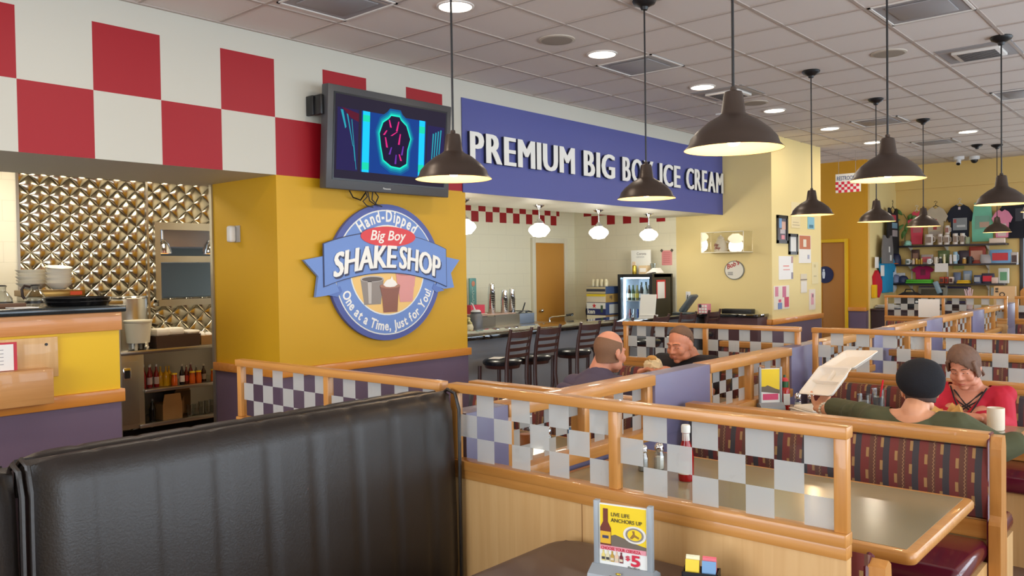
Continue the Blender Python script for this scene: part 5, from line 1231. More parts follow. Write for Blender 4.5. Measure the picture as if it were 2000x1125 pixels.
far_shirt('navy shirt with a pale car picture above the shelves', 1854, 1908, 406, 474, (36, 40, 54), hanger=(210, 206, 196), prints=((-.24, .26, .30, .63, (140, 146, 150)), (-.22, -.12, .5, .6, (180, 80, 80)), (-.1, .2, .38, .44, (200, 204, 206)), (-.05, .03, .86, .93, (226, 210, 214))))
far_shirt('mint green sleeveless shirt above the shelves', 1903, 1946, 405, 476, (128, 206, 176), sleeves=False, hanger=(230, 232, 228), prints=((-.32, .32, .32, .66, (120, 170, 150)), (-.12, .3, .36, .5, (190, 160, 140))))
far_shirt('pink frilled baby dress beside the mint shirt', 1942, 1980, 420, 470, (240, 150, 180), prints=((-.2, .2, .05, .5, (214, 190, 190)),))
far_shirt('large black shirt at the right photo edge above the shelves', 1955, 2030, 396, 472, (30, 32, 42), prints=((.06, .3, .45, .62, (190, 190, 196)), (-.12, .04, .4, .7, (58, 60, 68))))
far_shirt('magenta shirt hanging below the second shelf', 1786, 1832, 519, 545, (190, 30, 92), prints=((-.1, .12, .3, .75, (120, 20, 60)),))
# shirts on the return wall (facing +X)
def side_shirt(lb, y0, y1, z0, z1, c, d=.0, **k):
    return tshirt('t_shirt', lb, WPX(-4.9+d, (y0+y1)/2, z0), y1-y0, z1-z0, c, **k)
side_shirt('black tank top hanging on the corner wall beside the shelves', 16.10, 16.86, 1.86, 2.72, (34, 32, 34), .07, sleeves=False, hanger=(30, 30, 30), prints=((-.15, .2, .72, .85, (200, 70, 90)), (-.12, .3, .56, .68, (120, 160, 180)), (-.1, .3, .38, .52, (170, 160, 160))))
side_shirt('grey shirt hanging on the corner wall under the black tank top', 15.70, 16.40, 1.68, 2.20, (124, 120, 118), .10, sleeves=False, prints=((.05, .15, .4, .6, (220, 220, 214)), (.15, .28, .1, .3, (220, 220, 214))))
side_shirt('bright blue shirt hanging lowest on the corner wall', 15.75, 16.78, 1.14, 1.86, (30, 150, 200), .03, prints=((-.1, .05, .8, .9, (60, 80, 90)),))
ap = thing('red_apron', 'red and yellow cloth bundle hanging low on the corner wall', 'apron', (-4.87, 15.75, 1.1))
MB().prism([(15.56, 1.45), (15.72, 1.56), (15.95, 1.36), (15.98, 1.22), (15.78, 1.06), (15.60, 1.14)], -4.895, -4.84, 'yz').build('cloth', mat('apron_red', (196, 26, 48), .8), ap, world=True)
MB().box(-4.895, -4.83, 15.50, 15.64, 1.06, 1.30, .01).build('strap', mat('apron_yellow', (236, 184, 20), .8), ap, world=True)
for i, (y, z) in enumerate(((15.58, 1.60), (15.90, 1.45))):
    tgx = tag(box(-.004, .004, -.10, .10, 0, .20, .002).build('price_card', mat('paper_white')), ('white price card above the red cloth bundle', 'white price card right of the red cloth bundle')[i], 'card', 'price cards on the corner wall'); tgx.location = (-4.83, y+.03, z)
bg_ = tag(MB().prism([(16.76, 1.80), (16.84, 1.70), (16.90, 1.20), (16.72, 1.12), (16.68, 1.5)], -4.88, -4.86, 'yz').build('white_bag', mat('bag_pale', (220, 226, 236), .6)), 'pale white bag hanging beside the shelf ends', 'bag')
# shelves
SHW = mat('shelf_dark', (44, 38, 44), .5)
for i, (z, x1, lb) in enumerate(((2.0, 1971, 'top dark wall shelf with photo mugs'), (1.645, 1990, 'middle dark wall shelf with caps and jars'), (1.285, 1968, 'bottom dark wall shelf with folded goods'))):
    t = thing('wall_shelf', lb, 'shelf', (-4.0, 16.85, z), 0, 'wall shelves in the merchandise corner')
    MB().box(-4.98 if i == 0 else -4.9, fx(x1), 16.70, 16.995, z-.02, z+.012, .003).build('board', SHW, t, world=True)
    for px in (1784, 1856, 1934):
        MB().prism([(16.995, z-.02), (16.995, z-.12), (16.76, z-.02)], fx(px)-.006, fx(px)+.006, 'yz').build('bracket', mat('bracket_white', (214, 206, 190), .5), t, world=True, smooth=False)
for i, px in enumerate((1784, 1856, 1934)):
    tag(box(fx(px)-.012, fx(px)+.012, 16.985, 17.0, .9, 2.0).build('shelf_standard', mat('bracket_white')), 'white slotted shelf standard, %s from the left' % ordinal(i), 'rail', 'shelf standards')
def on_shelf(nm, cat, lb, px0, px1, z, h, c, kind='box', grp='goods on the merchandise shelves', y=16.80, d=.1, extra=None):
    x0, x1 = fx(px0), fx(px1); w_ = x1-x0; xm = (x0+x1)/2; z += .013
    t = thing(nm, lb, cat, (xm, y, z), 0, grp); m = mat('goods_%d_%d_%d' % c, c, .55)
    if kind == 'box': MB().box(-w_/2, w_/2, -d/2, d/2, 0, h, min(.01, h*.2)).build('body', m, t)
    elif kind == 'mug':
        MB().lathe([(.001, 0), (w_*.42, 0), (w_*.42, h), (w_*.37, h), (w_*.36, .01), (.001, .01)], seg=20).build('body', m, t)
        MB().tube([(w_*.40, 0, h*.8), (w_*.62, 0, h*.7), (w_*.62, 0, h*.35), (w_*.40, 0, h*.25)], .008, 6).build('handle', m, t)
    elif kind == 'jar':
        MB().lathe([(.001, 0), (w_*.5, 0), (w_*.5, h*.72), (w_*.36, h*.8), (w_*.36, h*.82), (.001, h*.82)], seg=18).build('body', m, t)
        MB().lathe([(w_*.40, h*.8), (w_*.40, h), (.001, h)], seg=16).build('lid', mat('goods_%d_%d_%d' % extra, extra, .4) if extra else CHROME, t)
    elif kind == 'cap':
        b = MB(); b.loft([[(.5*w_*s*cos(a), .11*s*sin(a), zz) for a in [2*pi*k/24 for k in range(24)]] for s, zz in ((1, 0), (1, h*.35), (.9, h*.65), (.62, h*.9), (.2, h))]); b.build('crown', m, t)
        MB().ell((0, -.10, h*.08), (w_*.42, .09, .014)).build('visor', mat('goods_%d_%d_%d' % (extra or c), extra or c, .6), t)
    elif kind == 'bag':
        b = MB(); b.loft([[(.5*w_*s*cos(a), d*.5*sin(a)*s2, zz) for a in [2*pi*k/20 for k in range(20)]] for s, s2, zz in ((.85, .9, 0), (1, 1, h*.25), (.95, .8, h*.6), (.9, .3, h*.92), (.9, .05, h))]); b.build('body', m, t)
    elif kind == 'fold':
        MB().box(-w_/2, w_/2, -.12, .10, 0, h*.5, h*.2).box(-w_/2+.01, w_/2-.005, -.115, .10, h*.5, h, h*.2).build('cloth', m, t)
    if extra and kind in ('box', 'mug', 'bag', 'fold'):
        MB().box(-w_*.32, w_*.32, -d/2-.012 if kind != 'mug' else -w_*.43, -d/2+.002 if kind != 'mug' else -w_*.35, h*.2, h*.75).build('print', mat('goods_%d_%d_%d' % extra, extra, .5), t, smooth=False)
    return t
Z1, Z2, Z3 = 2.0, 1.645, 1.285
on_shelf('cap', 'cap', 'mint cap at the left end of the top shelf', 1775, 1789, Z1, .10, (150, 206, 186), 'cap')
for i, (a, c, e) in enumerate(((1815, 1834, .2), (1841, 1852, .2), (1853, 1866, .18), (1870, 1882, .2), (1884, 1895, .2))):
    on_shelf('photo_mug', 'mug', 'white photo mug on the top shelf, %s from the left' % ordinal(i), a, c, Z1, e, (226, 216, 206), 'mug', 'photo mugs on the top shelf', extra=(150, 130, 116))
on_shelf('photo_mug', 'mug', 'white photo mug stacked above the third mug', 1855, 1866, Z1+.19, .16, (222, 212, 202), 'mug', 'photo mugs on the top shelf', extra=(160, 110, 100))
on_shelf('gift_box', 'box', 'small olive box right of the mugs on the top shelf', 1896, 1903, Z1, .13, (150, 160, 130))
on_shelf('gift_box', 'box', 'pale box at the right end of the top shelf behind the small pendant', 1940, 1968, Z1, .09, (226, 206, 190))
on_shelf('cap', 'cap', 'navy cap with an orange visor on the middle shelf', 1741, 1768, Z2, .24, (34, 36, 64), 'cap', extra=(226, 110, 40))
on_shelf('photo_mug', 'mug', 'white patterned mug at the left of the middle shelf', 1776, 1787, Z2, .10, (222, 222, 216), 'mug', extra=(120, 130, 120))
on_shelf('picture_book', 'book', 'dark book with a pale arch standing on the middle shelf', 1786, 1802, Z2, .28, (84, 56, 48), 'box', y=16.92, d=.03, extra=(150, 110, 90))
for i, (a, c, cc) in enumerate(((1790, 1796, (214, 190, 170)), (1797, 1802, (206, 160, 60)), (1803, 1806, (206, 170, 60)), (1807, 1812, (210, 160, 70)))):
    on_shelf('spice_jar', 'jar', 'small jar on the middle shelf, %s from the left' % ordinal(i), a, c, Z2, .11-.02*(i == 2), cc, 'jar', 'small jars on the middle shelf', extra=(226, 200, 120))
on_shelf('gift_bag', 'bag', 'clear bag with red lettering on the middle shelf', 1805, 1832, Z2, .18, (190, 176, 170), 'bag', y=16.88, extra=(196, 90, 100))
on_shelf('photo_mug', 'mug', 'white mug in front of the clear bag', 1821, 1831, Z2, .10, (230, 230, 226), 'mug', y=16.76, extra=(200, 206, 206))
on_shelf('photo_mug', 'mug', 'cream mug right of the clear bag', 1833, 1843, Z2, .13, (222, 210, 190), 'mug')
on_shelf('green_box', 'box', 'green lettered box at the back of the middle shelf', 1839, 1861, Z2, .25, (96, 116, 70), 'box', y=16.93, d=.04, extra=(140, 156, 110))
on_shelf('sauce_jar', 'jar', 'dark jar with a white label on the middle shelf', 1844, 1850, Z2, .13, (60, 56, 56), 'jar', extra=(220, 220, 214))
on_shelf('white_bottle', 'bottle', 'cream bottle in the middle of the middle shelf', 1852, 1857, Z2, .18, (236, 226, 180), 'jar', extra=(236, 230, 200))
on_shelf('white_bottle', 'bottle', 'white bottle right of the cream one', 1864, 1870, Z2, .17, (226, 220, 220), 'jar', extra=(230, 230, 230))
on_shelf('trophy_cup', 'cup', 'blue and white cup on the middle shelf', 1871, 1881, Z2, .22, (150, 186, 206), 'mug', extra=(230, 236, 240))
on_shelf('dark_bag', 'bag', 'dark folded bag on the middle shelf behind the black mug', 1878, 1902, Z2, .24, (70, 60, 70), 'bag', y=16.9)
on_shelf('spice_jar', 'jar', 'golden jar before the dark folded bag', 1889, 1897, Z2, .11, (190, 140, 60), 'jar', extra=(230, 220, 190))
on_shelf('photo_mug', 'mug', 'black mug on the middle shelf', 1898, 1909, Z2, .13, (40, 40, 46), 'mug')
on_shelf('red_bag', 'bag', 'red topped packet standing tall on the middle shelf', 1898, 1932, Z2, .31, (170, 70, 56), 'bag', y=16.9, extra=(190, 140, 120))
on_shelf('clear_packet', 'packet', 'grey clear packet right of the red topped packet', 1922, 1946, Z2, .16, (170, 166, 170), 'bag')
on_shelf('blue_packet', 'packet', 'large blue and red packet at the right end of the middle shelf', 1938, 1982, Z2, .24, (120, 166, 206), 'bag', extra=(196, 50, 60))
on_shelf('toy_pack', 'packet', 'black and white figure pack hanging at the right shelf end', 1978, 1991, Z2-.03, .22, (190, 184, 180), 'box', d=.04, extra=(80, 60, 60))
on_shelf('cap', 'cap', 'grey blue cap at the left of the bottom shelf', 1743, 1768, Z3, .17, (110, 120, 150), 'cap', y=16.78)
on_shelf('clear_box', 'box', 'clear plastic box behind the caps on the bottom shelf', 1744, 1772, Z3, .20, (196, 196, 196), 'box', y=16.93, d=.05)
on_shelf('cap', 'cap', 'dark navy cap on the bottom shelf', 1761, 1783, Z3, .15, (44, 52, 84), 'cap', y=16.80)
on_shelf('folded_shirt', 'shirt', 'folded bright green shirt on the bottom shelf', 1780, 1832, Z3, .075, (86, 186, 50), 'fold')
for i, (a, c, cc) in enumerate(((1846, 1855, (196, 84, 50)), (1856, 1863, (190, 70, 50)), (1864, 1873, (226, 206, 190)))):
    on_shelf('toy_car', 'toy', 'small toy on the bottom shelf, %s from the left' % ordinal(i), a, c, Z3, .12, cc, 'box', 'small toys on the bottom shelf', extra=(90, 50, 44))
on_shelf('grey_bag', 'bag', 'grey blue packet behind the toys on the bottom shelf', 1868, 1884, Z3, .20, (110, 120, 146), 'bag', y=16.92)
on_shelf('blue_box', 'box', 'pale blue window box on the bottom shelf', 1888, 1904, Z3, .23, (130, 150, 176), 'box', y=16.93, d=.06, extra=(170, 180, 190))
on_shelf('yellow_toy', 'toy', 'yellow and red toy lying on the bottom shelf', 1882, 1905, Z3, .06, (230, 186, 40), 'fold', y=16.75)
on_shelf('blue_packet', 'packet', 'dark blue packet on the bottom shelf', 1910, 1926, Z3, .15, (80, 90, 120), 'bag', extra=(170, 176, 186))
on_shelf('red_packet', 'packet', 'red and navy packet on the bottom shelf', 1924, 1950, Z3, .18, (60, 56, 76), 'bag', extra=(206, 36, 60))
on_shelf('pale_box', 'box', 'pale printed box right of the red and navy packet', 1945, 1956, Z3, .11, (220, 196, 184), 'box', y=16.76)
on_shelf('green_pack', 'packet', 'white pack with red top and green print, right end of bottom shelf', 1956, 1975, Z3, .27, (214, 220, 216), 'box', d=.04, extra=(100, 160, 120))
wc = tag(box(fx(1839), fx(1865), 16.68, 16.686, fz(531), fz(515)).build('paper_card', mat('paper_white')), 'white blank card hanging from the middle shelf edge', 'card')
gc = tag(box(fx(1868), fx(1888), 16.97, 16.985, fz(526), fz(519)-.0).build('green_card', mat('olive_card', (156, 160, 84), .6)), 'olive green card on the wall below the middle shelf', 'card')
ws_ = thing('wall_speaker', 'small white oval wall sensor left of the coral shirt', 'sensor', (-4.9, 16.8, 2.44)); MB().ell((-4.88, 16.86, 2.44), (.03, .05, .09)).build('shell', mat('plate_cream'), ws_, world=True); MB().box(-4.9, -4.885, 16.82, 16.9, 2.38, 2.5).build('back_plate', mat('plate_cream'), ws_, world=True)
# plant behind the coral shirt
pt = thing('vine_plant', 'green vine with pointed leaves hanging left of the coral shirt', 'plant', (-4.75, 16.9, 2.0))
MB().tube([(-4.72, 16.9, 2.0), (-4.70, 16.88, 2.25), (-4.66, 16.86, 2.5), (-4.72, 16.84, 2.62)], .008, 6).build('stem', mat('stem_green', (80, 100, 50), .6), pt, world=True)
MB().lathe([(.001, 0), (.05, 0), (.06, .09), (.001, .09)], (-4.72, 16.9, 2.013), 16).build('pot', mat('pot_tan', (170, 140, 100), .6), pt, world=True)
LEAF = mat('leaf_green', (76, 116, 50), .5)
for (x, z, a, l) in ((-4.80, 2.62, 130, .16), (-4.84, 2.54, 200, .18), (-4.70, 2.52, 60, .14), (-4.78, 2.44, 225, .2), (-4.74, 2.36, 250, .22), (-4.72, 2.46, 265, .2), (-4.66, 2.55, 20, .12)):
    d = Vector((cos(R_(a)), 0, sin(R_(a)))); n_ = Vector((-d.z, 0, d.x))
    b = MB(); p0 = Vector((x+.06, 16.85, z-.02)); rows = []
    for i in range(6):
        u = i/5; w_ = .035*sin(pi*min(1, u*.9+.08)); y_ = -.04*sin(pi*u)
        rows.append([p0+d*l*u+n_*w_+Vector((0, y_, 0)), p0+d*l*u+Vector((0, y_-.008, 0)), p0+d*l*u-n_*w_+Vector((0, y_, 0)), p0+d*l*u+Vector((0, y_+.004, 0))])
    b.loft(rows); b.build('leaf', LEAF, pt, world=True)
# counter, bags and monitor below the shelves
fc = thing('cash_counter', 'dark counter cabinet under the corner wall of shirts', 'counter', (-4.5, 16.0, 0))
MB().box(-4.88, -1.9, 15.45, 16.2, 0, .84).build('cabinet', mat('cabinet_dark', (58, 38, 40), .5), fc, world=True, smooth=False)
MB().box(-4.89, -1.88, 15.42, 16.24, .84, .87, .004).build('top', mat('cabinet_top', (70, 50, 50), .35), fc, world=True)
pp = thing('paper_pile', 'crumpled white papers on the left end of the dark counter', 'paper', (-4.7, 15.8, .87))
b = MB()
for i in range(5): b.box(-.22, .22, -.15, .15, .005+.012*i, .012+.012*i, M=Matrix.Translation((random.uniform(-.06, .06), random.uniform(-.08, .08), 0)) @ Matrix.Rotation(random.uniform(-.5, .5), 4, 'Z') @ Matrix.Rotation(random.uniform(-.06, .06), 4, 'X'))
b.build('sheets', mat('paper_white'), pp, smooth=False)
hb = thing('black_bag', 'black bag with white spots on the dark counter', 'bag', (-4.35, 15.9, .87))
b = MB(); b.loft([[(.24*s*cos(a), .12*s2*sin(a), z) for a in [2*pi*k/24 for k in range(24)]] for s, s2, z in ((.9, .9, 0), (1, 1, .06), (1, .95, .16), (.85, .8, .24), (.5, .5, .29))]); b.build('body', BLACK, hb)
MB().tube([(-.1, 0, .27), (-.07, 0, .34), (.04, 0, .34), (.08, 0, .28)], .012, 6).build('strap', BLACK, hb)
MB().ell((.02, -.11, .2), (.03, .01, .02)).build('white_mark', SWHITE, hb); MB().ell((.13, -.095, .12), (.03, .01, .02)).build('white_mark', SWHITE, hb)
mo = thing('cash_monitor', 'grey cash register monitor with screen tilted under the shelves', 'monitor', (-4.05, 16.1, .87))
MB().box(-.24, .24, -.02, .05, .10, .38, .02, M=Matrix.Rotation(R_(-14), 4, 'X')).build('case', mat('monitor_grey', (108, 108, 96), .5), mo)
MB().box(-.18, .18, -.024, -.018, .14, .34, M=Matrix.Rotation(R_(-14), 4, 'X')).build('screen', mat('monitor_screen', (50, 54, 54), .15), mo)
MB().box(-.14, .14, -.12, .12, 0, .03, .008).cyl((0, .02, .03), (0, .04, .2), .03).build('stand', mat('monitor_grey'), mo)
MB().box(.20, .27, -.10, .0, .2, .42, .01, M=Matrix.Rotation(R_(-20), 4, 'Y')).build('customer_display', mat('display_blue', (120, 146, 160), .3), mo)
pf = thing('purple_frame', 'dark purple picture frame leaning behind the cash monitor', 'frame', (-4.05, 16.9, 1.0)); MB().box(-4.48, -3.60, 16.94, 16.98, .93, 1.24).build('frame', mat('frame_purple', (62, 52, 92), .5), pf, world=True, smooth=False); MB().box(-4.43, -3.65, 16.93, 16.942, .97, 1.20).build('panel', mat('frame_panel', (150, 140, 110), .6), pf, world=True, smooth=False)
MB().box(-4.46, -3.62, 16.9, 16.98, .0, .93).build('stand_board', mat('cabinet_dark'), pf, world=True, smooth=False)
st_ = thing('straw_cup', 'cup of pale pink straws on the dark counter', 'cup', (-3.42, 16.0, .87)); MB().lathe([(.001, 0), (.05, 0), (.06, .14), (.001, .14)], seg=18).build('cup', mat('cup_pink', (206, 180, 176), .4), st_)
b = MB()
for i in range(9): b.cyl((random.uniform(-.03, .03), random.uniform(-.03, .03), .05), (random.uniform(-.09, .09), random.uniform(-.06, .06), .32+random.uniform(0, .06)), .008, seg=6)
b.build('straws', mat('straw_pink', (226, 196, 200), .4), st_)
pb = thing('paper_bag', 'brown paper bag with a round stamp standing near the right photo edge', 'bag', (-2.86, 15.9, .87))
b = MB(); b.loft([[(-.15, -.08, 0), (.15, -.08, 0), (.15, .08, 0), (-.15, .08, 0)], [(-.155, -.085, .2), (.155, -.085, .2), (.155, .085, .2), (-.155, .085, .2)], [(-.155, -.05, .40), (.155, -.05, .40), (.155, .05, .40), (-.155, .05, .40)]]); b.build('bag', mat('kraft', (206, 170, 126), .8), pb, smooth=False)
MB().cyl((-.03, -.081, .26), (-.03, -.068, .26), .042, seg=24).build('stamp', mat('stamp_dark', (60, 50, 44), .6), pb)
MB().cyl((-.03, -.0825, .26), (-.03, -.078, .26), .026, seg=20).build('stamp_ring', mat('kraft'), pb)
b = MB().box(-.13, -.09, -.079, -.06, .34, .37).box(-.13, -.09, -.082, -.06, .30, .325); b.build('print', mat('stamp_dark'), pb, smooth=False)
oa = tag(MB().prism([(-2.70, .85), (-2.30, .85), (-2.30, 1.18), (-2.36, 1.25), (-2.44, 1.285), (-2.56, 1.285), (-2.64, 1.25), (-2.70, 1.18)], 16.25, 16.33, 'xz').build('oak_stand', WZ, smooth=False), 'rounded oak stand end behind the paper bag at the right photo edge', 'stand')
oa['category'] = 'stand'
nb = tag(box(fx(1938), fx(1956), 16.98, 16.995, fz(575), fz(561)).build('framed_note', mat('note_grey', (190, 196, 190), .5)), 'small grey notice on the wall left of the paper bag', 'notice')
wp = tag(box(-3.25, -2.98, 12.262, 12.265, .93, 1.18).build('taped_paper', mat('paper_white')), 'white paper sheet taped on the farthest glass partition', 'paper')
wp.location = (0, 0, 0)
# ================================================================ things on the tables
GREYP = mat('holder_grey', (150, 156, 160), .4)
def card_holder(x, y, z, rz, lb, full=True):
    t = thing('card_holder', lb, 'card holder', (x, y, z), rz, 'grey table card holders')
    b = MB(); b.prism([(-.05, 0), (.05, 0), (.042, .028), (.010, .05), (-.010, .05), (-.042, .028)], -.078, .078, 'yz')
    b.build('base', GREYP, t, smooth=False)
    for s in (-1, 1): MB().box(s*.068-.0065, s*.068+.0065, -.009, .009, .03, .272, .002).build('side_post', GREYP, t)
    cd = MB().box(-.0615, .0615, -.003, .003, .045, .262).build('card', mat('card_white'), t, smooth=False)
    def pr(nm, m, x0, x1, z0, z1, poly=None, d=.0034):
        b = MB()
        if poly: b.prism([(px, pz) for px, pz in poly], -d-.0006, -d+.0006, 'xz')
        else: b.box(x0, x1, -d-.0006, -d+.0006, z0, z1)
        return b.build(nm, m, cd, smooth=False)
    PY = mat('card_yellow', (240, 206, 20), .45)
    pr('picture', PY, -.0585, .0585, .118, .258)
    pr('picture', mat('rock_grey', (110, 98, 84), .6), 0, 0, 0, 0, [(-.0585, .118), (.0585, .104), (.0585, .128), (.03, .136), (.0, .150), (-.02, .158), (-.035, .15), (-.0585, .15)], .0040)
    if not full:
        pr('print', mat('card_rose', (214, 70, 110), .5), -.05, .05, .066, .104); return t
    bt = mat('bottle_brown', (110, 44, 22), .4)
    pr('bottle_picture', bt, 0, 0, 0, 0, [(-.058, .118), (-.030, .118), (-.030, .178), (-.038, .200), (-.038, .246), (-.050, .246), (-.050, .200), (-.058, .178)], .0048)
    pr('bottle_label', mat('lab_gold', (226, 176, 40), .5), -.0575, -.0305, .124, .166, None, .0054)
    pr('bottle_mark', mat('lab_ink', (60, 60, 90), .5), -.052, -.036, .142, .152, None, .0060)
    pr('ring_picture', mat('ring_white', (226, 222, 214), .5), 0, 0, 0, 0, ell_poly(.030, .166, .029, .030, 24), .0046)
    pr('ring_picture', mat('ring_grey', (140, 130, 120), .5), 0, 0, 0, 0, ell_poly(.030, .166, .023, .024, 24), .0049)
    pr('ring_picture', PY, 0, 0, 0, 0, ell_poly(.030, .166, .018, .019, 24), .0052)
    pr('anchor_picture', mat('anchor_brown', (150, 110, 40), .5), 0, 0, 0, 0, [(.018, .154), (.026, .170), (.024, .180), (.030, .181), (.031, .168), (.042, .160), (.040, .154), (.030, .160), (.024, .152)], .0056)
    INK2 = mat('card_ink', (60, 58, 40), .5); RD = mat('card_red', (206, 30, 60), .5)
    def tx(s, x, z, size, m, off=0, sx=1):
        b = MB(); b.mesh(text_mesh(s, size, .0003, off, sx), WNY(x, -.0058, z)); b.build('lettering', m, cd, smooth=False)
    tx('LIVE LIFE', -.030, .222, .019, INK2, 0, .66); tx('ANCHORS UP', -.030, .202, .019, INK2, 0, .66)
    pr('red_strip', mat('card_strip', (226, 150, 160), .5), -.0585, .0585, .101, .117, None, .0044)
    tx('CHOOSE YOUR CERVEZA', -.056, .103, .0145, RD, .0002, .60)
    for i, c in enumerate(((226, 206, 120), (220, 210, 170), (190, 150, 60), (226, 190, 160), (110, 30, 40))):
        pr('beer_picture', mat('mini_%d' % i, c, .5), 0, 0, 0, 0, [(-.055+.0115*i, .062), (-.046+.0115*i, .062), (-.046+.0115*i, .084), (-.0488+.0115*i, .090), (-.0488+.0115*i, .099), (-.0522+.0115*i, .099), (-.0522+.0115*i, .090), (-.055+.0115*i, .084)], .0048)
        pr('beer_picture', mat('minilab_%d' % i, (60, 56, 60) if i < 2 else (214, 200, 170), .5), -.0545+.0115*i, -.0465+.0115*i, .067, .076, None, .0054)
    tx('$', .006, .076, .022, RD, .0005); tx('5', .019, .059, .052, RD, .0016, 1.0)
    tx('Pacifico', .012, .049, .010, INK2)
    b = MB(); b.mesh(text_mesh('Corona', .017, .0004, 0), Matrix.Translation((-.026, -.045, .020)) @ Matrix.Rotation(R_(62), 4, 'X')); b.build('base_lettering', mat('ink_dark'), t, smooth=False)
    MB().ell((.0, -.040, .040), (.007, .003, .004), u=10, v=6).build('crown_mark', mat('can_gold'), t)
    t.scale = (1.2, 1.1, .83); return t
ch = card_holder(-1.315, 1.985, .762, R_(12), 'grey holder with a yellow beer card reading LIVE LIFE ANCHORS UP on the foreground table')
def shaker(x, y, z, c, lb, h=.118):
    t = thing('shaker', lb, 'shaker', (x, y, z), 0, 'glass salt and pepper shakers')
    MB().lathe([(.001, 0), (.021, 0), (.023, .004), (.023, .058), (.017, .078), (.015, .086), (.001, .086)], seg=8).build('glass', mat('shaker_glass', (226, 226, 220), .08, trans=.9), t)
    MB().lathe([(.001, .003), (.0195, .003), (.0195, .056), (.001, .058)], seg=8).build('contents', mat('salt_%d_%d_%d' % c, c, .8), t)
    MB().lathe([(.019, .082), (.0205, .088), (.020, .098), (.0185, .108), (.012, .115), (.001, .118)], seg=20).build('cap', CHROME, t)
    return t
SALT, PEP = (250, 246, 232), (120, 108, 84)
shaker(-1.925, 3.20, .762, SALT, 'salt shaker behind the nearest partition, beside the ketchup bottle')
shaker(-1.965, 3.13, .762, (170, 166, 156), 'near empty shaker left of the salt behind the nearest partition')
shaker(-2.56, 3.20, .762, SALT, 'shaker on the table left of the divider, seen through the glass')
shaker(-2.01, 4.98, .762, SALT, 'salt shaker left of the foam container on the women\'s table')
shaker(-1.945, 5.02, .762, PEP, 'pepper shaker left of the foam container on the women\'s table')
def ketchup(x, y, z, lb, c=(150, 14, 18), cap=(236, 234, 226), h=.235, r=.033):
    t = thing('ketchup_bottle', lb, 'bottle', (x, y, z), 0, None)
    MB().lathe([(.001, 0), (r*.95, .0), (r, .01), (r, h*.45), (r*.85, h*.55), (r*.5, h*.72), (r*.45, h*.86), (.001, h*.87)], seg=12).build('body', mat('ketchup_%d_%d_%d' % c, c, .12), t)
    MB().lathe([(r*.46, h*.68), (r*.5, h*.72), (r*.46, h*.85)], seg=14, cap=False).build('neck_band', mat('band_white', (226, 222, 214), .5), t)
    MB().lathe([(.001, h*.86), (r*.58, h*.86), (r*.6, h*.97), (r*.5, h), (.001, h)], seg=18).build('cap', mat('kcap_%d_%d_%d' % cap, cap, .4), t)
    return t
kt = ketchup(-1.735, 3.10, .762, 'red ketchup bottle with a white cap on the empty olive table')
b = MB(); b.loft([[Vector((.0345*sin(a), -.0345*cos(a), z)) for a in [R_(-50+100*k/8) for k in range(9)]] + [Vector((.0335*sin(a), -.0335*cos(a), z)) for a in [R_(50-100*k/8) for k in range(9)]] for z in (.03, .085)]); b.build('label', mat('label_cream', (230, 224, 206), .5), kt)
MB().ell((.012, -.034, .06), (.008, .003, .009), u=10, v=6).build('label_tomato', mat('tomato', (190, 30, 40), .5), kt)
hs = thing('sriracha_bottle', 'red hot sauce bottle with a green cap beside the women\'s card holder', 'bottle', (-2.115, 5.03, .762))
MB().lathe([(.001, 0), (.030, 0), (.032, .01), (.032, .12), (.022, .14), (.001, .142)], seg=20).build('body', mat('chili_red', (176, 30, 20), .2), hs)
MB().lathe([(.024, .138), (.024, .175), (.012, .18), (.006, .215), (.001, .215)], seg=18).build('cap', mat('cap_green', (40, 90, 50), .4), hs)
MB().lathe([(.0245, .176), (.02, .19), (.008, .20)], seg=18, cap=False).build('seal', mat('seal_red', (200, 50, 60), .4), hs)
MB().box(-.02, .02, -.034, -.028, .03, .10, M=Matrix.Rotation(R_(45), 4, 'Z')).build('label', SWHITE, hs)
card_holder(-2.165, 4.93, .762, R_(48), 'grey holder with a yellow beer card on the women\'s table against the divider', False)
jp = thing('jelly_caddy', 'small card stand with a blue seaside picture on the table left of the divider', 'card', (-2.47, 3.30, .762)); MB().box(-.035, .035, -.012, .012, 0, .11).build('stand', GREYP, jp, smooth=False); MB().box(-.03, .03, -.014, -.012, .02, .105).build('picture', mat('sea_blue', (90, 140, 190), .5), jp, smooth=False)
sj = thing('sauce_jar', 'glass jar of orange sauce seen through the checkered glass left of the divider', 'jar', (-2.72, 3.22, .762))
MB().lathe([(.001, 0), (.036, 0), (.038, .01), (.036, .12), (.03, .13), (.001, .13)], seg=20).build('glass', mat('shaker_glass'), sj); MB().lathe([(.001, .004), (.033, .004), (.034, .06), (.001, .06)], seg=20).build('contents', mat('sauce_orange', (206, 110, 40), .4), sj); MB().lathe([(.031, .128), (.032, .15), (.001, .152)], seg=20).build('lid', CHROME, sj)
# sugar caddy, bottom right
sg2 = thing('sugar_caddy', 'small black caddy with yellow and pink sweetener packets on the foreground table', 'caddy', (-1.125, 2.09, .762), R_(20))
b = MB().box(-.05, .05, -.03, .03, 0, .006).box(-.05, -.046, -.03, .03, 0, .045).box(.046, .05, -.03, .03, 0, .045).box(-.05, .05, -.03, -.026, 0, .045).box(-.05, .05, .026, .03, 0, .045); b.build('tray', BLACK, sg2, smooth=False)
for j, (x0, cs_) in enumerate(((-.042, ((236, 232, 200), (240, 206, 60))), (.004, ((236, 120, 130), (120, 160, 200))))):
    for i in range(6):
        MB().box(x0, x0+.038, -.024+.008*i, -.021+.008*i, .008, .082 if i > 2 else .072, M=Matrix.Rotation(R_(4*(i-2.5)), 4, 'X')).build('packet', mat('packet_%d_%d' % (j, i//3), cs_[0 if i > 2 else 1], .6), sg2, smooth=False)
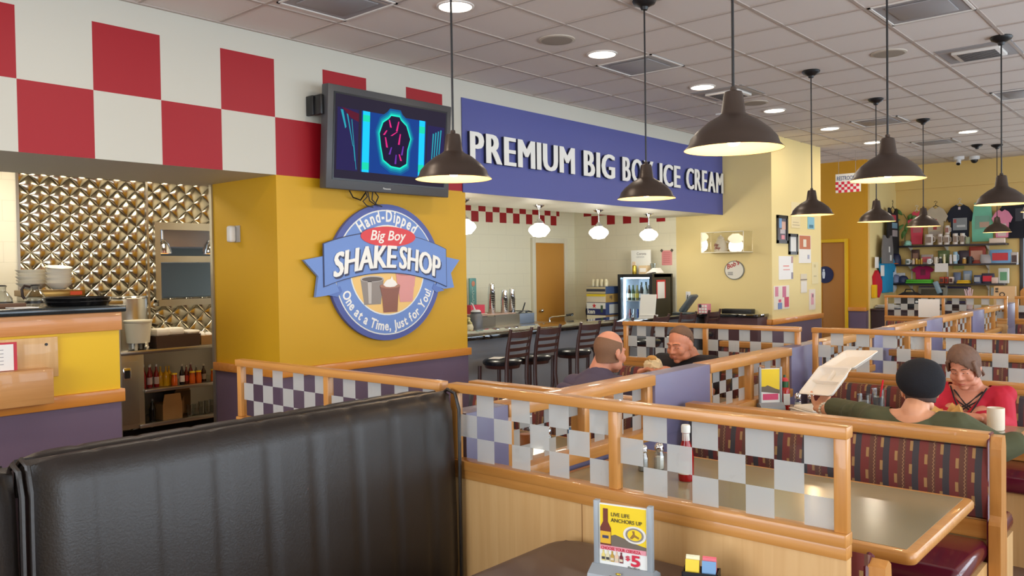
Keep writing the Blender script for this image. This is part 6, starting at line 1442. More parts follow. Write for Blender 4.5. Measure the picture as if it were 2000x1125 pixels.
# on the women's table
def foam_tray(nm, lb, M):
    """open hinged three-compartment takeaway container; local: base lies in xy, lid continues along +y"""
    t = thing(nm, lb, 'container', M.translation, 0, 'white foam takeaway containers'); FO = mat('foam_white', (244, 236, 222), .55)
    def tray(y0, dep, comp, Mx, nm2):
        b = MB(); L = .24; th = .004
        def rect(i, y0_, y1_, x0_, x1_, z, r=.02):
            out = []
            for cx, cy, s in ((x1_-i-r, y1_-i-r, 0), (x0_+i+r, y1_-i-r, 90), (x0_+i+r, y0_+i+r, 180), (x1_-i-r, y0_+i+r, 270)):
                for k in range(4): out.append((cx+r*cos(R_(s+30*k)), cy+r*sin(R_(s+30*k)), z))
            return out
        b.loft([rect(.025, y0, y0+L, -.12, .12, 0), rect(0, y0, y0+L, -.12, .12, dep), rect(-.008, y0, y0+L, -.12, .12, dep+.001), rect(-.008, y0, y0+L, -.12, .12, dep+.005), rect(.006, y0, y0+L, -.12, .12, dep+.004), rect(.03, y0, y0+L, -.12, .12, th)])
        if comp:
            b.box(-.105, .105, y0+.118, y0+.126, .003, dep-.002, .003); b.box(-.004, .004, y0+.124, y0+.22, .003, dep-.002, .003)
        b.bm.transform(Mx); b.build(nm2, FO, t, world=True)
    tray(-.24, .036, True, M, 'base_tray'); tray(.004, .028, False, M @ Matrix.Rotation(R_(-18), 4, 'X'), 'lid')
    return t
def frame_m(o, xd, yd):
    x = Vector(xd).normalized(); y = Vector(yd); y = (y-x*y.dot(x)).normalized(); z = x.cross(y)
    m = Matrix((x, y, z)).transposed().to_4x4(); m.translation = o; return m
foam_tray('foam_container', 'open white foam container held up by the woman in the beret', frame_m((-1.722, 4.86, 1.042), (.17, -.069, .012), (.06, .175, .15)) @ Matrix.Scale(.93, 4))
fc2 = thing('foam_container', 'closed white foam container lying on the women\'s table', 'container', (-1.86, 4.90, .762), R_(-35), 'white foam takeaway containers')
FO = mat('foam_white')
MB().box(-.115, .115, -.115, .115, 0, .036, .014).build('base_tray', FO, fc2); MB().box(-.118, .118, -.118, .118, .036, .042, .003).box(-.10, .10, -.10, .10, .04, .062, .016).build('lid', FO, fc2)
def water(x, y, lb, straw=False, h=.15, r=.040):
    t = thing('water_glass', lb, 'glass', (x, y, .762), 0, 'clear plastic water cups')
    MB().lathe([(.001, 0), (r*.8, 0), (r, h), (r*.95, h), (r*.76, .006), (.001, .006)], seg=24, cap=False).build('cup', CLEAR, t)
    MB().lathe([(.001, .008), (r*.74, .008), (r*.88, h*.72), (.001, h*.72)], seg=20).build('ice_water', mat('ice_water', (206, 206, 214), .1, trans=.7), t)
    if straw: MB().cyl((-.012, 0, .01), (.022, 0, h+.055), .005, seg=8).build('straw', mat('straw_red', (230, 30, 50), .35), t)
water(-1.565, 5.09, 'clear cup with a red straw between the two women', True, .165, .042)
water(-1.63, 5.03, 'shorter clear cup left of the one with the red straw', False, .135, .040)
mg = thing('coffee_mug', 'cream coffee mug at the right end of the women\'s table', 'mug', (-.955, 5.06, .762))
MB().lathe([(.001, 0), (.040, 0), (.043, .006), (.043, .118), (.039, .118), (.037, .01), (.001, .01)], seg=32, cap=False).build('cup', mat('mug_cream', (240, 226, 204), .3), mg)
MB().tube([(-.022, .036, .095), (-.04, .065, .09), (-.04, .068, .05), (-.022, .037, .028)], .007, 8).build('handle', mat('mug_cream'), mg)
pl = thing('sandwich_plate', 'white plate with cut toast sandwiches and fries in front of the woman in red', 'plate', (-1.20, 5.12, .762), .2)
MB().lathe([(.001, .004), (.08, .004), (.125, .022), (.13, .022), (.085, 0), (.001, 0)], seg=36, cap=False).build('dish', mat('plate_white', (240, 236, 226), .3), pl)
TOAST = mat('toast', (214, 160, 86), .8, var=.3, vscale=30); CRUMB = mat('crumb', (240, 214, 150), .8)
for (x, y, a, tl) in ((.045, -.02, -25, 58), (.02, .03, 10, 48), (-.075, .0, 30, 30)):
    Mx = Matrix.Translation((x, y, .055)) @ Matrix.Rotation(R_(a), 4, 'Z') @ Matrix.Rotation(R_(tl), 4, 'X')
    b = MB()
    b.prism([(-.055, -.04), (.055, -.04), (.0, .055)], -.022, -.008, 'xy', Mx).prism([(-.055, -.04), (.055, -.04), (.0, .055)], .008, .022, 'xy', Mx)
    o = b.build('sandwich', TOAST, pl, smooth=False)
    MB().prism([(-.052, -.043), (.052, -.043), (.0, .05)], -.008, .008, 'xy', Mx).build('filling', mat('filling', (226, 190, 110), .6), o, smooth=False)
for i in range(12):
    a = random.uniform(0, pi); x, y = random.uniform(-.06, .0), random.uniform(-.07, .06)
    MB().box(-.03, .03, -.004, .004, 0, .008, M=Matrix.Translation((x, y, .015+.004*i)) @ Matrix.Rotation(a, 4, 'Z') @ Matrix.Rotation(random.uniform(-.3, .3), 4, 'Y')).build('fry', mat('fries', (240, 200, 96), .6), pl, smooth=False)
# on the men's table and far tables
rc_ = thing('red_straw_cup', 'clear cup with red straw at the left end of the far low bench', 'cup', (-2.75, 10.62, .762)); MB().lathe([(.001, 0), (.04, 0), (.05, .16), (.046, .16), (.036, .006), (.001, .006)], seg=20, cap=False).build('cup', CLEAR, rc_); MB().cyl((-.01, 0, .01), (-.015, 0, .24), .006, seg=6).build('straw', mat('straw_red'), rc_)
# ================================================================ people
def remeshed(b, name, m, parent, vox=.006, it=5, fac=.6):
    o = b.build(name, m, None, smooth=False)
    md = o.modifiers.new('r', 'REMESH'); md.mode = 'VOXEL'; md.voxel_size = vox
    s = o.modifiers.new('s', 'SMOOTH'); s.factor = fac; s.iterations = it
    dg = bpy.context.evaluated_depsgraph_get(); dg.update()
    me = bpy.data.meshes.new_from_object(o.evaluated_get(dg)); old = o.data
    o.modifiers.clear(); o.data = me; bpy.data.meshes.remove(old)
    me.shade_smooth()
    if parent is not None:
        me.transform(world_m(parent).inverted()); o.parent = parent
    return o
def cut(o, pred):
    M = world_m(o.parent) if o.parent else Matrix()
    bm = bmesh.new(); bm.from_mesh(o.data)
    bmesh.ops.delete(bm, geom=[f for f in bm.faces if pred(M @ f.calc_center_median())], context='FACES')
    for it in range(12):
        nb = {}
        for e in bm.edges:
            if e.is_boundary:
                for v, u in ((e.verts[0], e.verts[1]), (e.verts[1], e.verts[0])): nb.setdefault(v, []).append(u)
        new = {v: v.co*.4+sum((u.co for u in us), Vector())*(.6/len(us)) for v, us in nb.items() if len(us) == 2}
        for v, c in new.items(): v.co = c
    bm.to_mesh(o.data); bm.free()
def capsule(b, p0, p1, r0, r1):
    p0, p1 = Vector(p0), Vector(p1); d = p1-p0; L = max(d.length, 1e-4); n = max(2, int(L/min(r0, r1)*1.2)); 
    pts = [p0-d/L*r0*.98, p0-d/L*r0*.75, p0-d/L*r0*.35]; rr = [r0*.2, r0*.66, r0*.94]
    for i in range(n+1): pts.append(p0+d*i/n); rr.append(r0+(r1-r0)*i/n)
    pts += [p1+d/L*r1*.35, p1+d/L*r1*.75, p1+d/L*r1*.98]; rr += [r1*.94, r1*.66, r1*.2]
    b.tube(pts, rr, 14)
def chain(b, pts, rs):
    for (p, q), (r, s) in zip(zip(pts, pts[1:]), zip(rs, rs[1:])): capsule(b, p, q, r, s)
def hand(b, wrist, fwd, nrm, side, curl=35, k=1.0, spread=1.0, thumb=35):
    f = Vector(fwd).normalized(); n = Vector(nrm); n = (n-f*n.dot(f)).normalized(); lat = f.cross(n)*side     # lat points to the thumb side
    w = Vector(wrist)
    for i in range(4): capsule(b, w+lat*(.016*(1.5-i))*k*.8, w+(f*.082+lat*.0195*(1.5-i))*k, .017*k, .0125*k)
    ls = ((.044, .026, .020), (.049, .030, .022), (.045, .028, .021), (.035, .021, .018))
    for i in range(4):
        p = w+(f*.088+lat*.0195*(1.5-i)*spread)*k; a = 0
        for j in range(3):
            a += R_(curl*(.75, 1.1, .8)[j]*(1+.08*i)); d = f*cos(a)+n*sin(a)+lat*(.06*(1.5-i))*spread
            q = p+d.normalized()*ls[i][j]*k; capsule(b, p, q, (.0095-.0008*j)*k, (.0088-.0009*j)*k); p = q
    t0 = w+(f*.022+lat*.026)*k; d1 = (f*.62+lat*.70+n*.30).normalized(); t1 = t0+d1*.042*k
    d2 = (f*.85+lat*.25+n*(.30+thumb/100)).normalized(); t2 = t1+d2*.034*k; d3 = (f*.9-lat*.05+n*(.35+thumb/90)).normalized(); t3 = t2+d3*.026*k
    capsule(b, w+f*.01*k, t0, .018*k, .016*k); capsule(b, t0, t1, .0155*k, .012*k); capsule(b, t1, t2, .0115*k, .0098*k); capsule(b, t2, t3, .0098*k, .0085*k)
    capsule(b, t0, w+(f*.075+lat*.024)*k, .014*k, .010*k)
def head(b, H, k=1.0, fem=False, jowl=0):
    """head shapes into b; H places local head space (face looks to -y)"""
    def e(c, r, rot=None):
        M = H.to_3x3() @ (rot.to_3x3() if rot is not None else Matrix.Identity(3))
        b.ell(H @ Vector([v*k for v in c]), [v*k for v in r], M, 22, 14)
    def cp(p, q, r, s): capsule(b, H @ (Vector(p)*k), H @ (Vector(q)*k), r*k, s*k)
    e((0, .016, .034), (.077, .098, .094)); e((0, -.012, -.005), (.070, .080, .085)); e((0, -.022, -.055), (.058+jowl*.008, .066, .058))
    e((0, -.062, -.098), (.026, .024, .018)); e((0, -.05, -.03), (.056, .046, .05))
    for s in (-1, 1):
        e((s*.040, -.062, -.026), (.029, .028, .030)); e((s*.046, -.025, -.072), (.022+jowl*.01, .04, .028))
        cp((s*.012, -.090, .029), (s*.050, -.074, .027), .010, .008)                      # brow
        e((s*.031, -.079, .010), (.0155, .012, .0095))                                      # eyelid ball
        cp((s*.016, -.0925, .001), (s*.046, -.077, .000), .0052, .0045)                     # lower lid
        e((s*.0125, -.103, -.029), (.0085, .010, .0075))                                     # nostril wing
        e((s*.079, .016, -.004), (.010, .020, .031), Matrix.Rotation(R_(-s*14), 4, 'Z')); e((s*.079, .008, -.030), (.008, .010, .012))
    cp((0, -.089, .022), (0, -.110, -.022), .0085, .0115); e((0, -.112, -.026), (.0105, .0105, .0095))
    cp((-.020, -.0835, -.060), (0, -.0945, -.0565), .0048, .0068); cp((0, -.0945, -.0565), (.020, -.0835, -.060), .0068, .0048)
    cp((-.017, -.0825, -.068), (0, -.0935, -.0705), .0050, .0078); cp((0, -.0935, -.0705), (.017, -.0825, -.068), .0078, .0050)
def face_parts(root, H, k, browc, lipc, closed=True):
    EY = mat('eye_dark', (38, 26, 22), .3)
    for s in (-1, 1):
        b = MB(); capsule(b, H @ (Vector((s*.018, -.0915, .0055))*k), H @ (Vector((s*.043, -.0830, .004))*k), .0024*k, .0022*k); b.build('eye', EY, root, world=True)
        b = MB(); pts = [H @ (Vector(p)*k) for p in ((s*.013, -.1005, .032), (s*.030, -.0955, .0355), (s*.052, -.080, .030))]
        b.tube(pts, [.004*k, .0045*k, .0025*k], 6, flat=.6); b.build('eyebrow', mat('brow_%d' % browc[0], browc, .8), root, world=True)
    b = MB(); pts = [H @ (Vector(p)*k) for p in ((-.021, -.0885, -.0635), (-.01, -.0985, -.0635), (0, -.1005, -.0625), (.01, -.0985, -.0635), (.021, -.0885, -.0635))]
    b.tube(pts, [.0018*k, .003*k, .0032*k, .003*k, .0018*k], 6, flat=.7); b.build('lip_line', mat('lip_%d' % lipc[0], lipc, .5), root, world=True)
def hm(c, yaw, pitch=0, roll=0):
    """head matrix: yaw=0 looks to -y; pitch>0 looks down"""
    return Matrix.Translation(c) @ Matrix.Rotation(R_(yaw), 4, 'Z') @ Matrix.Rotation(R_(pitch), 4, 'X') @ Matrix.Rotation(R_(roll), 4, 'Y')
def torso(b, pel, ch, nk, shL, shR, hw, dp, fwd, g=0):
    """pelvis, chest, neck base, shoulders; hw half width, dp half depth"""
    ax = (Vector(shR)-Vector(shL)).normalized(); up = (Vector(nk)-Vector(pel)).normalized(); dpv = ax.cross(up).normalized(); up = dpv.cross(ax)
    M3 = Matrix((ax, dpv, up)).transposed()
    pel, ch, nk = Vector(pel), Vector(ch), Vector(nk); mid = (pel+ch)/2
    b.ell(pel, (hw*1.02+g, dp*1.12+g, .13+g), M3); b.ell(mid, (hw*.98+g, dp*1.1+g, .17+g), M3); b.ell(ch, (hw+g, dp+g, .18+g), M3)
    sl, sr = Vector(shL), Vector(shR)
    capsule(b, sl, sr, .062+g, .062+g)
    for s in (sl, sr): capsule(b, nk-up*.02, s*.8+nk*.2-up*.02, .055+g*.6, .055+g*.8); capsule(b, ch, s, .09+g, .066+g)
def legs(b, hips, knees, ankles, g=0, foot=True, fdir=(0, -1, 0)):
    for h, kn, an in zip(hips, knees, ankles):
        chain(b, [h, kn, an], [.085+g, .06+g, .042+g])
        if foot: capsule(b, Vector(an)+Vector((0, 0, -.02)), Vector(an)+Vector(fdir)*.15+Vector((0, 0, -.035)), .042+g, .035+g)
def skin(n, c): return mat(n, c, .5, var=.12, vscale=20)
def clothm(n, c, r=.85): return mat(n, c, r, var=.22, vscale=7)
def shell_hair(H, k, poly, name, m, root, thick=.012, cut=None, it=3, vox=.005):
    pass

# ---- the bald man seen from behind, facing +y
def person_bald():
    P = thing('person', 'bald man with short side hair in a sleeveless purple grey shirt, seen from behind', 'person', (-3.02, 4.24, .49), 0, None)
    S = skin('skin_ruddy', (222, 150, 118)); k = 1.07
    H = hm((-2.975, 4.36, 1.126), 174, 8, 0)
    shL, shR = (-3.215, 4.30, .905), (-2.85, 4.27, .925); nk = (-3.01, 4.29, 1.03)
    b = MB(); head(b, H, k)
    capsule(b, (-2.995, 4.335, 1.10), (-3.02, 4.285, .98), .062, .072)
    torso(b, (-3.02, 4.20, .60), (-3.02, 4.24, .83), nk, shL, shR, .165, .105, 1)
    chain(b, [shR, (-2.775, 4.40, .79), (-2.80, 4.60, .785)], [.055, .045, .034]); hand(b, (-2.81, 4.63, .785), (-.3, 1, .05), (0, 0, -1), 1, 18)
    chain(b, [shL, (-3.30, 4.42, .80), (-3.22, 4.62, .80)], [.055, .045, .034]); hand(b, (-3.21, 4.65, .80), (.3, 1, .0), (0, 0, -1), -1, 18)
    legs(b, [(-3.11, 4.22, .57), (-2.92, 4.22, .57)], [(-3.12, 4.66, .54), (-2.92, 4.66, .54)], [(-3.12, 4.68, .09), (-2.92, 4.68, .09)], 0, True, (0, 1, 0))
    remeshed(b, 'body', S, P, .0055)
    face_parts(P, H, k, (110, 80, 60), (180, 90, 80))
    c = MB(); torso(c, (-3.02, 4.20, .60), (-3.02, 4.235, .82), (-3.01, 4.285, 1.02), shL, shR, .168, .11, 1, .014)
    capsule(c, shR, (-2.80, 4.33, .88), .078, .070); capsule(c, shL, (-3.275, 4.36, .88), .078, .068)
    for (a, d) in (((-3.2, 4.16, .90), (-2.95, 4.11, .86)), ((-2.9, 4.15, .93), (-3.0, 4.10, .80)), ((-3.15, 4.14, .82), (-3.0, 4.09, .72))): capsule(c, a, d, .045, .05)
    remeshed(c, 'shirt', clothm('shirt_purple', (92, 82, 102)), P, .008, 6)
    t = MB(); legs(t, [(-3.11, 4.22, .57), (-2.92, 4.22, .57)], [(-3.12, 4.66, .54), (-2.92, 4.66, .54)], [(-3.12, 4.68, .12), (-2.92, 4.68, .12)], .016, False); t.ell((-3.02, 4.20, .58), (.19, .15, .10))
    remeshed(t, 'trousers', clothm('trousers_dark', (50, 52, 62)), P, .010)
    h = MB()                                                                 # cropped hair around the sides and back
    rows = []
    for j in range(9):
        u = j/8; row = []
        for i in range(25):
            a = R_(-112+224*i/24); top = .075+.022*cos(a*1.2) ; z = -.055-.01*cos(a)+(top+.055)*u
            zz = (z-.034)/.094; rr = math.sqrt(max(.02, 1-zz*zz)); sx, sy = .0785*rr+.0015, .0995*rr+.0015
            if z < -.02: sx, sy = .0785*math.sqrt(max(.1, 1-((-.02-.034)/.094)**2))*.985+.004, .0995*math.sqrt(max(.1, 1-((-.02-.034)/.094)**2))*(1-.9*(-.02-z))+.0015
            row.append(H @ (Vector((sx*sin(a), .016+sy*cos(a), z))*k))
        rows.append(row)
    vs = [[h.bm.verts.new(p) for p in r] for r in rows]
    for r0, r1 in zip(vs, vs[1:]):
        for i in range(24): h.bm.faces.new((r0[i], r0[i+1], r1[i+1], r1[i]))
    o = h.build('hair', mat('hair_crop', (128, 92, 66), .8, bump=.4, bscale=300), P, world=True)
    return P
person_bald()
# ---- the man in the black shirt, facing -y
def hair_cap(H, k, c, root, front=.075, side=-.02, back=-.06, thick=.010, name='hair', extra=None, m=None, vox=.0045, it=4, sx=1.0, lift=.0):
    """hair: a thick cap of small overlapping locks around the skull above a hairline"""
    b = MB()
    for i in range(40):
        a = 2*pi*i/40
        # a=0 front (-y)
        fr = (cos(a)+1)/2; bk = (1-cos(a))/2; sd = abs(sin(a))
        line = front*max(0, cos(a))**.7 + (back*max(0, -cos(a))**.6) + side*sd**2 if True else 0
        if cos(a) > 0: line = front*cos(a)**.6 + side*(1-cos(a)**.6)
        else: line = side*(1-(-cos(a))**.6) + back*(-cos(a))**.6
        pts = []; rs = []
        for j in range(7):
            u = j/6; z = line+(.120+lift-line)*u if False else None
            th = math.acos(max(-1, min(1, (line-.034)/.094)))*(1-u)
            th = max(th, .02)
            r_ = sin(th); zz = .034+.094*cos(th)
            pts.append(H @ (Vector((.078*sx*r_*sin(a), .016-.0985*r_*cos(a), zz+lift*cos(th)))*k)); rs.append(thick*k*(.75 if j == 0 else 1))
        for p, q, r, s in zip(pts, pts[1:], rs, rs[1:]): capsule(b, p, q, r, s)
    if extra: extra(b)
    return remeshed(b, name, m or mat('hair_%d_%d_%d' % c, c, .7, bump=.5, bscale=260), root, vox, it)
def person_black():
    P = thing('person', 'man with short brown hair in a black shirt eating a wrapped sandwich', 'person', (-3.02, 5.42, .49), 0, None)
    S = skin('skin_tan', (214, 140, 106)); k = 1.04
    H = hm((-3.02, 5.33, 1.100), -6, 14, 0)
    shL, shR = (-2.825, 5.44, .950), (-3.235, 5.43, .945); nk = (-3.015, 5.44, 1.02)
    b = MB(); head(b, H, k, jowl=1)
    capsule(b, (-3.018, 5.37, 1.07), nk, .062, .072)
    torso(b, (-3.02, 5.48, .60), (-3.02, 5.46, .81), nk, shL, shR, .165, .105, -1)
    chain(b, [shL, (-2.76, 5.26, .79), (-2.94, 5.08, .935)], [.052, .044, .030]); hand(b, (-2.965, 5.065, .945), (-.9, -.25, .12), (-.25, .2, -.9), -1, 34, 1.0)
    chain(b, [shR, (-3.30, 5.26, .79), (-3.185, 5.06, .915)], [.052, .044, .030]); hand(b, (-3.17, 5.045, .925), (.80, -.2, .35), (.3, .2, -.9), 1, 34, 1.0)
    legs(b, [(-3.11, 5.46, .57), (-2.93, 5.46, .57)], [(-3.12, 5.04, .54), (-2.92, 5.04, .54)], [(-3.12, 5.00, .09), (-2.92, 5.00, .09)])
    remeshed(b, 'body', S, P, .0050)
    face_parts(P, H, k, (96, 66, 48), (170, 84, 74))
    hair_cap(H, k, (112, 82, 60), P, front=.106, side=.035, back=-.05, thick=.006)
    c = MB(); torso(c, (-3.02, 5.48, .60), (-3.02, 5.455, .81), (nk[0], nk[1]+.012, nk[2]-.018), shL, shR, .168, .11, -1, .014)
    for s, e in ((shL, (-2.765, 5.30, .84)), (shR, (-3.285, 5.31, .84))): capsule(c, s, e, .074, .064)
    for a, d in (((-2.9, 5.33, .88), (-3.05, 5.34, .82)), ((-3.15, 5.34, .88), (-3.0, 5.33, .78))): capsule(c, a, d, .035, .04)
    remeshed(c, 'shirt', clothm('shirt_black', (34, 32, 36)), P, .008, 6)
    t = MB(); legs(t, [(-3.11, 5.46, .57), (-2.93, 5.46, .57)], [(-3.12, 5.04, .54), (-2.92, 5.04, .54)], [(-3.12, 5.0, .12), (-2.92, 5.0, .12)], .016, False); t.ell((-3.02, 5.48, .58), (.19, .15, .10))
    remeshed(t, 'trousers', mat('trousers_dark'), P, .010)
    return P
person_black()
sw_ = thing('wrapped_sandwich', 'sandwich in crumpled cream paper held by the man in black', 'sandwich', (-3.075, 5.04, .968))
sw_.scale = (1.25, 1.1, 1.15)
b = MB(); rnd = random.Random(4); b.ell((0, 0, 0), (.058, .034, .050), u=16, v=10)
for v in b.bm.verts: v.co += Vector((rnd.uniform(-.009, .009), rnd.uniform(-.007, .007), rnd.uniform(-.009, .009)))
b.build('wrapper', mat('wrap_paper', (240, 216, 170), .7), sw_, ang=18)
MB().ell((-.005, .0, .045), (.034, .024, .022)).build('bread', TOAST, sw_)
# ---- the woman in the black beret, seen from behind, facing +y
def person_beret():
    P = thing('person', 'woman in a black beret and olive top holding up a foam container', 'person', (-1.16, 4.26, .49), 0, None)
    S = skin('skin_light', (226, 162, 124)); k = .98
    H = hm((-1.165, 4.41, 1.036), 202, 12, 0)
    shL, shR = (-1.345, 4.31, .885), (-.965, 4.31, .89); nk = (-1.16, 4.31, .935)
    b = MB(); head(b, H, k, True)
    capsule(b, (-1.163, 4.375, .985), nk, .054, .066)
    torso(b, (-1.16, 4.22, .58), (-1.16, 4.26, .77), nk, shL, shR, .15, .10, 1)
    chain(b, [shL, (-1.54, 4.52, .872), (-1.757, 4.670, .846)], [.050, .044, .028]); hand(b, (-1.772, 4.680, .846), (.16, .75, .60), (-.29, -.57, .78), -1, 10, .95, 1, 60)
    chain(b, [shR, (-.79, 4.33, .80), (-.60, 4.44, .905)], [.050, .043, .028]); hand(b, (-.585, 4.45, .915), (.7, .5, .4), (0, .5, -.8), 1, 25, .95)
    legs(b, [(-1.24, 4.24, .56), (-1.07, 4.24, .56)], [(-1.25, 4.64, .53), (-1.07, 4.64, .53)], [(-1.25, 4.66, .09), (-1.07, 4.66, .09)], 0, True, (0, 1, 0))
    remeshed(b, 'body', S, P, .0050)
    face_parts(P, H, k, (70, 50, 40), (180, 80, 80))
    OL = clothm('top_olive', (84, 86, 58))
    c = MB(); torso(c, (-1.16, 4.22, .58), (-1.16, 4.255, .76), (-1.16, 4.30, .885), (shL[0], shL[1], shL[2]-.006), (shR[0], shR[1], shR[2]-.006), .152, .104, 1, .013)
    chain(c, [shL, (-1.54, 4.52, .872), (-1.645, 4.59, .875)], [.072, .064, .058]); chain(c, [shR, (-.80, 4.325, .805), (-.745, 4.36, .832)], [.072, .064, .056])
    for a, d, r in (((-1.43, 4.37, .91), (-1.40, 4.33, .84), .05), ((-1.50, 4.44, .88), (-1.49, 4.46, .85), .058)): capsule(c, a, d, r, r)
    o = remeshed(c, 'top', OL, P, .006, 5)
    cut(o, lambda q: q.y < 4.36 and ((q.x+1.165)/.118)**2+((q.z-.985)/.082)**2 < 1 or ((q.x+1.165)/.10)**2+((q.y-4.33)/.10)**2 < 1 and q.z > .90)
    MB().prism([(-.009, -.055), (.011, -.055), (.004, .0), (-.002, .0)], -.003, .003, 'xz', Matrix.Translation((-1.185, 4.166, .865))).build('back_slit', S, P, world=True)
    t = MB(); legs(t, [(-1.24, 4.24, .56), (-1.07, 4.24, .56)], [(-1.25, 4.64, .53), (-1.07, 4.64, .53)], [(-1.25, 4.66, .12), (-1.07, 4.66, .12)], .014, False); t.ell((-1.16, 4.22, .57), (.18, .15, .10))
    remeshed(t, 'trousers', mat('trousers_dark'), P, .010)
    hb = MB()
    for i in range(16):
        a = R_(-70+140*i/15); hb_ = H @ (Vector((.072*sin(a), .016+.092*cos(a), .0))*k); he = H @ (Vector((.066*sin(a), .012+.080*cos(a), -.062))*k); capsule(hb, hb_, he, .011, .006)
    remeshed(hb, 'hair', mat('hair_dark', (66, 46, 38), .7), P, .005, 2)
    # beret: a soft disc tilted back over the head
    B = Matrix.Translation(H @ (Vector((0, .036, .040)))) @ H.to_3x3().to_4x4() @ Matrix.Rotation(R_(-56), 4, 'X')
    bb = MB(); prof = [(.001, -.028), (.066, -.040), (.082, -.040), (.100, -.024), (.110, .002), (.111, .030), (.102, .058), (.078, .082), (.045, .096), (.001, .101)]; rows = []
    for r, z in prof: rows.append([B @ Vector(((r*(1+.012*sin(3*2*pi*q/36+z*30)))*cos(2*pi*q/36), r*sin(2*pi*q/36)*.98, z+.005*sin(2*2*pi*q/36)*r/.1)) for q in range(36)])
    bb.loft(rows); bb.build('beret', mat('felt_black', (18, 18, 24), .95, bump=.3, bscale=200), P, world=True, ang=80)
    br = MB(); cx = Vector((-1.722, 4.645, .852)); ax = Vector((-.225, .145, -.006)).normalized(); u = ax.orthogonal().normalized(); v = ax.cross(u)
    for i in range(14): br.ell(cx+(u*cos(2*pi*i/14)+v*sin(2*pi*i/14))*.033, (.0085, .0085, .0085), u=8, v=6)
    br.build('bracelet', mat('bracelet_pearl', (226, 214, 190), .25), P, world=True)
    wb_ = MB(); cx = Vector((-.665, 4.405, .872)); ax = Vector((.19, .11, .10)).normalized(); u = ax.orthogonal().normalized(); v = ax.cross(u)
    wb_.tube([cx+(u*cos(2*pi*i/16)+v*sin(2*pi*i/16))*.035 for i in range(17)], .006, 6, cap=False); wb_.build('wrist_band', mat('band_burgundy', (110, 24, 50), .4), P, world=True)
    return P
person_beret()
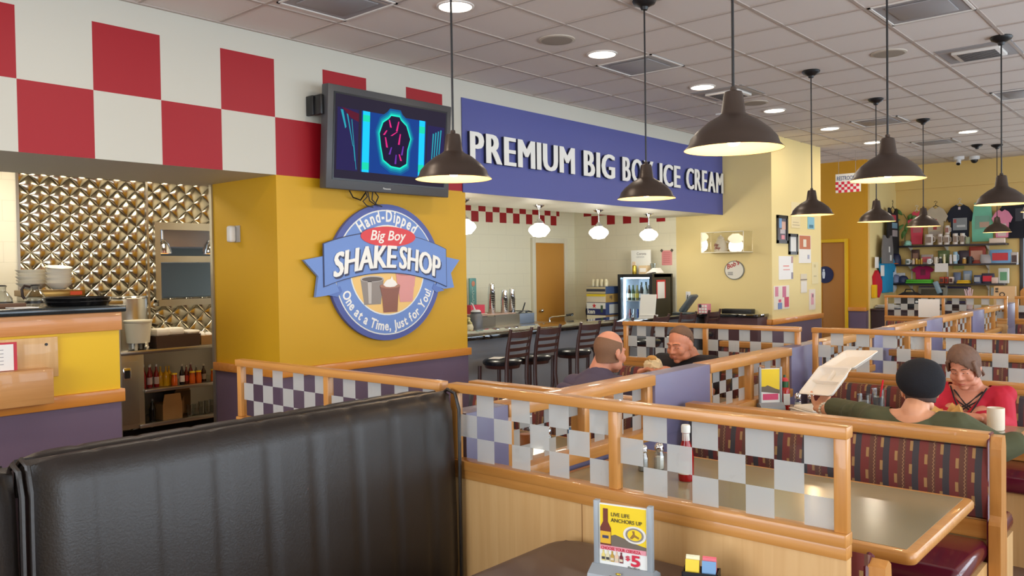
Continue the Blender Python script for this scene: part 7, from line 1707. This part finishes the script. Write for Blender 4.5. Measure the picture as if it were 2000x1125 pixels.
# ---- the woman in red, facing -y
def person_red():
    P = thing('person', 'woman with brown hair in a red V-neck top with black lacing', 'person', (-1.16, 5.45, .49), 0, None)
    S = skin('skin_warm', (216, 146, 116)); k = .95
    H = hm((-1.172, 5.36, 1.048), -4, 18, -4)
    shL, shR = (-1.005, 5.45, .875), (-1.325, 5.45, .88); nk = (-1.16, 5.455, .935)
    b = MB(); head(b, H, k, True, .8)
    capsule(b, (-1.166, 5.40, 1.00), nk, .056, .066)
    torso(b, (-1.16, 5.50, .58), (-1.16, 5.46, .76), nk, shL, shR, .165, .115, -1)
    for s in (-1, 1): b.ell((-1.16+s*.075, 5.375, .765), (.082, .075, .078))
    chain(b, [shL, (-.965, 5.34, .74), (-1.03, 5.16, .80)], [.054, .046, .030]); hand(b, (-1.05, 5.14, .805), (-.8, -.4, .1), (-.1, .2, -1), -1, 30, .93)
    chain(b, [shR, (-1.375, 5.34, .74), (-1.30, 5.17, .80)], [.054, .046, .030]); hand(b, (-1.285, 5.15, .805), (.8, -.4, .1), (.1, .2, -1), 1, 30, .93)
    legs(b, [(-1.25, 5.47, .56), (-1.07, 5.47, .56)], [(-1.25, 5.08, .53), (-1.07, 5.08, .53)], [(-1.25, 5.02, .09), (-1.07, 5.02, .09)])
    remeshed(b, 'body', S, P, .0048)
    face_parts(P, H, k, (84, 56, 42), (176, 74, 76))
    HM = mat('hair_brown', (126, 92, 72), .6, bump=.5, bscale=200, var=.5, vscale=40)
    rn = random.Random(3)
    b = MB(); crown = Vector((-.035, .03, .132))                    # side parting; locks sweep over the skull from here
    for i in range(120):
        a = 2*pi*i/120+rn.uniform(-.04, .04); ca, sa = cos(a), sin(a)           # a=0 towards the face
        end = (.058-.060*sa)*max(0, ca)**.6+(-.035)*(1-abs(ca)**.6)+(-.075)*max(0, -ca)**.6+rn.uniform(-.010, .008)
        sweep = .45*max(0, ca)
        pts = []; rs = []; t = rn.uniform(-.003, .006)
        for j in range(8):
            u = j/7; th = .05+(math.acos(max(-1, min(1, (end-.030)/.100)))-.05)*u; aa = a+sweep*(u-.5)
            r_ = sin(th); bulge = 1.06+.05*sin(pi*u)
            p_ = Vector(((.080*r_*sin(aa))*bulge, .014-(.1015*r_*cos(aa))*bulge, .034+(.104+t)*cos(th)))
            p_ += Vector((-.02, .0, 0))*(1-u)**2
            pts.append(H @ (p_*k)); rs.append(.0085*k*(1-.45*u)+.001)
        for p0, p1, r0, r1 in zip(pts, pts[1:], rs, rs[1:]): capsule(b, p0, p1, r0, r1)
    b.ell(H @ (Vector((0, .03, .045))*k), (.076*k, .088*k, .088*k), H.to_3x3())
    for i in range(10):
        u = i/9; capsule(b, H @ (Vector((.074, -.055+.06*u, .06))*k), H @ (Vector((.084, -.050+.06*u, -.035-.012*u))*k), .011, .005)
        capsule(b, H @ (Vector((-.076, -.05+.06*u, .06))*k), H @ (Vector((-.084, -.035+.05*u, -.005-.012*u))*k), .010, .005)
        q = rn.uniform(-.012, .012); capsule(b, H @ (Vector((.02+q, .11, .0))*k), H @ (Vector((.045+q*1.6, .125, -.07-.03*u))*k), .015, .007)
    remeshed(b, 'hair', HM, P, .0038, 2, .5)
    RDm = clothm('top_red', (196, 22, 50), .75)
    c = MB(); torso(c, (-1.16, 5.50, .58), (-1.16, 5.455, .745), (nk[0], nk[1]+.03, nk[2]-.075), shL, shR, .168, .118, -1, .012)
    for s in (-1, 1): c.ell((-1.16+s*.08, 5.372, .755), (.088, .080, .082)); capsule(c, (-1.16+s*.185, 5.46, .90), (-1.16+s*.13, 5.395, .80), .055, .06)
    chain(c, [shL, (-.965, 5.34, .74), (-.985, 5.26, .765)], [.074, .064, .056]); chain(c, [shR, (-1.375, 5.34, .74), (-1.365, 5.26, .765)], [.074, .064, .056])
    o = remeshed(c, 'top', RDm, P, .006, 5)
    cut(o, lambda q: q.y < 5.46 and q.z > .79 and abs(q.x+1.16) < (q.z-.79)*.72 or ((q.x+1.16)/.10)**2+((q.y-5.44)/.10)**2 < 1 and q.z > .88)
    lc = MB()
    def yl(x, z): return 5.343 - .0*(x) + .45*(z-.80) + abs(x+1.16)*.15
    for pts in (((-1.235, .915), (-1.17, .845), (-1.115, .81)), ((-1.085, .915), (-1.15, .845), (-1.205, .81)), ((-1.225, .865), (-1.16, .825), (-1.12, .79)), ((-1.10, .865), (-1.16, .825), (-1.20, .79))):
        lc.tube([(x, yl(x, z)-.012, z) for x, z in pts], .0042, 6)
    lc.build('neck_lacing', mat('lace_black', (26, 20, 24), .6), P, world=True)
    ed = MB()
    ed.tube([(-1.255, 5.40, .935), (-1.225, 5.352, .87), (-1.19, 5.325, .80), (-1.16, 5.315, .775), (-1.13, 5.325, .80), (-1.095, 5.352, .87), (-1.065, 5.40, .935)], .0045, 6); ed.build('neck_trim', mat('lace_black'), P, world=True)
    for s in (-1, 1):
        MB().ell(H @ (Vector((s*.083, .004, -.046))*k), (.006, .006, .008)).build('earring', mat('earring_pearl', (230, 224, 216), .2), P, world=True)
    return P
person_red()
